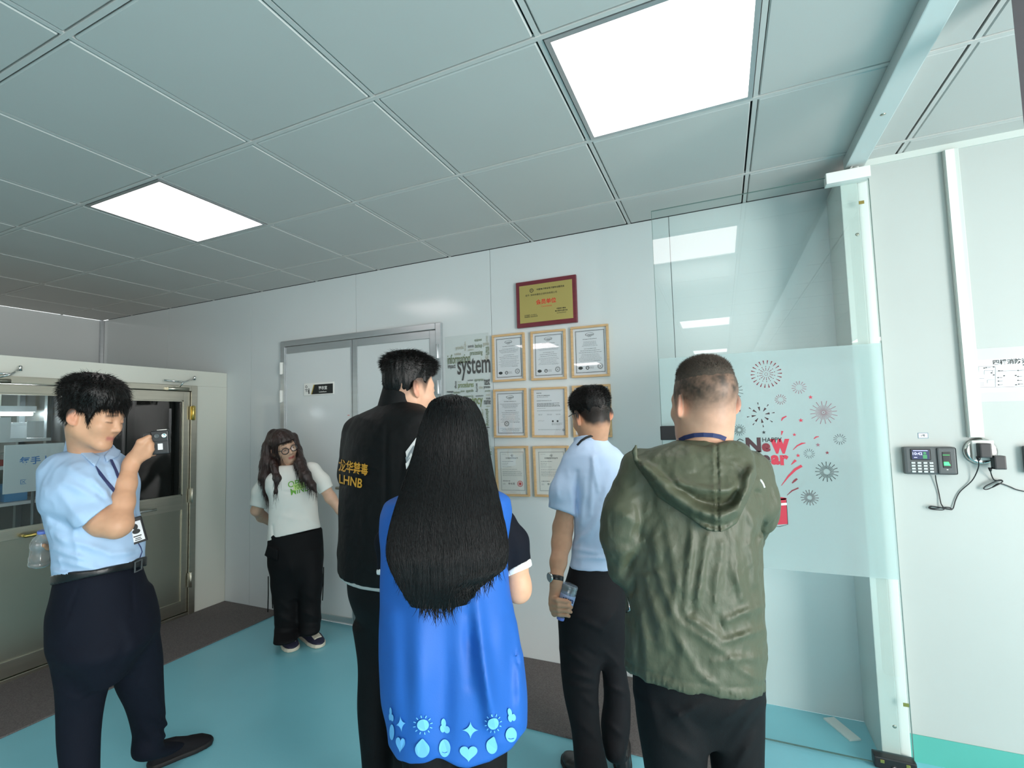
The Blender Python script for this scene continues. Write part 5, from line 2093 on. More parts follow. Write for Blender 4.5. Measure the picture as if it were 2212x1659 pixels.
# ================================================================== man in the olive jacket
def olive_man():
    d0, phi = 1.42, 2
    L, F_ = dirs(phi)
    root = empty('person', at_z(1515, 2011, 0.0) if False else V3(*(at(1515, 1700, d0)[:2]), 0.0),
                 'person with cropped hair and olive hooded windbreaker, back turned, beside the glass door', 'person')
    R = lambda a, b, v, rho=0.68, d=d0: ring(a, b, v, d, phi, rho)
    # trousers
    ft = [V3(*at(1462, 1700, d0 + 0.02)[:2], 0), V3(*at(1590, 1700, d0 + 0.02)[:2], 0)]
    hips = [R(1372, 1648, 1380), R(1366, 1652, 1430), R(1368, 1651, 1465, 0.66)]
    l1 = [R(1368, 1525, 1470, 0.95), R(1374, 1528, 1530, 1.0), R(1386, 1526, 1600, 1.0), R(1396, 1518, 1660, 1.0), (V3(ft[0][0], ft[0][1], 0.30), 0.070, 0.072), (V3(ft[0][0], ft[0][1], 0.04), 0.062, 0.068)]
    l2 = [R(1512, 1652, 1470, 0.95), R(1527, 1651, 1530, 1.0), R(1531, 1649, 1600, 1.0), R(1538, 1648, 1660, 1.0), (V3(ft[1][0], ft[1][1], 0.30), 0.070, 0.072), (V3(ft[1][0], ft[1][1], 0.04), 0.062, 0.068)]
    tr_ = pants(hips, [l1, l2], phi, 0.018)
    tr_.folds([(1528, 1516, 1440, 1560, 9, 0.008), (1450, 1530, 1500, 1590, 10, 0.007), (1640, 1490, 1560, 1560, 9, 0.008), (1640, 1520, 1570, 1620, 10, 0.008), (1630, 1590, 1590, 1659, 9, 0.007), (1440, 1600, 1500, 1640, 9, 0.006), (1400, 1500, 1430, 1600, 9, 0.004)])
    body('trousers', tr_, 0.007, 'trouser_black', root)
    for p in ft:
        shoe(p - F_ * 0.09 + V3(0, 0, 0), F_, 0.28, 0.10, 'leather_black', 'sole_black', root, res=0.006)
    # jacket
    secs = [R(1462, 1578, 948, 0.85), R(1425, 1606, 962, 0.62), R(1392, 1628, 980, 0.58), R(1372, 1642, 1010, 0.60), R(1364, 1648, 1060, 0.66), R(1360, 1648, 1120, 0.70), R(1357, 1646, 1200, 0.74), R(1352, 1650, 1290, 0.76),
            R(1349, 1654, 1370, 0.77), R(1350, 1654, 1440, 0.77), R(1354, 1652, 1520, 0.76)]
    tor = loft(secs, phi, 0.02)
    J = Field(tor)
    J.add(limb([lp(1388, 1020, 1.43, 52), lp(1352, 1110, 1.40, 47), lp(1347, 1160, 1.40, 46), lp(1358, 1222, 1.42, 44)], 0.03), 0.030)
    J.add(limb([lp(1358, 1222, 1.42, 43), lp(1410, 1236, 1.60, 46), lp(1470, 1215, 1.70, 40)], 0.03), 0.020)
    J.add(limb([lp(1622, 1018, 1.43, 48), lp(1634, 1085, 1.42, 45), lp(1634, 1112, 1.44, 45)], 0.03), 0.030)
    J.add(limb([lp(1632, 1112, 1.45, 44), lp(1600, 1160, 1.64, 46), lp(1545, 1190, 1.72, 40)], 0.03), 0.020)
    a, b, c = at(1351, 1430, 1.46), at(1652, 1474, 1.40), surf(J, 1515, 1505)
    n = np.cross(b - a, c - a)
    n = n if n[2] < 0 else -n
    J.cut(c, n, 0.012)
    J.folds([(1500, 1120, 1478, 1320, 9, 0.012), (1528, 1160, 1500, 1340, 8, 0.012), (1560, 1175, 1545, 1300, 8, 0.009), (1590, 1170, 1600, 1290, 8, 0.008), (1620, 1150, 1632, 1260, 8, 0.007),
             (1490, 1335, 1560, 1385, 9, 0.012), (1470, 1345, 1580, 1420, 8, 0.010), (1440, 1340, 1500, 1440, 9, 0.010), (1395, 1250, 1440, 1400, 12, 0.010), (1420, 1240, 1480, 1390, 10, 0.009),
             (1570, 1340, 1640, 1310, 8, 0.010), (1560, 1390, 1645, 1360, 8, 0.010), (1540, 1430, 1640, 1420, 9, 0.008), (1500, 1450, 1560, 1490, 8, 0.008), (1590, 1440, 1640, 1470, 8, 0.007),
             (1380, 1290, 1400, 1440, 10, 0.007), (1360, 1350, 1372, 1440, 8, 0.005), (1550, 1330, 1560, 1360, 6, -0.008), (1500, 1330, 1500, 1300, 8, -0.010),
             (1372, 1190, 1350, 1240, 9, -0.014), (1385, 1170, 1350, 1200, 9, 0.008), (1330, 1100, 1390, 1140, 10, 0.006), (1320, 1170, 1375, 1180, 9, -0.005), (1385, 1060, 1380, 1180, 9, -0.006),
             (1400, 1130, 1430, 1230, 12, 0.008), (1440, 1130, 1460, 1260, 10, 0.007), (1648, 1130, 1628, 1180, 7, -0.010), (1640, 1040, 1660, 1110, 7, 0.005), (1625, 1060, 1650, 1070, 5, -0.004), (1610, 1090, 1640, 1160, 8, 0.007),
             (1470, 1220, 1450, 1330, 9, 0.007), (1575, 1210, 1620, 1330, 9, 0.006)], 1.0)
    hem = lambda P: (P - c) @ unit(n)

    def crumple(P):
        q = P.copy()
        q[:, 2] *= 0.55
        w1 = vnoise(q, 0.045, 11)
        w2 = vnoise(q + w1[:, None] * 0.02, 0.020, 12)
        e = np.exp(-((hem(P) + 0.012) / 0.012) ** 2)
        u, v = proj(P)
        gather = np.sin(u * 0.55 + 2 * w1)
        cr = np.exp(-((hem(P) + 0.030) / 0.004) ** 2)
        return 0.0060 * (np.abs(w1) - 0.4) + 0.0042 * (np.abs(w2) - 0.4) - e * (0.0018 * gather) + cr * 0.0035
    J.disp(crumple)
    jk = body('jacket', J, 0.0055, 'nylon_green', root, smooth=1)
    # hood lying on the back
    outline = [(1366, 990), (1371, 975), (1400, 968), (1440, 958), (1468, 952), (1520, 964), (1573, 951), (1600, 952), (1616, 962), (1630, 985), (1635, 1025), (1618, 1076), (1592, 1130), (1556, 1156), (1528, 1147), (1485, 1116), (1420, 1073), (1396, 1035), (1372, 1004)]
    pf = poly_px(outline)
    rim = [(1374, 992), (1410, 1030), (1450, 1066), (1500, 1098), (1552, 1118), (1590, 1100), (1614, 1060), (1628, 1015)]
    rim2 = [(1390, 1004), (1440, 1040), (1500, 1052), (1550, 1060), (1592, 1052), (1620, 1020)]

    def seg_d(P, pts):
        u, v = proj(P)
        q = np.full(len(P), 1e9)
        for (ax, ay), (bx, by) in zip(pts, pts[1:]):
            ex, ey = bx - ax, by - ay
            t = np.clip(((u - ax) * ex + (v - ay) * ey) / (ex * ex + ey * ey), 0, 1)
            q = np.minimum(q, (u - ax - t * ex) ** 2 + (v - ay - t * ey) ** 2)
        return np.sqrt(q)

    def hood(P):
        u, v = proj(P)
        d2 = pf(P)
        dep = (P - EYE) @ CF
        thick = 0.024 + 0.018 * sstep(985, 1090, v)
        thick = thick + 0.020 * np.exp(-(seg_d(P, rim) / 11) ** 2) + 0.014 * np.exp(-(seg_d(P, rim2) / 9) ** 2) - 0.014 * np.exp(-((seg_d(P, rim) - 20) / 8) ** 2) * sstep(1000, 1050, v)
        thick = thick - 0.022 * np.exp(-(((u - 1550) / 60) ** 2 + ((v - 1085) / 14) ** 2))
        sx = 1548 + (v - 960) * 0.02
        thick = thick - 0.006 * np.exp(-((u - sx) / 2.2) ** 2) + 0.004 * np.exp(-((u - sx - 7) / 4) ** 2) + 0.004 * np.exp(-((u - sx + 7) / 4) ** 2)
        q = P.copy()
        w1 = vnoise(q, 0.030, 21)
        w2 = vnoise(q + w1[:, None] * 0.012, 0.014, 22)
        thick = thick + 0.006 * (np.abs(w1) - 0.35) + 0.004 * (np.abs(w2) - 0.35)
        return smax(tor(P) - thick, d2 * dep / FOC, 0.022)
    hood.bb = (np.minimum(at(1360, 945, 1.1), at(1640, 1165, 1.55)) - V3(0.12, 0.12, 0.05), np.maximum(at(1360, 945, 1.1), at(1640, 1165, 1.55)) + V3(0.12, 0.12, 0.05))
    Hf = Field(hood)
    Hf.add(limb([lp(1373, 992, 1.36, 6), lp(1371, 975, 1.36, 5), lp(1374, 961, 1.36, 2.5)], 0.01), 0.01)
    Hf.keep(lambda P: 1.20 - P[:, 2])
    hd = body('hood', Hf, 0.0047, 'nylon_green', jk, smooth=1, reach=2.2)
    sp = [surf(Hf, u, v, lift=0.001) for u, v in ((1646, 1038), (1650, 1046), (1652, 1054))]
    MB().tube([surf(J, 1643, 1037, lift=0.002), surf(J, 1648, 1045, lift=0.002), surf(J, 1651, 1053, lift=0.002)], 0.003, 6).build('reflective_tab', 'cuff_white', jk)
    zp = [surf(J, 1356, 1290, lift=0.003), surf(J, 1361, 1318, lift=0.003), surf(J, 1353, 1322, lift=0.003)]
    MB().tube(zp, 0.0022, 6).build('zip_pull', 'chrome', jk)
    # head
    H = Head(at(1519, 868, 1.43), phi - 14, pitch=-4, s=1.04, wide=1.04, neck=at(1518, 985, 1.44), neck_r=(0.066, 0.070))
    B = Field(H)
    B.add(ell(at(1518, 935, 1.44), (0.068, 0.066, 0.05), np.array([L, F_, [0, 0, 1.0]])), 0.03)
    core = at(1515, 1060, 1.44)
    B.add(limb([np.append(at(1518, 985, 1.44), 0.05), np.append(core, 0.07)], 0.02), 0.02)
    for el, wr_h in ((at(1362, 1220, 1.44), at(1470, 1215, 1.72)), (at(1630, 1110, 1.46), at(1545, 1190, 1.74))):
        B.add(limb([np.append(core, 0.05), np.append(core * 0.4 + el * 0.6 + V3(0, 0, 0.05), 0.035), np.append(el, 0.035), np.append(wr_h, 0.027)], 0.02), 0.02)
    for wr, dr, sd in ((at(1470, 1215, 1.72), -L * 0.6 * -1 + F_ * 0.4, 1), (at(1545, 1190, 1.74), L * 0.8 + F_ * 0.3, -1)):
        add_all(B, hand(wr, dr, -V3(0, 0, 1) * 0.3 - F_ * 0.5, sd))

    def stub(q):
        m_ = hairline(q, nape=-0.075, ear=0.004, burn=-0.012, soft=0.028, noise=0.006)
        a = m_ * (0.24 + 0.78 * sstep(-0.06, 0.034, q[:, 2])) * (0.85 + 0.15 * vnoise(q, 0.016, 4) + 0.1 * vnoise(q, 0.005, 6))
        return np.clip(a, 0, 0.99), '#352c24'
    body('body', B, 0.0034, 'skin', root, color=skin_color([H], '#cc9f86', lips='#b06a5c', stubble=stub))

    def thick(q):
        return -0.0015 + 0.0105 * sstep(0.045, 0.12, q[:, 2])
    hf = cap_hair(H, thick, lambda q: sstep(0.030, 0.050, q[:, 2] + 0.12 * np.maximum(q[:, 1], 0) + 0.014 * vnoise(q, 0.012, 2)), 31, 0.0004)
    Vv, Q = extract(hf, 0.0036)
    P0, N = sample_hair(Vv, Q, 9000, 5, lambda c: H.loc(c)[:, 2] > 0.045 + 0.045 * np.random.RandomState(1).rand(len(c)))
    N = outward(N, P0, H.o)
    R_ = np.random.RandomState(4)
    D = N + np.tile(H.wd(0, 0.8, 0.2), (len(N), 1)) * 0.5 + R_.randn(len(N), 3) * 0.25
    ln_ = (0.005 + 0.006 * R_.rand(len(N))) * (0.4 + 0.9 * sstep(0.06, 0.11, H.loc(P0)[:, 2]))
    join_np('hair', [(Vv, Q), strands(P0 - N * 0.002, D, ln_, 0.0005, 2, seed=6)], 'hair_buzz', root)
    # lanyard round the neck
    lp_ = [surf(B, u, v, lift=0.001) for u, v in ((1468, 951), (1480, 945), (1500, 940), (1520, 939), (1540, 940), (1555, 943), (1567, 948))]
    band(lp_, 0.012, 0.002, 'lanyard_navy', 'lanyard', root, [grad(B, p) for p in lp_])


olive_man()


# ================================================================== man in the light blue shirt, seen from behind
def shirt_man():
    d0, phi = 2.10, -5
    L, F_ = dirs(phi)
    root = empty('person', V3(*at(1295, 1600, d0)[:2], 0.0), 'person in a sky-blue short-sleeved shirt and black trousers holding a bottle, back turned', 'person')
    R = lambda a, b, v, rho=0.62, d=d0: ring(a, b, v, d, phi, rho)
    foot_r = at_z(1340, 1662, 0.0)
    foot_l = V3(*at(1280, 1700, 1.99)[:2], 0.0)
    hips = [R(1234, 1346, 1196, 0.66), R(1228, 1348, 1222, 0.68), R(1216, 1353, 1262, 0.75), R(1208, 1353, 1305, 0.78), R(1212, 1350, 1330, 0.74)]
    l1 = [R(1208, 1298, 1330, 1.05), R(1209, 1298, 1403, 1.0), R(1216, 1292, 1471, 1.0, 2.08), R(1234, 1298, 1555, 1.0, 2.04), R(1240, 1312, 1620, 1.0, 2.0), (V3(foot_l[0], foot_l[1], 0.05), 0.068, 0.075)]
    l2 = [R(1292, 1352, 1330, 1.15, 2.12), R(1297, 1350, 1403, 1.1, 2.12), R(1303, 1361, 1487, 1.1, 2.14), R(1297, 1360, 1540, 1.1, 2.14), R(1307, 1352, 1600, 1.1, 2.14), (V3(foot_r[0] - 0.015, foot_r[1] + 0.03, 0.045), 0.052, 0.06)]
    T = pants(hips, [l1, l2], phi)
    T.folds([(1250, 1335, 1300, 1360, 7, 0.008), (1245, 1290, 1290, 1300, 7, 0.004), (1215, 1400, 1270, 1440, 7, 0.008), (1225, 1450, 1290, 1470, 6, 0.008), (1230, 1480, 1285, 1490, 6, 0.006), (1310, 1480, 1355, 1500, 6, 0.007),
             (1300, 1400, 1340, 1440, 7, 0.006), (1250, 1560, 1295, 1600, 7, 0.006), (1310, 1560, 1345, 1590, 6, 0.006), (1260, 1400, 1290, 1420, 6, -0.006), (1255, 1500, 1290, 1530, 6, 0.006), (1300, 1360, 1330, 1320, 7, 0.006), (1250, 1620, 1300, 1640, 6, 0.005)])
    # back pocket line and waistband
    T.folds([(1254, 1246, 1320, 1240, 1.6, -0.004)])
    tr_ = body('trousers', T, 0.006, 'trouser_charcoal', root)
    shoe(foot_r - F_ * 0.045, F_ + L * -0.25, 0.27, 0.095, 'leather_black', 'sole_black', root, res=0.005)
    shoe(foot_l - F_ * 0.07, F_ + L * 0.25, 0.27, 0.095, 'leather_black', 'sole_black', root, res=0.006)
    # shirt
    S = Field(loft([R(1252, 1304, 940, 0.85), R(1234, 1320, 958, 0.66), R(1219, 1345, 980, 0.60), R(1216, 1353, 1005, 0.58), R(1226, 1356, 1050, 0.62), R(1238, 1357, 1100, 0.64), R(1240, 1356, 1150, 0.66), R(1233, 1351, 1190, 0.70), R(1229, 1348, 1216, 0.70)], phi, 0.012))
    SA = Field(limb([lp(1235, 1003, 2.09, 25), lp(1218, 1060, 2.07, 30), lp(1212, 1130, 2.06, 33)], 0.02))
    SB = Field(limb([lp(1338, 1006, 2.12, 26), lp(1360, 1060, 2.14, 30), lp(1368, 1130, 2.15, 32)], 0.02))

    def sleeve_cut(P):
        u, v = proj(P)
        return (v - (1097 + (u - 1186) * 0.32)) * d0 / FOC
    S.add(SA.keep(sleeve_cut, 0.004), 0.020)
    S.add(SB.keep(lambda P: (proj(P)[1] - 1116) * d0 / FOC, 0.004), 0.020)
    S.folds([(1246, 1116, 1246, 1020, 5, -0.010), (1281, 988, 1292, 1060, 5, 0.010), (1281, 988, 1275, 1110, 6, 0.007), (1265, 1030, 1255, 1130, 6, 0.006), (1240, 1185, 1290, 1195, 5, 0.007), (1235, 1175, 1270, 1150, 6, 0.006), (1300, 1100, 1260, 1180, 8, 0.006),
             (1225, 985, 1310, 965, 3, -0.002), (1320, 1010, 1300, 1090, 8, 0.005), (1205, 1030, 1200, 1095, 7, 0.004), (1232, 1030, 1238, 1105, 6, 0.004), (1245, 1205, 1330, 1206, 4, 0.006), (1330, 1060, 1310, 1170, 8, 0.005)], 1.4)
    S.disp(lambda P: 0.0035 * vnoise(P, 0.05, 41) + 0.0045 * np.abs(vnoise(P * np.array([1, 1, 0.6]), 0.035, 42)))
    sh = body('shirt', S, 0.0052, 'cotton_skyblue', root)
    hemp = [surf(S, u, v, lift=0.0008) for u, v in ((1188, 1088), (1205, 1093), (1222, 1099), (1243, 1106))]
    # head
    H = Head(at(1277, 895, 2.11), -22, pitch=-14, tilt=-6, s=0.99, neck=at(1280, 962, 2.11))
    B = Field(H)
    arm = [lp(1226, 1075, 2.07, 19), lp(1216, 1140, 2.06, 21), lp(1213, 1172, 2.04, 20.5), lp(1206, 1215, 1.98, 17), lp(1202, 1250, 1.94, 12.5), lp(1201, 1262, 1.935, 12)]
    B.add(limb(arm, 0.02), 0.02)
    B.add(limb([lp(1366, 1075, 2.15, 19), lp(1372, 1165, 2.16, 20), lp(1372, 1240, 2.2, 13)], 0.02), 0.02)
    add_all(B, hand(at(1372, 1245, 2.2), V3(0, 0, -1), -L, 1))
    core = at(1290, 1050, 2.11)
    for el in (at(1226, 1075, 2.07), at(1366, 1075, 2.15)):
        B.add(limb([np.append(at(1280, 962, 2.11), 0.04), np.append(core, 0.05), np.append(core * 0.5 + el * 0.5 + V3(0, 0, 0.05), 0.035), np.append(el, 0.03)], 0.02), 0.02)
    # hand closed round the bottle
    dd = 1.935
    pk = [at(1193, 1293, dd), at(1192, 1304, dd - 0.004), at(1194, 1315, dd - 0.006), at(1198, 1325, dd - 0.006)]
    wr = at(1201, 1262, dd)
    for i, k in enumerate(pk):
        B.add(cap(wr + (k - wr) * 0.12, k, 0.0165, 0.0125), 0.012)
    mid = [at(1205, 1296, dd - 0.048), at(1206, 1306.5, dd - 0.050), at(1207, 1317, dd - 0.048), at(1208, 1326.5, dd - 0.042)]
    tip = [at(1224, 1299, dd - 0.052), at(1227, 1309, dd - 0.053), at(1226, 1319, dd - 0.050), at(1223, 1328, dd - 0.043)]
    end = [at(1231, 1302, dd - 0.036), at(1234, 1312, dd - 0.036), at(1233, 1322, dd - 0.034), at(1229, 1331, dd - 0.030)]
    for k, a, b, c in zip(pk, mid, tip, end):
        B.add(cap(k, a, 0.0115, 0.0098), 0.006)
        B.add(cap(a, b, 0.0096, 0.0088), 0.003)
        B.add(cap(b, c, 0.0086, 0.0070), 0.003)
    t1, t2, t3 = at(1210, 1280, dd + 0.03), at(1226, 1291, dd + 0.045), at(1238, 1296, dd + 0.030)
    B.add(cap(wr, t1, 0.015, 0.012), 0.012).add(cap(t1, t2, 0.0115, 0.010), 0.004).add(cap(t2, t3, 0.0095, 0.007), 0.004)

    def stub(q):
        m_ = hairline(q, nape=-0.062, soft=0.018)
        return np.clip(m_ * 0.98, 0, 0.98), '#1d1a18'
    body('body', B, 0.0032, 'skin', root, color=skin_color([H], '#c99a7c', lips='#a8665a', stubble=stub))

    def thick(q):
        crown = np.exp(-(((q[:, 0] + 0.004) / 0.018) ** 2 + ((q[:, 1] + 0.050) / 0.020) ** 2)) * sstep(0.06, 0.09, q[:, 2])
        return -0.001 + 0.014 * sstep(-0.01, 0.10, q[:, 2]) - 0.010 * crown
    hf = cap_hair(H, thick, lambda q: hairline(q, nape=-0.050, ear=0.024, burn=0.006, soft=0.012), 51, 0.0015)
    Vv, Q = extract(hf, 0.0036)
    P0, N = sample_hair(Vv, Q, 8000, 8, lambda c: hairline(H.loc(c), nape=-0.045, ear=0.026, burn=0.01) > 0.6)
    N = outward(N, P0, H.o)
    R_ = np.random.RandomState(9)
    q = H.loc(P0)
    away = np.stack([q[:, 0], q[:, 1] + 0.05, np.zeros(len(q)) - 0.03], 1) @ H.M
    away /= np.linalg.norm(away, axis=1, keepdims=True) + 1e-9
    D = N * 0.5 + away * 0.9 + R_.randn(len(N), 3) * 0.25
    join_np('hair', [(Vv, Q), strands(P0 - N * 0.004, D, (0.010 + 0.008 * R_.rand(len(N))) * (0.5 + 0.7 * sstep(0.0, 0.09, q[:, 2])), 0.0006, 2, seed=6)], 'hair_black', root)
    # collar
    cb = at(1276, 962, 2.11)
    ax = unit(at(1273, 925, 2.115) - cb)

    def collar(P):
        q = P - cb
        s = q @ ax
        rad = q - s[:, None] * ax
        a, b = rad @ L, rad @ F_
        rr_ = np.sqrt((a / 1.0) ** 2 + (b / 1.0) ** 2)
        t = np.abs(rr_ - (0.070 - 0.10 * np.clip(s, -0.03, 0.06))) - 0.0035
        return smax(smax(t, s - 0.040 - 0.15 * -b, 0.003), -0.034 - s, 0.003)
    collar.bb = (cb - 0.12, cb + 0.12)
    body('collar', Field(collar), 0.0036, 'cotton_skyblue', sh, reach=2.0)
    cf = Field(collar).add(S, 0.005)
    lpt = [surf(cf, u, v, lift=0.002) for u, v in ((1247, 962), (1256, 952), (1267, 945), (1280, 941), (1293, 941), (1304, 945))]
    band(lpt, 0.010, 0.002, 'lanyard_black', 'lanyard', root, [grad(cf, p) for p in lpt])
    # glasses arm over the ear
    MB().tube([H.w(0.082, -0.014, 0.012), H.w(0.080, 0.02, 0.016), H.w(0.076, 0.06, 0.016)], 0.0022, 6).build('glasses_arm', 'frame_black', root)
    # wrist watch
    wc_ = at(1202, 1248, 1.942)
    ad_ = unit(at(1202, 1262, 1.935) - at(1205, 1225, 1.965))
    sd = unit(np.cross(ad_, CF))
    wt = MB().lathe(wc_ - ad_ * 0.008, ad_, [(0.0262, 0), (0.0285, 0.002), (0.0285, 0.018), (0.0262, 0.020)], 24, side=sd).build('watch_strap', 'leather_black', root)
    fc = at(1188, 1247, 1.925)
    nd = unit(-CR * 0.9 - CF * 0.45)
    wcase = MB().lathe(fc - nd * 0.004, nd, [(0.017, 0), (0.019, 0.002), (0.019, 0.007), (0.0165, 0.009), (0.0155, 0.0085)], 24).build('watch_case', 'chrome', wt)
    MB().lathe(fc + nd * 0.0046, nd, [(0.0155, 0), (0.0155, 0.0006)], 24).build('watch_dial', 'box_grey', wcase)
    # bottle held upside down
    return


shirt_man()


def px_print(name, P2, faces, bvh, m_, parent, lift=0.0015):
    """print given in pixel coordinates, laid on to the garment it belongs to"""
    out = []
    for (u, v) in P2:
        r = Vector(ray(u, v)).normalized()
        hit, nn, i, d = bvh.ray_cast(Vector(EYE), r, 6.0)
        if hit is None:
            hit, nn, i, d = bvh.find_nearest(Vector(at(u, v, 1.5)))
        if nn.dot(r) > 0:
            nn = -nn
        out.append(tuple(hit + nn * lift))
    return obj(name, np.array(out), faces, m_, parent)


def px_text(s, quad, bold=0.0):
    """lettering stretched into the pixel quad TL, TR, BR, BL"""
    v, f, size = text_geo(s, bold)
    a, b = v[:, 0] / size[0] + 0.5, 0.5 - v[:, 1] / size[1]
    TL, TR, BR, BL = [np.array(q, float) for q in quad]
    P = ((1 - a) * (1 - b))[:, None] * TL + (a * (1 - b))[:, None] * TR + (a * b)[:, None] * BR + ((1 - a) * b)[:, None] * BL
    return P, f


# ================================================================== woman in the blue vest, long hair, seen from behind
def vest_woman():
    d0, phi = 1.32, -4
    L, F_ = dirs(phi)
    root = empty('person', V3(*at(975, 1700, d0)[:2], 0.0), 'person with very long black hair in a bright blue vest, back turned', 'person')
    R = lambda a, b, v, rho=0.6, d=d0: ring(a, b, v, d, phi, rho)
    ft = [V3(*at(915, 1700, d0 + 0.02)[:2], 0), V3(*at(1040, 1700, d0 + 0.02)[:2], 0)]
    hips = [R(865, 1085, 1330, 0.55), R(862, 1092, 1400, 0.58), R(862, 1095, 1450, 0.55)]
    legs = []
    for c, (a, b) in zip(ft, ((864, 980), (980, 1098))):
        legs.append([R(a, b, 1450, 1.0), R(a + 2, b - 2, 1560, 1.0), R(a + 6, b - 4, 1660, 1.0), (V3(c[0], c[1], 0.35), 0.058, 0.060), (V3(c[0], c[1], 0.04), 0.050, 0.056)])
    body('trousers', pants(hips, legs, phi), 0.008, 'trouser_black', root)
    for p in ft:
        shoe(p - F_ * 0.08, F_, 0.25, 0.09, 'suede_black', 'sole_black', root, res=0.006)
    # vest
    secs = [R(905, 1040, 1052, 0.75), R(868, 1075, 1062, 0.60), R(838, 1098, 1074, 0.54), R(825, 1106, 1093, 0.54), R(819, 1106, 1130, 0.58), R(822, 1098, 1180, 0.64), R(821, 1098, 1240, 0.68), R(819, 1113, 1320, 0.68), R(818, 1128, 1390, 0.68),
            R(823, 1136, 1470, 0.68), R(834, 1137, 1530, 0.66), R(842, 1134, 1590, 0.66), R(848, 1130, 1660, 0.66)]
    Vf = Field(loft(secs, phi, 0.014))

    def hem(P):
        u, v = proj(P)
        line = np.interp(u, [800, 840, 858, 886, 915, 943, 965, 990, 1011, 1057, 1103, 1128, 1150], [1590, 1612, 1641, 1651, 1648, 1639, 1650, 1657, 1658, 1645, 1615, 1586, 1560])
        dep = (P - EYE) @ CF
        return (v - line) * dep / FOC
    Vf.keep(hem, 0.004)
    Vf.folds([(905, 1300, 905, 1600, 26, 0.020), (1030, 1300, 1062, 1560, 14, 0.026), (1040, 1420, 1085, 1600, 24, 0.020), (965, 1330, 960, 1640, 22, -0.014), (1100, 1330, 1112, 1500, 16, -0.009), (1010, 1330, 1016, 1480, 12, -0.012), (1118, 1420, 1126, 1560, 12, 0.012),
              (850, 1330, 862, 1600, 18, 0.008), (1080, 1110, 1075, 1230, 8, 0.006), (840, 1120, 850, 1240, 10, 0.006), (1112, 1405, 1120, 1440, 3, -0.006)])
    Vf.disp(lambda P: 0.0025 * vnoise(P, 0.06, 61))
    vest = body('vest', Vf, 0.0055, 'vest_blue', root)
    bv = bvh_of(vest)
    # printed motifs along the hem
    def blob(pts):
        return np.array(pts, float), [tuple(range(len(pts)))]

    def motif(name, c, fn, sx, sy, rot=0.0):
        pts, f = fn()
        a = math.radians(rot)
        q = np.stack([(pts[:, 0] * math.cos(a) - pts[:, 1] * math.sin(a)) * sx + c[0], -(pts[:, 0] * math.sin(a) + pts[:, 1] * math.cos(a)) * sy + c[1]], 1)
        return px_print(name, q, f, bv, 'vest_print', vest, 0.0035)

    def heart():
        t = np.linspace(0, 2 * np.pi, 40, endpoint=False)
        return np.stack([np.sin(t) ** 3, (13 * np.cos(t) - 5 * np.cos(2 * t) - 2 * np.cos(3 * t) - np.cos(4 * t)) / 16], 1), [tuple(range(40))]

    def star4():
        p = []
        for k in range(4):
            a = math.pi / 2 * k
            for s in range(8):
                t = s / 8
                A, B_ = np.array([math.cos(a), math.sin(a)]), np.array([math.cos(a + math.pi / 2), math.sin(a + math.pi / 2)])
                M_ = (A + B_) * 0.16
                p.append((1 - t) ** 2 * A + 2 * t * (1 - t) * M_ + t * t * B_)
        return np.array(p), [tuple(range(len(p)))]

    def oval():
        t = np.linspace(0, 2 * np.pi, 28, endpoint=False)
        return np.stack([np.cos(t), np.sin(t)], 1), [tuple(range(28))]

    def drop_():
        t = np.linspace(0, 2 * np.pi, 32, endpoint=False)
        r = np.stack([np.cos(t) * (1 - 0.25 * np.maximum(np.sin(t), 0) ** 2), np.sin(t)], 1)
        r[:, 1] += 0.25 * np.maximum(np.sin(t), 0) ** 10
        return r, [tuple(range(32))]

    def sun():
        P, F2 = [], []
        t = np.linspace(0, 2 * np.pi, 28, endpoint=False)
        P += [(0.62 * math.cos(x), 0.62 * math.sin(x)) for x in t]
        F2.append(tuple(range(28)))
        for k in range(12):
            a = 2 * math.pi * k / 12 + 0.2
            d, s = np.array([math.cos(a), math.sin(a)]), np.array([-math.sin(a), math.cos(a)])
            n = len(P)
            P += [tuple(d * 0.78 - s * 0.05), tuple(d * 0.78 + s * 0.05), tuple(d * 1.05 + s * 0.05), tuple(d * 1.05 - s * 0.05)]
            F2.append((n, n + 1, n + 2, n + 3))
        return np.array(P), F2

    def leaf():
        P, F2 = [], []
        for a, l, w in ((100, 1.0, 0.36), (205, 0.62, 0.42), (-30, 0.85, 0.40)):
            a = math.radians(a)
            d, s = np.array([math.cos(a), math.sin(a)]), np.array([-math.sin(a), math.cos(a)])
            n = len(P)
            k = 20
            for i in range(k):
                t = 2 * math.pi * i / k
                P.append(tuple(d * (l * 0.52 + l * 0.52 * math.cos(t)) + s * w * math.sin(t)))
            F2.append(tuple(range(n, n + k)))
        return np.array(P), F2
    for nm, c, fn, sx, sy, rot in (('star_motif', (868, 1562), star4, 10, 17, 8), ('sun_motif', (914, 1564), sun, 19, 20, 0), ('leaf_motif', (960, 1570), leaf, 16, 19, 0), ('star_motif', (1016, 1575), star4, 17, 18, 0), ('sun_motif', (1065, 1561), sun, 16, 19, 0),
                                   ('leaf_motif', (1102, 1547), leaf, 12, 19, 20), ('leaf_motif', (847, 1545), leaf, 7, 18, 0), ('heart_motif', (867, 1605), heart, 10, 18, -6), ('drop_motif', (913, 1616), drop_, 15, 18, 0), ('smile_motif', (961, 1614), oval, 13, 19, 12),
                                   ('heart_motif', (1012, 1624), heart, 19, 19, 0), ('drop_motif', (1062, 1609), drop_, 12, 17, -18), ('smile_motif', (1102, 1586), oval, 12, 16, -28), ('drop_motif', (849, 1580), oval, 5, 17, 8)):
        motif(nm, c, fn, sx, sy, rot)
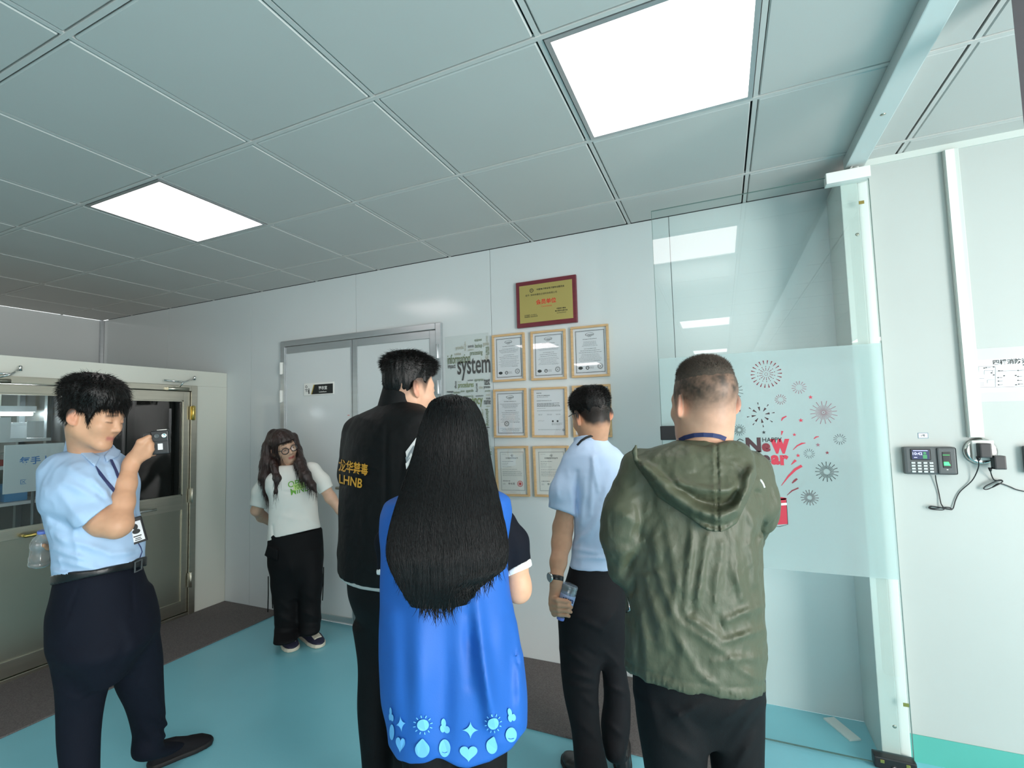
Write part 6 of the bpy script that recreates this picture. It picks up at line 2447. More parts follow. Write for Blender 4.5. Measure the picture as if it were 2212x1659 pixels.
    for c in ((961, 1622), (1101, 1594)):
        t = np.linspace(-2.5, -0.6, 8)
        P = [(c[0] + 7 * math.cos(x) * k, c[1] - 5 * math.sin(x) * k - 4) for x in t for k in (0.9, 1.15)]
        px_print('smile_line', P, [(2 * i, 2 * i + 1, 2 * i + 3, 2 * i + 2) for i in range(7)], bv, 'vest_blue', vest, 0.0046)
    # shirt with white cuffs under the vest
    S = Field(loft([R(915, 1030, 1096, 0.5), R(872, 1068, 1112, 0.40), R(856, 1086, 1138, 0.42), R(850, 1085, 1300, 0.5)], phi))
    S.add(limb([lp(1045, 1130, 1.32, 26), lp(1086, 1130, 1.32, 26), lp(1108, 1170, 1.33, 32), lp(1119, 1225, 1.335, 31)], 0.02), 0.02)
    S.add(limb([lp(905, 1145, 1.32, 24), lp(864, 1140, 1.32, 24), lp(842, 1170, 1.34, 30), lp(846, 1250, 1.35, 30)], 0.02), 0.02)

    def sl(P):
        u, v = proj(P)
        k = np.where(u > 975, v - (1238 - (u - 1092) * 0.55), v - 1240)
        return k * d0 / FOC
    S.keep(sl, 0.004)
    sh = body('shirt', S, 0.006, 'tee_navy', root)
    for nm, a, b in (('r', lp(1114.5, 1204, 1.334, 32), lp(1119.5, 1240, 1.335, 32.5)), ('l', lp(843, 1215, 1.345, 31), lp(846, 1262, 1.35, 31))):
        C = Field(limb([a, b], 0.02))
        if nm == 'r':
            C.keep(lambda P: (proj(P)[1] - (1248 - (proj(P)[0] - 1092) * 0.43)) * d0 / FOC, 0.003)
            C.keep(lambda P: -(proj(P)[1] - (1234 - (proj(P)[0] - 1092) * 0.52)) * d0 / FOC, 0.003)
        else:
            C.keep(lambda P: (proj(P)[1] - 1242) * d0 / FOC, 0.003)
            C.keep(lambda P: -(proj(P)[1] - 1229) * d0 / FOC, 0.003)
        body('sleeve_cuff', C, 0.005, 'cuff_white', sh)
    # skin
    H = Head(at(975, 958, 1.345), phi, pitch=-12, s=0.97, neck=at(975, 1070, 1.34), neck_r=(0.05, 0.055))
    B = Field(H)
    B.add(limb([lp(1114, 1215, 1.335, 25), lp(1119, 1262, 1.34, 25.5), lp(1120, 1275, 1.345, 25)], 0.02), 0.02)
    B.add(limb([lp(1120, 1275, 1.345, 25), lp(1085, 1268, 1.52, 24), lp(1040, 1240, 1.62, 20)], 0.02), 0.015)
    B.add(limb([lp(845, 1215, 1.345, 24), lp(848, 1275, 1.36, 24), lp(885, 1270, 1.54, 22), lp(930, 1240, 1.62, 19)], 0.02), 0.015)
    core = at(975, 1140, 1.33)
    for el in (at(1114, 1215, 1.335), at(845, 1215, 1.345)):
        B.add(limb([np.append(at(975, 1070, 1.34), 0.035), np.append(core, 0.04), np.append(core * 0.4 + el * 0.6 + V3(0, 0, 0.05), 0.03), np.append(el, 0.03)], 0.02), 0.02)
    add_all(B, hand(at(1040, 1240, 1.62), L * 0.8 + F_ * 0.4 + V3(0, 0, 0.2), -F_ + V3(0, 0, 0.2), -1, r=0.9))
    add_all(B, hand(at(930, 1240, 1.62), -L * 0.8 + F_ * 0.4 + V3(0, 0, 0.2), -F_ + V3(0, 0, 0.2), 1, r=0.9))
    body('body', B, 0.004, 'skin', root, color=skin_color([H], '#d0a183', lips='#b56a60'))
    # hair
    def hs(a, b, v, d, h):
        c, w, _ = ring(a, b, v, d, phi, 0.5)
        return (c, w, h)
    rows = [(958, 992, 853, 1.335, 0.035), (938, 1014, 862, 1.335, 0.075), (924, 1030, 880, 1.335, 0.100), (914, 1042, 905, 1.335, 0.116), (904, 1051, 940, 1.33, 0.120), (894, 1056, 980, 1.31, 0.105), (880, 1063, 1020, 1.28, 0.088), (866, 1073, 1060, 1.245, 0.070),
            (851, 1082, 1105, 1.215, 0.060), (840, 1091, 1150, 1.195, 0.055), (837, 1095, 1185, 1.182, 0.052), (841, 1093, 1206, 1.178, 0.050), (849, 1086, 1226, 1.176, 0.048), (856, 1062, 1242, 1.174, 0.046), (864, 1040, 1256, 1.172, 0.044), (872, 1028, 1272, 1.170, 0.040), (880, 1022, 1288, 1.170, 0.034)]
    base = loft([hs(*r_) for r_ in rows], phi, 0.012)
    t, cx, cy, w, h, L2, F2 = base.table

    def hair(P):
        d = base(P)
        z = np.clip(P[:, 2], t[0], t[-1])
        a = (P[:, 0] - np.interp(z, t, cx)) * L2[0] + (P[:, 1] - np.interp(z, t, cy)) * L2[1]
        s = a / np.interp(z, t, w)
        low = sstep(1.35, 1.05, P[:, 2])
        wv = 0.10 * low * np.sin(P[:, 2] * 24 + 5 * s) + 0.05 * vnoise(np.stack([s * 0.3, z * 0, z * 0.5], 1), 0.12, 3)
        k = np.stack([(s + wv), z * 0.02, z * 0.05], 1)
        g = vnoise(k, 0.16, 71) + 0.7 * vnoise(k, 0.07, 72) + 0.45 * vnoise(k, 0.032, 73)
        return d - g * (0.0030 + 0.0028 * low)
    hair.bb = base.bb
    Hf = Field(hair)
    Vv, Q = extract(Hf, 0.0058)
    # long strands over the surface and past the ends
    R_ = np.random.RandomState(12)
    n = 3000
    s0 = R_.uniform(-0.99, 0.99, n)
    zt = np.interp(R_.rand(n), [0, 0.25, 1], [t[-1] - 0.006, t[-1] - 0.05, 1.25])
    zb = np.clip(1.13 - 0.13 * (1 - s0 ** 2) + R_.uniform(-0.02, 0.10, n), 1.08, 1.3)
    k1 = 18
    f_ = np.linspace(0, 1, k1)
    Z = zt[:, None] + (zb - zt)[:, None] * f_
    ph = R_.uniform(0, 6, n)[:, None]
    lowz = sstep(1.35, 1.02, Z)
    S_ = s0[:, None] + lowz * 0.05 * np.sin(Z * 22 + 4 * s0[:, None] + 0.4 * ph) + 0.01 * np.sin(Z * 60 + ph)
    S_ = np.clip(S_, -0.995, 0.995)
    Zc = np.clip(Z, t[0], t[-1])
    W_, H_, X_, Y_ = (np.interp(Zc, t, q) for q in (w, h, cx, cy))
    out = 1.015 + R_.uniform(-0.01, 0.02, n)[:, None]
    bk = -np.sqrt(np.maximum(1 - S_ ** 2, 0)) * (H_ * out + 0.008) - 0.001
    shrink = np.where(Z < t[0], np.clip(1 - (t[0] - Z) * 4, 0.3, 1), 1)
    path = np.stack([X_ + L2[0] * S_ * W_ * out * shrink + F2[0] * bk, Y_ + L2[1] * S_ * W_ * out * shrink + F2[1] * bk, Z], -1)
    st1 = strand_mesh(path, 0.0014, 0.25)
    # curled ends
    m2 = 900
    i = R_.randint(0, n, m2)
    # lower rim of the hair mass: start there and flick outward
    ss = R_.uniform(-0.97, 0.97, m2)
    z0 = np.interp(np.abs(ss), [0, 0.45, 0.75, 1.0], [1.098, 1.105, 1.15, 1.19]) + R_.uniform(-0.015, 0.05, m2)
    X2, Y2, W2, H2 = (np.interp(z0, t, q) for q in (cx, cy, w, h))
    bk2 = -np.sqrt(1 - ss ** 2) * H2
    p0 = np.stack([X2 + L2[0] * ss * W2 + F2[0] * bk2, Y2 + L2[1] * ss * W2 + F2[1] * bk2, z0], -1)
    dn = np.tile(V3(0, 0, -1), (m2, 1)) + R_.randn(m2, 3) * 0.16 - np.outer(ss * 0.15, L2)
    curl = R_.uniform(-1, 1, m2)[:, None]
    st2 = strands(p0, dn, R_.uniform(0.02, 0.055, m2), 0.0013, 6, bend=lambda P, k: (curl * 0.16) * L2 + 0.05 * V3(0, 0, -1), seed=3, r_tip=0.1)
    join_np('hair', [(Vv, Q), st1, st2], 'hair_glossy', root)


vest_woman()


# ================================================================== man in the black jacket
def jacket_man():
    d0, phi = 1.84, 40
    L, F_ = dirs(phi)
    root = empty('person', V3(*at(840, 1600, d0)[:2], 0.0), 'person with short black hair in a black jacket with yellow lettering on the back', 'person')
    R = lambda a, b, v, rho=0.6, d=d0: ring(a, b, v, d, phi, rho)
    ft = [V3(*at(812, 1600, 1.90)[:2], 0), V3(*at(885, 1600, 1.80)[:2], 0)]
    hips = [R(748, 940, 1235, 0.64), R(752, 940, 1280, 0.66), R(762, 930, 1310, 0.6)]
    legs = [[R(760, 862, 1330, 1.0, 1.88), R(772, 862, 1410, 1.0, 1.88), R(771, 858, 1497, 1.0, 1.89), R(782, 850, 1634, 1.0, 1.9), (V3(ft[0][0], ft[0][1], 0.04), 0.056, 0.062)],
            [R(845, 942, 1330, 1.0, 1.80), R(845, 935, 1410, 1.0, 1.80), R(845, 930, 1500, 1.0, 1.80), R(850, 925, 1640, 1.0, 1.80), (V3(ft[1][0], ft[1][1], 0.04), 0.056, 0.062)]]
    body('trousers', pants(hips, legs, phi), 0.008, 'trouser_black', root)
    for p in ft:
        shoe(p - F_ * 0.09, F_, 0.28, 0.10, 'leather_black', 'sole_black', root, res=0.006)
    secs = [R(828, 898, 866, 0.9), R(808, 915, 878, 0.7), R(776, 930, 894, 0.60), R(757, 938, 915, 0.58), R(744, 944, 955, 0.60), R(737, 948, 1000, 0.62), R(733, 950, 1045, 0.64), R(731, 950, 1124, 0.66), R(728, 950, 1200, 0.68), R(728, 950, 1290, 0.68)]
    tor = loft(secs, phi, 0.016)
    J = Field(tor)
    J.add(limb([lp(890, 935, 1.74, 42), lp(915, 1010, 1.68, 40), lp(920, 1090, 1.68, 38), lp(950, 1150, 1.80, 34)], 0.03), 0.03)
    J.add(limb([lp(775, 935, 1.93, 38), lp(765, 1020, 1.96, 34), lp(775, 1120, 2.02, 32), lp(830, 1150, 2.1, 30)], 0.03), 0.03)
    J.cut(V3(0, 0, 0.948), V3(0, 0, -1), 0.006)
    J.folds([(748, 1001, 812, 1018, 2.5, -0.006), (745, 998, 815, 1014, 4, 0.004), (790, 905, 850, 930, 12, 0.006), (765, 930, 850, 950, 12, 0.005), (755, 960, 830, 975, 12, 0.005), (835, 915, 832, 1150, 4, -0.006), (842, 940, 846, 1100, 8, 0.006), (860, 960, 855, 1100, 9, 0.006),
             (876, 1000, 862, 1130, 8, 0.006), (735, 1046, 745, 1050, 3, -0.008), (740, 1080, 750, 1200, 10, 0.004), (790, 1080, 800, 1220, 14, 0.004), (815, 1120, 812, 1250, 10, 0.004), (760, 890, 800, 910, 10, 0.004)])
    J.disp(lambda P: 0.003 * vnoise(P, 0.05, 81) + 0.002 * np.abs(vnoise(P, 0.022, 82)))
    jk = body('jacket', J, 0.0055, 'jacket_black', root)
    bv = bvh_of(jk)
    P, f = px_text('龙华禁毒', ((733.5, 991), (797, 1003), (795, 1028), (733, 1018)), 0.022)
    px_print('lettering', P, f, bv, 'print_gold', jk, 0.003)
    P, f = px_text('LHNB', ((734.5, 1024), (785, 1035), (782.5, 1055), (734.5, 1043)), 0.02)
    px_print('lettering', P, f, bv, 'print_gold', jk, 0.003)
    for k in range(3):
        a, b = (896 - 4 * k, 950 + 14 * k), (882 - 2 * k, 976 + 18 * k)
        q = [(899 - 5 * k, 946 + 16 * k), (903 - 5 * k, 956 + 16 * k), (879, 988 + 13 * k), (877, 976 + 13 * k)]
        px_print('reflective_stripe', q, [(0, 1, 2, 3)], bv, 'cuff_white' if k != 1 else 'box_grey', jk, 0.003)
    # collar
    cb = at(866, 872, 1.845)
    ax = unit(at(874, 835, 1.85) - cb)

    def collar(P):
        q = P - cb
        s = q @ ax
        rad = q - s[:, None] * ax
        a, b = rad @ L, rad @ F_
        rr_ = np.sqrt(a ** 2 + b ** 2)
        t_ = np.abs(rr_ - (0.074 - 0.06 * np.clip(s, -0.05, 0.06))) - 0.005
        return smax(smax(t_, s - (0.024 - 0.50 * b), 0.003), -0.05 - s, 0.003)
    collar.bb = (cb - 0.13, cb + 0.13)
    body('collar', Field(collar), 0.004, 'jacket_black', jk)
    U = Field(loft([R(733, 946, 1160, 0.66), R(732, 946, 1250, 0.67), R(735, 944, 1300, 0.66)], phi))
    U.cut(V3(0, 0, 0.934), V3(0, 0, -1))
    body('undershirt', U, 0.008, 'shirt_grey', root)
    H = Head(at(886, 838, 1.85), phi + 14, pitch=-6, s=1.0, neck=at(866, 905, 1.85))
    B = Field(H)
    add_all(B, hand(at(955, 1155, 1.84), F_, V3(0, 0, -1), 1))
    add_all(B, hand(at(835, 1152, 2.12), F_, V3(0, 0, -1), -1))
    core = at(850, 990, 1.85)
    for el, w_ in ((at(920, 1090, 1.68), at(957, 1155, 1.85)), (at(775, 1120, 2.02), at(837, 1152, 2.13))):
        B.add(limb([np.append(at(866, 905, 1.85), 0.04), np.append(core, 0.05), np.append(core * 0.4 + el * 0.6 + V3(0, 0, 0.06), 0.035), np.append(el, 0.03), np.append(w_, 0.025)], 0.02), 0.02)
    B.add(limb([lp(940, 1145, 1.78, 22), lp(957, 1155, 1.85, 20)], 0.02), 0.02)
    B.add(limb([lp(820, 1145, 2.08, 20), lp(837, 1152, 2.13, 18)], 0.02), 0.02)

    def stub(q):
        m_ = hairline(q, nape=-0.062, ear=0.008, burn=-0.02, soft=0.016)
        return np.clip(m_ * (0.35 + 0.55 * sstep(-0.03, 0.03, q[:, 2])), 0, 0.92), '#1d1a18'
    body('body', B, 0.0034, 'skin', root, color=skin_color([H], '#d2a58a', lips='#b56a60', stubble=stub))

    def thick(q):
        return 0.002 + 0.024 * sstep(0.03, 0.11, q[:, 2]) + 0.008 * sstep(0.02, 0.08, q[:, 1]) * sstep(0.05, 0.1, q[:, 2])
    mk = lambda q: hairline(q, fr=0.055, temple=0.035, nape=-0.040, ear=0.022, burn=0.012, soft=0.012)
    hf = cap_hair(H, thick, mk, 91, 0.0028)
    Vv, Q = extract(hf, 0.0036)
    P0, N = sample_hair(Vv, Q, 7000, 18, lambda c: mk(H.loc(c)) > 0.6)
    N = outward(N, P0, H.o)
    R_ = np.random.RandomState(19)
    q = H.loc(P0)
    away = np.stack([q[:, 0], q[:, 1] + 0.05, np.zeros(len(q)) - 0.02], 1) @ H.M
    away /= np.linalg.norm(away, axis=1, keepdims=True) + 1e-9
    up = sstep(0.03, 0.10, q[:, 2])[:, None]
    D = N * (0.25 + 0.5 * up) + away * 0.9 + np.array([0, 0, -0.5]) * (1 - up) + R_.randn(len(N), 3) * 0.2
    join_np('hair', [(Vv, Q), strands(P0 - N * 0.004, D, (0.010 + 0.014 * R_.rand(len(N))) * (0.35 + 0.9 * up[:, 0]), 0.0007, 3, seed=6, bend=np.array([0, 0, -0.12]))], 'hair_black', root)


jacket_man()


# ================================================================== man with the hand-held camera
def camera_man():
    d0, phi = 1.90, 58
    L, F_ = dirs(phi)
    root = empty('person', V3(*at(215, 1600, d0)[:2], 0.0), 'person in a blue short-sleeved shirt aiming a small camera, holding a bottle behind the back', 'person')
    R = lambda a, b, v, rho=0.74, d=d0: ring(a, b, v, d, phi, rho)
    heel, toe = at_z(318, 1662, 0.0), at_z(462, 1600, 0.0)
    td = unit(toe - heel)
    fr = V3(*at(176, 1600, 1.86)[:2], 0.0)
    hips = [R(118, 302, 1210, 0.78), R(112, 311, 1240, 0.80), R(106, 320, 1265, 0.83), R(96, 334, 1300, 0.88), R(98, 342, 1335, 0.88), R(108, 340, 1365, 0.78)]
    l1 = [R(104, 262, 1370, 1.0, 1.86), R(110, 252, 1415, 1.0, 1.86), R(117, 243, 1454, 1.0, 1.86), R(120, 228, 1505, 1.0, 1.86), R(122, 220, 1561, 1.0, 1.86), R(127, 218, 1605, 1.0, 1.86), R(136, 218, 1662, 1.0, 1.86), (V3(fr[0], fr[1], 0.04), 0.066, 0.072)]
    l2 = [R(226, 347, 1370, 1.0, 1.98), R(238, 353, 1415, 1.0, 2.02), R(248, 354, 1450, 1.0, 2.05), R(269, 356, 1492, 1.0, 2.10), R(285, 358, 1546, 1.0, 2.17), R(293, 368, 1592, 1.0, 2.22), (V3(*(heel + td * 0.075)[:2], 0.055), 0.070, 0.075)]
    T = pants(hips, [l1, l2], phi)
    T.folds([(244, 1447, 280, 1380, 10, -0.006), (270, 1340, 290, 1400, 12, 0.006), (150, 1330, 130, 1380, 14, 0.004), (335, 1500, 356, 1540, 7, 0.008), (330, 1545, 372, 1570, 6, 0.010), (320, 1560, 378, 1585, 5, -0.006), (330, 1590, 385, 1590, 6, 0.008), (298, 1560, 330, 1600, 7, 0.006), (285, 1255, 288, 1320, 4, -0.006),
             (172, 1262, 140, 1345, 3, -0.004), (300, 1480, 340, 1500, 8, 0.005), (130, 1500, 210, 1530, 10, 0.004)])
    tr_ = body('trousers', T, 0.0065, 'trouser_navy', root)
    shoe(heel, td, np.linalg.norm(toe - heel) * 0.98, 0.10, 'suede_black', 'sole_black', root, height=0.095, res=0.0045)
    shoe(fr - td * 0.1, td, 0.27, 0.10, 'suede_black', 'sole_black', root, res=0.006)
    # belt
    bt = Field(loft([R(113, 312, 1228, 0.78), R(112, 313, 1250, 0.78)], phi, 0.004))
    pa, pb, pc = at(116, 1256, 1.9), at(306, 1216, 1.9), at(210, 1232, 1.72)
    n = np.cross(pb - pa, V3(0, 0, 1) * 0 + (F_ * 0 + CF))
    tl = unit(np.cross(pb - pa, CF))
    tl = tl if tl[2] > 0 else -tl

    def bcut(P):
        u, v = proj(P)
        line = 1259 - (u - 116) * 0.205
        return np.abs(v - line + 6) * 1.9 / FOC - 0.019
    bfield = Field(loft([R(108, 318, 1200, 0.78), R(109, 317, 1240, 0.78), R(108, 318, 1290, 0.80)], phi, 0.004)).keep(bcut, 0.003)
    bl = body('belt', bfield, 0.005, 'leather_black', root)
    bp = surf(bfield, 299, 1222, lift=0.003)
    bn = grad(bfield, bp)
    bu = unit(V3(0, 0, 1) - bn * bn[2])
    br = np.cross(bu, bn)
    bk = MB()
    for s_ in (-1, 1):
        bk.fbox(bp + br * s_ * 0.020, br, bn, bu, 0.004, 0.004, 0.040, 0.001)
        bk.fbox(bp + bu * s_ * 0.018, br, bn, bu, 0.040, 0.004, 0.004, 0.001)
    bk.build('buckle', 'dark_grey_plastic', bl)
    # shirt
    S = Field(loft([R(150, 238, 966, 0.80), R(128, 264, 982, 0.70), R(100, 288, 1006, 0.66), R(80, 302, 1040, 0.66), R(79, 303, 1080, 0.70), R(90, 301, 1108, 0.74), R(100, 308, 1138, 0.78), R(108, 315, 1170, 0.80), R(110, 312, 1205, 0.80), R(112, 309, 1235, 0.80), R(114, 307, 1262, 0.80)], phi, 0.012))
    S.keep(lambda P: (proj(P)[1] - (1258 - (proj(P)[0] - 116) * 0.205)) * 1.9 / FOC, 0.006)
    SL = Field(limb([lp(140, 1022, 1.80, 62), lp(165, 1070, 1.76, 60), lp(205, 1115, 1.73, 52), lp(235, 1140, 1.72, 44)], 0.03))

    def scut(P):
        u, v = proj(P)
        a, b = np.array([172, 1140.0]), np.array([234, 1094.0])
        e = unit(b - a)
        nn = np.array([-e[1], e[0]])
        if nn[0] < 0:
            nn = -nn
        return ((u - a[0]) * nn[0] + (v - a[1]) * nn[1]) * 1.74 / FOC
    SL.keep(scut, 0.004)
    S.add(SL, 0.024)
    S.add(limb([lp(150, 1040, 2.00, 50), lp(130, 1090, 2.05, 44), lp(128, 1130, 2.07, 40)], 0.03), 0.03)
    S.folds([(150, 1010, 230, 1060, 9, 0.006), (140, 1040, 225, 1085, 9, 0.006), (120, 1010, 190, 1000, 10, 0.004), (125, 1060, 180, 1130, 10, 0.006), (115, 1185, 200, 1215, 7, 0.009), (125, 1210, 230, 1235, 7, 0.009), (140, 1165, 240, 1195, 8, 0.007), (118, 1235, 180, 1248, 5, 0.008),
             (240, 1200, 300, 1190, 7, 0.006), (250, 1225, 305, 1205, 6, 0.007), (110, 1150, 150, 1180, 8, 0.006), (255, 1040, 285, 1100, 8, 0.005), (200, 1030, 245, 1090, 7, 0.006), (100, 1110, 160, 1145, 9, -0.008), (225, 990, 240, 1070, 3, -0.003), (160, 1150, 170, 1220, 6, 0.004)], 1.5)
    S.disp(lambda P: 0.0035 * vnoise(P, 0.05, 101) + 0.0045 * np.abs(vnoise(P * np.array([1, 1, 0.7]), 0.035, 102)))
    sh = body('shirt', S, 0.005, 'cotton_blue', root)
    # collar and its wings
    cb = at(196, 962, 1.885)
    ax = unit(at(200, 925, 1.88) - cb)

    def collar(P):
        q = P - cb
        s = q @ ax
        rad = q - s[:, None] * ax
        a, b = rad @ L, rad @ F_
        t_ = np.abs(np.sqrt(a ** 2 + b ** 2) - (0.072 - 0.08 * np.clip(s, -0.05, 0.05))) - 0.0035
        return smax(smax(t_, s - (0.026 - 0.45 * b), 0.003), -0.04 - s, 0.003)
    collar.bb = (cb - 0.13, cb + 0.13)
    co = Field(collar)
    for pts in ([(150, 940), (166, 946), (190, 972), (218, 986), (206, 1009), (176, 982), (152, 955)], [(225, 983), (243, 966), (262, 972), (257, 985), (229, 999)]):
        pf = poly_px(pts)
        g = (lambda pf: lambda P: smax(S(P) - 0.012, pf(P) * 1.85 / FOC, 0.005))(pf)
        g.bb = (cb - 0.2, cb + 0.2)
        co.add(g, 0.006)
    body('collar', co, 0.0042, 'cotton_blue', sh, reach=2.2)
    # head and arms
    H = Head(at(204, 899, 1.80), 86, pitch=-14, tilt=-3, s=0.97, neck=at(196, 1000, 1.88), nose=0.8, neck_r=(0.060, 0.064))
    B = Field(H)
    arm = [lp(185, 1100, 1.76, 44), lp(225, 1128, 1.735, 37), lp(250, 1136, 1.73, 31), lp(258, 1132, 1.74, 29), lp(264, 1085, 1.78, 27), lp(272, 1045, 1.815, 23), lp(283, 1003, 1.85, 17), lp(287, 993, 1.86, 17)]
    B.add(limb(arm, 0.022), 0.02)
    B.add(limb([lp(130, 1110, 2.07, 34), lp(124, 1160, 2.10, 30), lp(116, 1190, 2.03, 24), lp(108, 1196, 1.97, 20)], 0.022), 0.02)
    core = at(196, 1070, 1.90)
    for el in (at(185, 1100, 1.76), at(130, 1110, 2.07)):
        B.add(limb([np.append(at(196, 1000, 1.88), 0.05), np.append(core, 0.06), np.append(el, 0.04)], 0.02), 0.02)
    # right hand on the camera
    wr = at(287, 993, 1.86)
    kn = [at(318, 951, 1.865), at(323, 961, 1.86), at(323, 972, 1.858), at(318, 983, 1.86)]
    for i, k in enumerate(kn):
        B.add(cap(wr + (k - wr) * 0.15, k, 0.0195, 0.0145), 0.014)
    md = [at(328, 946, 1.895), at(331, 958, 1.895), at(331, 970, 1.893), at(326, 981, 1.893)]
    ed = [at(342, 944, 1.925), at(338, 958, 1.935), at(338, 970, 1.932), at(333, 981, 1.928)]
    for k, a, b in zip(kn, md, ed):
        B.add(cap(k, a, 0.0115, 0.0100), 0.005)
        B.add(cap(a, b, 0.0098, 0.0082), 0.003)
    t1, t2 = at(303, 955, 1.845), at(322, 944, 1.86)
    B.add(cap(wr, t1, 0.016, 0.013), 0.012).add(cap(t1, t2, 0.012, 0.0095), 0.005)
    # left hand round the bottle
    dd = 1.95
    wl = at(108, 1193, 1.99)
    for i in range(4):
        a = at(96, 1184 + 8 * i, 1.975)
        b = at(84, 1186 + 8.0 * i, 1.965)
        c = at(76, 1190 + 7.2 * i, 1.945)
        B.add(cap(wl, a, 0.017, 0.012), 0.012).add(cap(a, b, 0.0105, 0.009), 0.004).add(cap(b, c, 0.0088, 0.0070), 0.003)
    B.add(cap(wl, at(104, 1182, 1.93), 0.014, 0.011), 0.01).add(cap(at(104, 1182, 1.93), at(95, 1178, 1.905), 0.010, 0.0075), 0.004)

    def stub(q):
        m_ = hairline(q, nape=-0.075, ear=0.010, burn=-0.02, soft=0.012)
        brow = np.exp(-((q[:, 2] - 0.0185 - 0.004 * np.cos(q[:, 0] * 60)) / 0.0045) ** 2) * sstep(0.010, 0.016, np.abs(q[:, 0])) * (1 - sstep(0.046, 0.056, np.abs(q[:, 0]))) * sstep(0.04, 0.055, q[:, 1])
        lid = np.exp(-((q[:, 2] + 0.0085) / 0.0022) ** 2) * sstep(0.016, 0.021, np.abs(q[:, 0])) * (1 - sstep(0.042, 0.049, np.abs(q[:, 0]))) * sstep(0.05, 0.06, q[:, 1])
        return np.clip(np.maximum.reduce([m_ * 0.9, brow * 0.75, lid * 0.8]), 0, 0.92), '#1d1a18'
    bd = body('body', B, 0.0034, 'skin', root, color=skin_color([H], '#cb9a7a', lips='#a8675c', stubble=stub))

    def thick(q):
        top = sstep(0.02, 0.12, q[:, 2]) * (1 - 0.5 * sstep(0.02, 0.08, q[:, 1]))
        frnt = sstep(0.02, 0.08, q[:, 1]) * sstep(0.02, 0.08, q[:, 2])
        back = sstep(0.0, -0.08, q[:, 1]) * sstep(-0.05, 0.03, q[:, 2])
        return 0.006 + 0.036 * top + 0.004 * frnt + 0.003 * back
    mk = lambda q: hairline(q, fr=0.040, temple=0.020, burn=-0.030, ear=0.010, nape=-0.066, soft=0.010, noise=0.008)
    hf = cap_hair(H, thick, mk, 111, 0.004)
    Vv, Q = extract(hf, 0.0036)
    R_ = np.random.RandomState(29)
    P0, N = sample_hair(Vv, Q, 7000, 28, lambda c: mk(H.loc(c)) > 0.5)
    N = outward(N, P0, H.o)
    q = H.loc(P0)
    away = np.stack([q[:, 0], q[:, 1] + 0.04, np.zeros(len(q)) - 0.02], 1) @ H.M
    away /= np.linalg.norm(away, axis=1, keepdims=True) + 1e-9
    up = sstep(0.03, 0.10, q[:, 2])[:, None]
    fr_ = sstep(0.045, 0.075, q[:, 1])[:, None] * sstep(0.02, 0.05, q[:, 2])[:, None]
    D = N * (0.15 + 0.4 * up) + away * 0.6 + np.array([0, 0, -0.9]) * (1 - up) + R_.randn(len(N), 3) * 0.22
    D += fr_ * H.wd(0, 0.1, -1.0) * 1.4
    ln = (0.012 + 0.016 * R_.rand(len(N))) * (1 + 0.4 * fr_[:, 0])
    join_np('hair', [(Vv, Q), strands(P0 - N * 0.005, D, ln, 0.0008, 3, seed=6, bend=np.array([0, 0, -0.22]))], 'hair_black', root)
    # lanyard and badge
    allf = Field(S).add(co, 0.004)
    pth = [surf(allf, u, v, lift=0.003) for u, v in ((207, 1008), (217, 1024), (228, 1038), (240, 1052), (248, 1062), (262, 1085), (276, 1105), (284, 1116))]
    band(pth, 0.011, 0.002, 'lanyard_navy', 'lanyard', root, [grad(allf, p) for p in pth])
    pth = [surf(allf, u, v, lift=0.003) for u, v in ((240, 993), (245, 1005), (251, 1018), (256, 1032), (262, 1050), (270, 1080), (280, 1108), (285, 1117))]
    band(pth, 0.011, 0.002, 'lanyard_navy', 'lanyard', root, [grad(allf, p) for p in pth])
    pth = [surf(allf, u, v, lift=0.003) for u, v in ((298, 1172), (304, 1182), (307, 1192), (303, 1203), (297, 1214))]
    MB().tube(pth, 0.0018, 6).build('badge_cord', 'lanyard_navy', root)
    c = surf(S, 293, 1146, lift=0.012)
    nn = grad(S, c)
    nn = unit(nn * 0.6 - CF * 0.5)
    uu = unit(at(287, 1119, 1.9) - at(299, 1171, 1.9))
    uu = unit(uu - nn * (uu @ nn))
    rr_ = np.cross(uu, nn)
    bg_ = MB().fbox(c, rr_, nn, uu, 0.058, 0.006, 0.098, 0.005).build('id_badge', 'lanyard_black', root)
    MB().fbox(c + nn * 0.0035 - uu * 0.004, rr_, nn, uu, 0.042, 0.001, 0.074).build('badge_card', 'paper', bg_)
    pr = Print()
    o = c + nn * 0.0045
    pr.disc(o + uu * 0.014, rr_, uu, 0.009, 0.011)
    pr.disc(o - uu * 0.004, rr_, uu, 0.013, 0.009)
    pr.quad(o - uu * 0.022, rr_, uu, 0.026, 0.004)
    pr.quad(o - uu * 0.030, rr_, uu, 0.018, 0.003)
    pr.quad(o - uu * 0.036, rr_, uu, 0.022, 0.003)
    pr.build('badge_print', 'ink_black', bg_)
    MB().tube([c + uu * 0.047, c + uu * 0.058 + nn * 0.004, c + uu * 0.066], 0.003, 6).build('badge_clip', 'chrome', bg_)
    return B


camera_man()


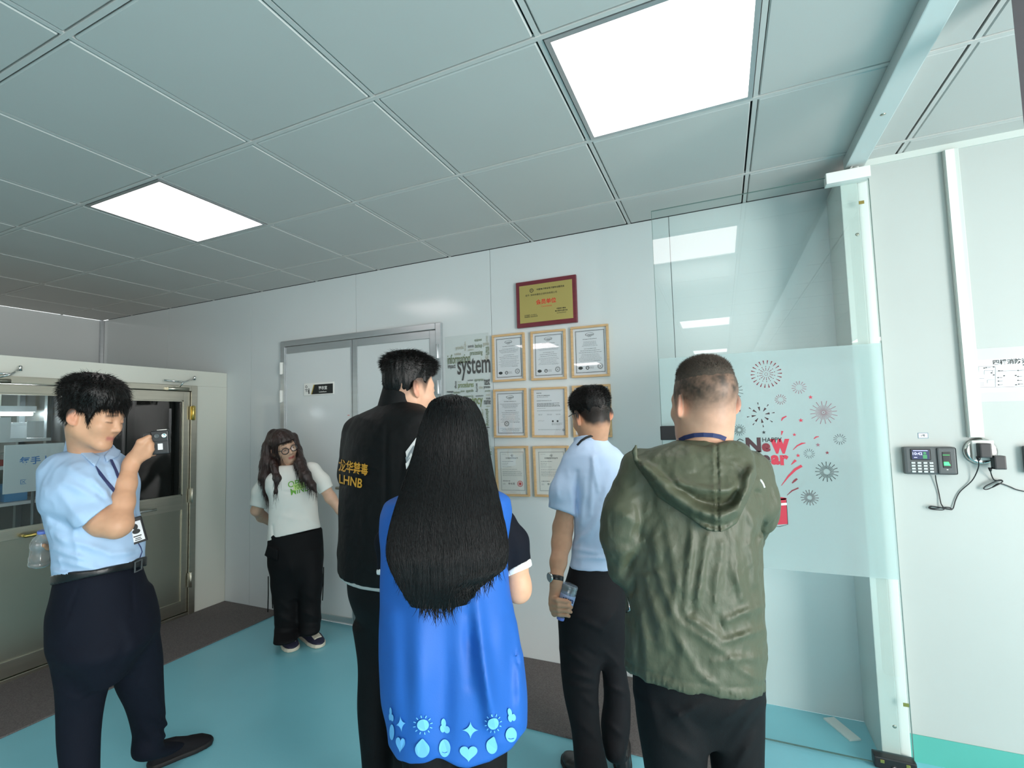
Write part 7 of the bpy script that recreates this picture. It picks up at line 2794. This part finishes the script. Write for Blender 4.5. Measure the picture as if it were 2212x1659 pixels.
# ---- the hand-held body camera
def body_camera():
    c = at(347, 955, 1.905)
    n = unit(-CF * 0.82 + CR * 0.45)
    u = unit(V3(0, 0, 1) + CR * -0.06)
    u = unit(u - n * (u @ n))
    r = np.cross(u, n)
    r = r if r @ CR > 0 else -r
    t = empty('body_camera', c, 'small black hand-held camera raised by the person in the blue shirt', 'camera')
    MB().fbox(c, r, n, u, 0.060, 0.034, 0.092, 0.008, 3).build('housing', 'black_plastic', t)
    MB().fbox(c + n * 0.0172 + u * 0.022, r, n, u, 0.052, 0.004, 0.036, 0.002).build('front_plate', 'leather_black', t)
    for k, x in enumerate((-0.010, 0.014)):
        MB().lathe(c + n * 0.018 + r * x + u * 0.026, n, [(0.009, 0), (0.0095, 0.003), (0.007, 0.005), (0.005, 0.0035), (0, 0.003)], 20).build('lens', 'chrome' if k else 'dark_grey_plastic', t)
    MB().fbox(c + n * 0.0172 - u * 0.016, r, n, u, 0.016, 0.001, 0.024, 0.0004).build('label_patch', 'paper', t)
    MB().tube([c + u * 0.047 + r * -0.01, c + u * 0.047 + r * 0.022], 0.002, 6).build('status_light', 'white_plastic', t)
    MB().fbox(c - r * 0.040 + u * 0.030, r, n, u, 0.026, 0.022, 0.014, 0.004).build('clip', 'black_plastic', t)


body_camera()

# ---- water bottles
glass_mat('bottle_plastic', (0.88, 0.93, 0.98), 0.28, 1.0, 1.6)
mat('bottle_water', '#cfe2ee', 0.02, trans=(1.0, 1.33))
mat('bottle_cap', '#6f86d8', 0.4)
mat('bottle_label', '#9db4de', 0.4, noise=(40, 0.35))
mat('label_pink', '#c87fa8', 0.4)
mat('label_navy', '#263063', 0.4)


def bottle(base, axis, height, rad, label, name_label, fill=0.8):
    base, axis = np.asarray(base, float), unit(axis)
    t = empty('water_bottle', base, name_label, 'bottle')
    h, r = height, rad
    prof = [(r * 0.55, 0.004), (r * 0.90, 0), (r * 1.0, 0.006), (r * 1.0, h * 0.10), (r * 0.955, h * 0.12), (r * 1.0, h * 0.15), (r * 1.0, h * 0.26), (r * 0.95, h * 0.30), (r * 0.94, h * 0.50), (r * 1.0, h * 0.55), (r * 0.98, h * 0.66), (r * 0.80, h * 0.77), (r * 0.48, h * 0.86), (r * 0.40, h * 0.90), (r * 0.40, h * 0.93)]
    MB().lathe(base, axis, prof, 32).build('shell', 'bottle_plastic', t)
    fl = [(a * 0.94, min(b + 0.003, h * fill)) for a, b in prof if b <= h * fill]
    MB().lathe(base, axis, fl, 32).build('water', 'bottle_water', t)
    MB().lathe(base, axis, [(r * 0.44, h * 0.915), (r * 0.46, h * 0.92), (r * 0.46, h * 0.985), (r * 0.40, h)], 24).build('cap', 'bottle_cap', t)
    if label:
        MB().lathe(base, axis, [(r * 1.01, h * 0.27), (r * 1.015, h * 0.28), (r * 1.015, h * 0.55), (r * 1.01, h * 0.56)], 32).build('label', 'bottle_label', t)
    return t


b0, b1 = at(1232, 1262, 1.945), at(1210, 1339, 1.925)
bt_ = bottle(b0, b1 - b0, np.linalg.norm(b1 - b0), 0.033, True, 'water bottle with printed label held upside down by the person in the sky-blue shirt')
ax = unit(b1 - b0)
pr = Print()
cc = b0 + ax * 0.37 * np.linalg.norm(b1 - b0) - CF * 0.0352
tr_r = unit(CR - ax * (CR @ ax))
pr.text('ywa', cc, tr_r, unit(np.cross(-CF, tr_r)) * 1.0, w=0.045, bold=0.03)
pr.build('label_lettering', 'label_navy', bt_)
b0, b1 = at(85, 1222, 1.935), at(92, 1146, 1.935)
bottle(b0, b1 - b0, np.linalg.norm(b1 - b0), 0.035, False, 'clear water bottle with violet-blue cap held behind the back by the camera operator', 0.72)


# ================================================================== woman in the white tee
def tee_woman():
    d0, phi = 3.42, 146
    L, F_ = dirs(phi)
    root = empty('person', V3(*at(645, 1350, d0)[:2], 0.0), 'person with glasses and long brown hair in a white tee by the grey door', 'person')
    R = lambda a, b, v, rho=0.62, d=d0: ring(a, b, v, d, phi, rho)
    h1, t1 = at_z(610, 1381, 0.0), at_z(634, 1409, 0.0)
    h2, t2 = at_z(652, 1372, 0.0), at_z(694, 1400, 0.0)
    d1, d2_ = unit(t1 - h1), unit(t2 - h2)
    a1, a2 = h1 + d1 * 0.07, h2 + d2_ * 0.075
    hips = [R(578, 696, 1142, 0.62), R(577, 699, 1185, 0.68), R(578, 699, 1210, 0.68), R(586, 694, 1232, 0.6)]
    l1 = [R(583, 646, 1245, 1.05), R(590, 646, 1290, 1.0), R(592, 645, 1340, 1.0), R(590, 642, 1364, 1.0), (V3(a1[0], a1[1], 0.05), 0.075, 0.085)]
    l2 = [R(643, 698, 1245, 1.1), R(646, 693, 1290, 1.1), R(646, 693, 1335, 1.1), R(646, 690, 1352, 1.05), (V3(a2[0], a2[1], 0.055), 0.072, 0.085)]
    T = pants(hips, [l1, l2], phi)
    pf = poly_px([(577, 1180), (602, 1186), (600, 1212), (571, 1200)])
    g = lambda P: smax(pf_t(P) - 0.022, pf(P) * d0 / FOC, 0.006)
    pf_t = loft(hips, phi, 0.02)
    g.bb = pf_t.bb
    T.add(g, 0.006)
    T.folds([(600, 1330, 640, 1345, 6, 0.010), (650, 1320, 690, 1335, 6, 0.010), (598, 1300, 636, 1320, 6, 0.006), (652, 1280, 690, 1300, 6, 0.006), (620, 1200, 640, 1260, 8, 0.005), (592, 1355, 640, 1360, 4, -0.006), (648, 1345, 690, 1345, 4, -0.006)])
    tr_ = body('trousers', T, 0.0065, 'trouser_black', root)
    for (ua, va, ub, vb) in ((579.5, 1245, 578.5, 1322), (585.5, 1262, 589, 1314), (699, 1225, 696.5, 1297)):
        MB().tube([at(ua, va, d0 - 0.04), at((ua + ub) / 2 + 0.6, (va + vb) / 2, d0 - 0.045), at(ub, vb, d0 - 0.04)], 0.0035, 6).build('drawstring', 'trouser_black', tr_)
    mat('sneaker_navy', '#23233a', 0.7)
    mat('sneaker_cream', '#d8d0bd', 0.7)
    for h, t, dd in ((h1, t1, d1), (h2, t2, d2_)):
        ln = max(0.25, np.linalg.norm(t - h))
        so, uf = shoe(h, dd, ln, 0.105, 'sneaker_navy', 'sneaker_cream', root, height=0.112, res=0.0042, sneaker=True)
        sd = V3(-dd[1], dd[0], 0)
        # toe cap and laces
        tc = lambda P, uf=uf, h=h, dd=dd, ln=ln: smax(uf(P) - 0.003, np.maximum.reduce([0.66 * ln - (P - h) @ dd, (P - h) @ dd - 0.86 * ln, np.abs((P - h) @ V3(-dd[1], dd[0], 0)) - 0.027]), 0.003)
        tc.bb = uf.bb
        body('toe_cap', Field(tc), 0.004, 'sneaker_cream', so)
        lc = MB()
        for k in range(4):
            x = ln * (0.42 + 0.07 * k)
            z = np.interp(x / ln, [0.25, 0.42, 0.62, 0.85], [0.115, 0.108, 0.082, 0.062])
            lc = MB().tube([h + dd * x - sd * 0.026 + V3(0, 0, z - 0.008), h + dd * (x + 0.008) + V3(0, 0, z + 0.006), h + dd * x + sd * 0.026 + V3(0, 0, z - 0.008)], 0.0035, 6)
            lc.build('lace', 'sneaker_cream', so)
        for s_ in (-1, 1):
            pth = [h + dd * ln * 0.42 + V3(0, 0, 0.098), h + dd * ln * 0.46 + sd * s_ * 0.03 + V3(0, 0, 0.108), h + dd * ln * 0.52 + sd * s_ * 0.05 + V3(0, 0, 0.088), h + dd * ln * 0.46 + sd * s_ * 0.02 + V3(0, 0, 0.098)]
            MB().tube(curve_pts(pth, 4), 0.0032, 6).build('lace_loop', 'sneaker_cream', so)
    # tee
    S = Field(loft([R(603, 642, 1004, 0.8), R(590, 660, 1013, 0.66), R(576, 680, 1026, 0.56), R(572, 687, 1045, 0.58), R(577, 688, 1070, 0.64), R(580, 687, 1100, 0.64), R(578, 691, 1135, 0.66), R(575, 697, 1175, 0.68)], phi, 0.012))

    def tcut(P):
        u, v = proj(P)
        k = v - np.interp(u, [560, 575, 588, 590, 696, 720], [1171, 1170, 1168, 1163.5, 1138.5, 1134])
        return k * d0 / FOC
    S.keep(tcut, 0.004)
    SA = Field(limb([lp(586, 1030, 3.42, 17), lp(578, 1036, 3.42, 18), lp(564, 1062, 3.43, 20), lp(556, 1110, 3.44, 20)], 0.02))
    SA.keep(lambda P: (proj(P)[1] - (1092 + (proj(P)[0] - 542) * 0.24)) * d0 / FOC, 0.004)
    SB = Field(limb([lp(668, 1014, 3.42, 17), lp(675, 1016, 3.42, 17), lp(694, 1040, 3.42, 19), lp(716, 1080, 3.42, 17)], 0.02))
    SB.keep(lambda P: ((proj(P)[0] - 691) * 16.0 + (proj(P)[1] - 1067) * 26.0) / 30.53 * d0 / FOC, 0.004)
    S.add(SA, 0.018)
    S.add(SB, 0.018)
    S.folds([(589, 1135, 591, 1166, 2.0, -0.012), (620, 1080, 600, 1130, 7, 0.006), (650, 1090, 680, 1130, 8, 0.006), (640, 1100, 600, 1150, 8, 0.005), (612, 1062, 632, 1064, 2.5, -0.005), (578, 1060, 582, 1100, 4, -0.008), (686, 1060, 684, 1090, 4, -0.006), (660, 1120, 690, 1135, 6, 0.005), (595, 1110, 650, 1125, 6, 0.004)])
    sh = body('tee', S, 0.0055, 'tee_white', root)
    bv = bvh_of(sh)
    mat('print_green', '#6fae3f', 0.7)
    mat('print_pale', '#d6ee9a', 0.7)
    for s, qd, m_, lf, bo in (('OPEN', ((621, 1041), (667, 1030), (668, 1045), (623, 1054)), 'print_green', 0.002, 0.01), ('MIND', ((627, 1056), (669, 1046), (669, 1059), (629, 1070)), 'print_green', 0.002, 0.01)):
        P, f = px_text(s, qd, bo)
        px_print('lettering', P, f, bv, m_, sh, lf)
    gq = [(633 + 4 * i + 0.5 * j, 1047 - 1 * i + 3.25 * j) for j in range(5) for i in range(7)]
    px_print('lettering_field', gq, [(7 * j + i, 7 * j + i + 1, 7 * j + i + 8, 7 * j + i + 7) for j in range(4) for i in range(6)], bv, 'print_pale', sh, 0.003)
    P, f = px_text('YOUR', ((635, 1048), (656, 1043), (657, 1053), (636, 1058)), 0.02)
    px_print('lettering', P, f, bv, 'print_green', sh, 0.0042)
    # head and arms
    H = Head(at(614, 966, 3.42), 134, pitch=-6, tilt=19, s=0.95, neck=at(622, 1020, 3.43), nose=0.7, neck_r=(0.047, 0.052))
    B = Field(H)
    B.add(limb([lp(563, 1075, 3.43, 13), lp(555, 1102, 3.46, 13), lp(566, 1116, 3.54, 12), lp(590, 1130, 3.62, 9.5), lp(612, 1134, 3.66, 8.5)], 0.02), 0.02)
    B.add(limb([lp(698, 1048, 3.42, 13), lp(714, 1075, 3.42, 12), lp(735, 1102, 3.44, 9.5), lp(748, 1116, 3.46, 8.5)], 0.02), 0.02)
    core = at(632, 1060, 3.43)
    for el in (at(563, 1075, 3.43), at(698, 1048, 3.42)):
        B.add(limb([np.append(at(622, 1020, 3.43), 0.035), np.append(core, 0.04), np.append(core * 0.4 + el * 0.6 + V3(0, 0, 0.04), 0.03), np.append(el, 0.03)], 0.02), 0.02)
    add_all(B, hand(at(612, 1134, 3.66), CR, -CF, 1, r=0.9))
    add_all(B, hand(at(748, 1116, 3.46), V3(0, 0, -1) + CR, -CR, 1, r=0.9))

    def stub(q):
        brow = np.exp(-((q[:, 2] - 0.020) / 0.0040) ** 2) * sstep(0.010, 0.016, np.abs(q[:, 0])) * (1 - sstep(0.044, 0.054, np.abs(q[:, 0]))) * sstep(0.04, 0.055, q[:, 1])
        eye = np.exp(-((q[:, 2] + 0.002) / 0.0042) ** 2 - ((np.abs(q[:, 0]) - 0.031) / 0.010) ** 4) * sstep(0.05, 0.06, q[:, 1])
        return np.clip(np.maximum(brow * 0.6, eye * 0.85), 0, 0.92), '#1d1714'
    body('body', B, 0.0034, 'skin', root, color=skin_color([H], '#d6ab91', lips='#b5524f', stubble=stub))
    # glasses
    gl = None
    for sx in (-1, 1):
        cen = H.w(sx * 0.033, 0.094, -0.006)
        a_, b_ = H.wd(1, 0, 0), H.wd(0, -0.05, 1)
        pts = [cen + (a_ * math.cos(k / 20 * 2 * math.pi) * 0.0245 + b_ * math.sin(k / 20 * 2 * math.pi) * 0.0215) * 0.95 - H.wd(0, 1, 0) * 0.004 * (1 if sx * math.cos(k / 20 * 2 * math.pi) > 0.5 else 0) for k in range(20)]
        g_ = MB().tube(pts, 0.0028, 6, closed=True).build('glasses_rim' if gl is None else 'glasses_rim', 'frame_black', root)
        gl = g_
        MB().poly(pts, H.wd(0, 1, 0), 0.0012).build('glasses_lens', 'frame_glass', g_)
        MB().tube([H.w(sx * 0.057, 0.090, 0.002), H.w(sx * 0.074, 0.060, 0.006), H.w(sx * 0.080, 0.0, 0.008)], 0.0018, 6).build('glasses_arm', 'frame_black', root)
    MB().tube([H.w(-0.0105, 0.096, -0.002), H.w(0, 0.1005, 0.001), H.w(0.0105, 0.096, -0.002)], 0.0018, 6).build('glasses_bridge', 'frame_black', root)
    # hair: cap with fringe, long locks either side
    mk = lambda q: hairline(q, fr=0.050, temple=0.020, burn=-0.09, ear=-0.09, nape=-0.12, soft=0.010, noise=0.004)
    hf = cap_hair(H, lambda q: 0.010 + 0.010 * sstep(0.0, 0.10, q[:, 2]), mk, 121, 0.003)
    lk = Field(hf)
    lk.bbs = [(H.o - 0.2, H.o + 0.2)]
    F2 = Field(lk)
    F2.add(limb([lp(592, 940, 3.44, 15), lp(582, 965, 3.42, 15), lp(577, 1000, 3.38, 15), lp(573, 1030, 3.35, 14), lp(580, 1060, 3.32, 9), lp(586, 1088, 3.30, 4)], 0.02), 0.015)
    F2.add(limb([lp(590, 1000, 3.36, 10), lp(600, 1035, 3.29, 10), lp(598, 1062, 3.27, 6), lp(592, 1080, 3.27, 2.5)], 0.02), 0.015)
    F2.add(limb([lp(632, 945, 3.46, 12), lp(641, 970, 3.44, 10), lp(648, 1000, 3.36, 12), lp(660, 1028, 3.28, 12), lp(674, 1048, 3.26, 8), lp(682, 1062, 3.26, 3)], 0.02), 0.012)
    F2.add(limb([lp(605, 960, 3.52, 22), lp(606, 1000, 3.54, 24), lp(608, 1050, 3.56, 20), lp(610, 1085, 3.56, 8)], 0.02), 0.02)
    F2.disp(lambda P: 0.0025 * vnoise(P * np.array([1, 1, 0.12]), 0.010, 131) + 0.002 * vnoise(P * np.array([1, 1, 0.1]), 0.006, 132))
    # keep the face free
    fc = lambda P: Head._e(H.loc(P), (0, 0.085, -0.040), (0.050, 0.060, 0.082)) * 0.95
    F2.sub(fc, 0.006)
    Vv, Q = extract(F2, 0.0042)
    R_ = np.random.RandomState(39)
    P0, N = sample_hair(Vv, Q, 4500, 38, lambda c: c[:, 2] < H.o[2] + 0.02)
    D = np.tile(V3(0, 0, -1), (len(P0), 1)) + R_.randn(len(P0), 3) * 0.12
    # fringe
    n = 260
    x = R_.uniform(-0.045, 0.040, n)
    p1 = np.array([H.w(a * 0.75, 0.078 + 0.004 * R_.rand(), 0.088) for a in x])
    dF = np.array([H.wd(a * 5, 0.22, -1) for a in x]) + R_.randn(n, 3) * 0.06
    st = strands(p1, dF, R_.uniform(0.035, 0.060, n), 0.0012, 5, bend=np.tile(-H.wd(0, 1, 0.0) * 0.10, (n, 1)), seed=2)
    join_np('hair', [(Vv, Q), strands(P0, D, R_.uniform(0.03, 0.09, len(P0)), 0.0008, 4, seed=6), st], 'hair_brown', root)


tee_woman()
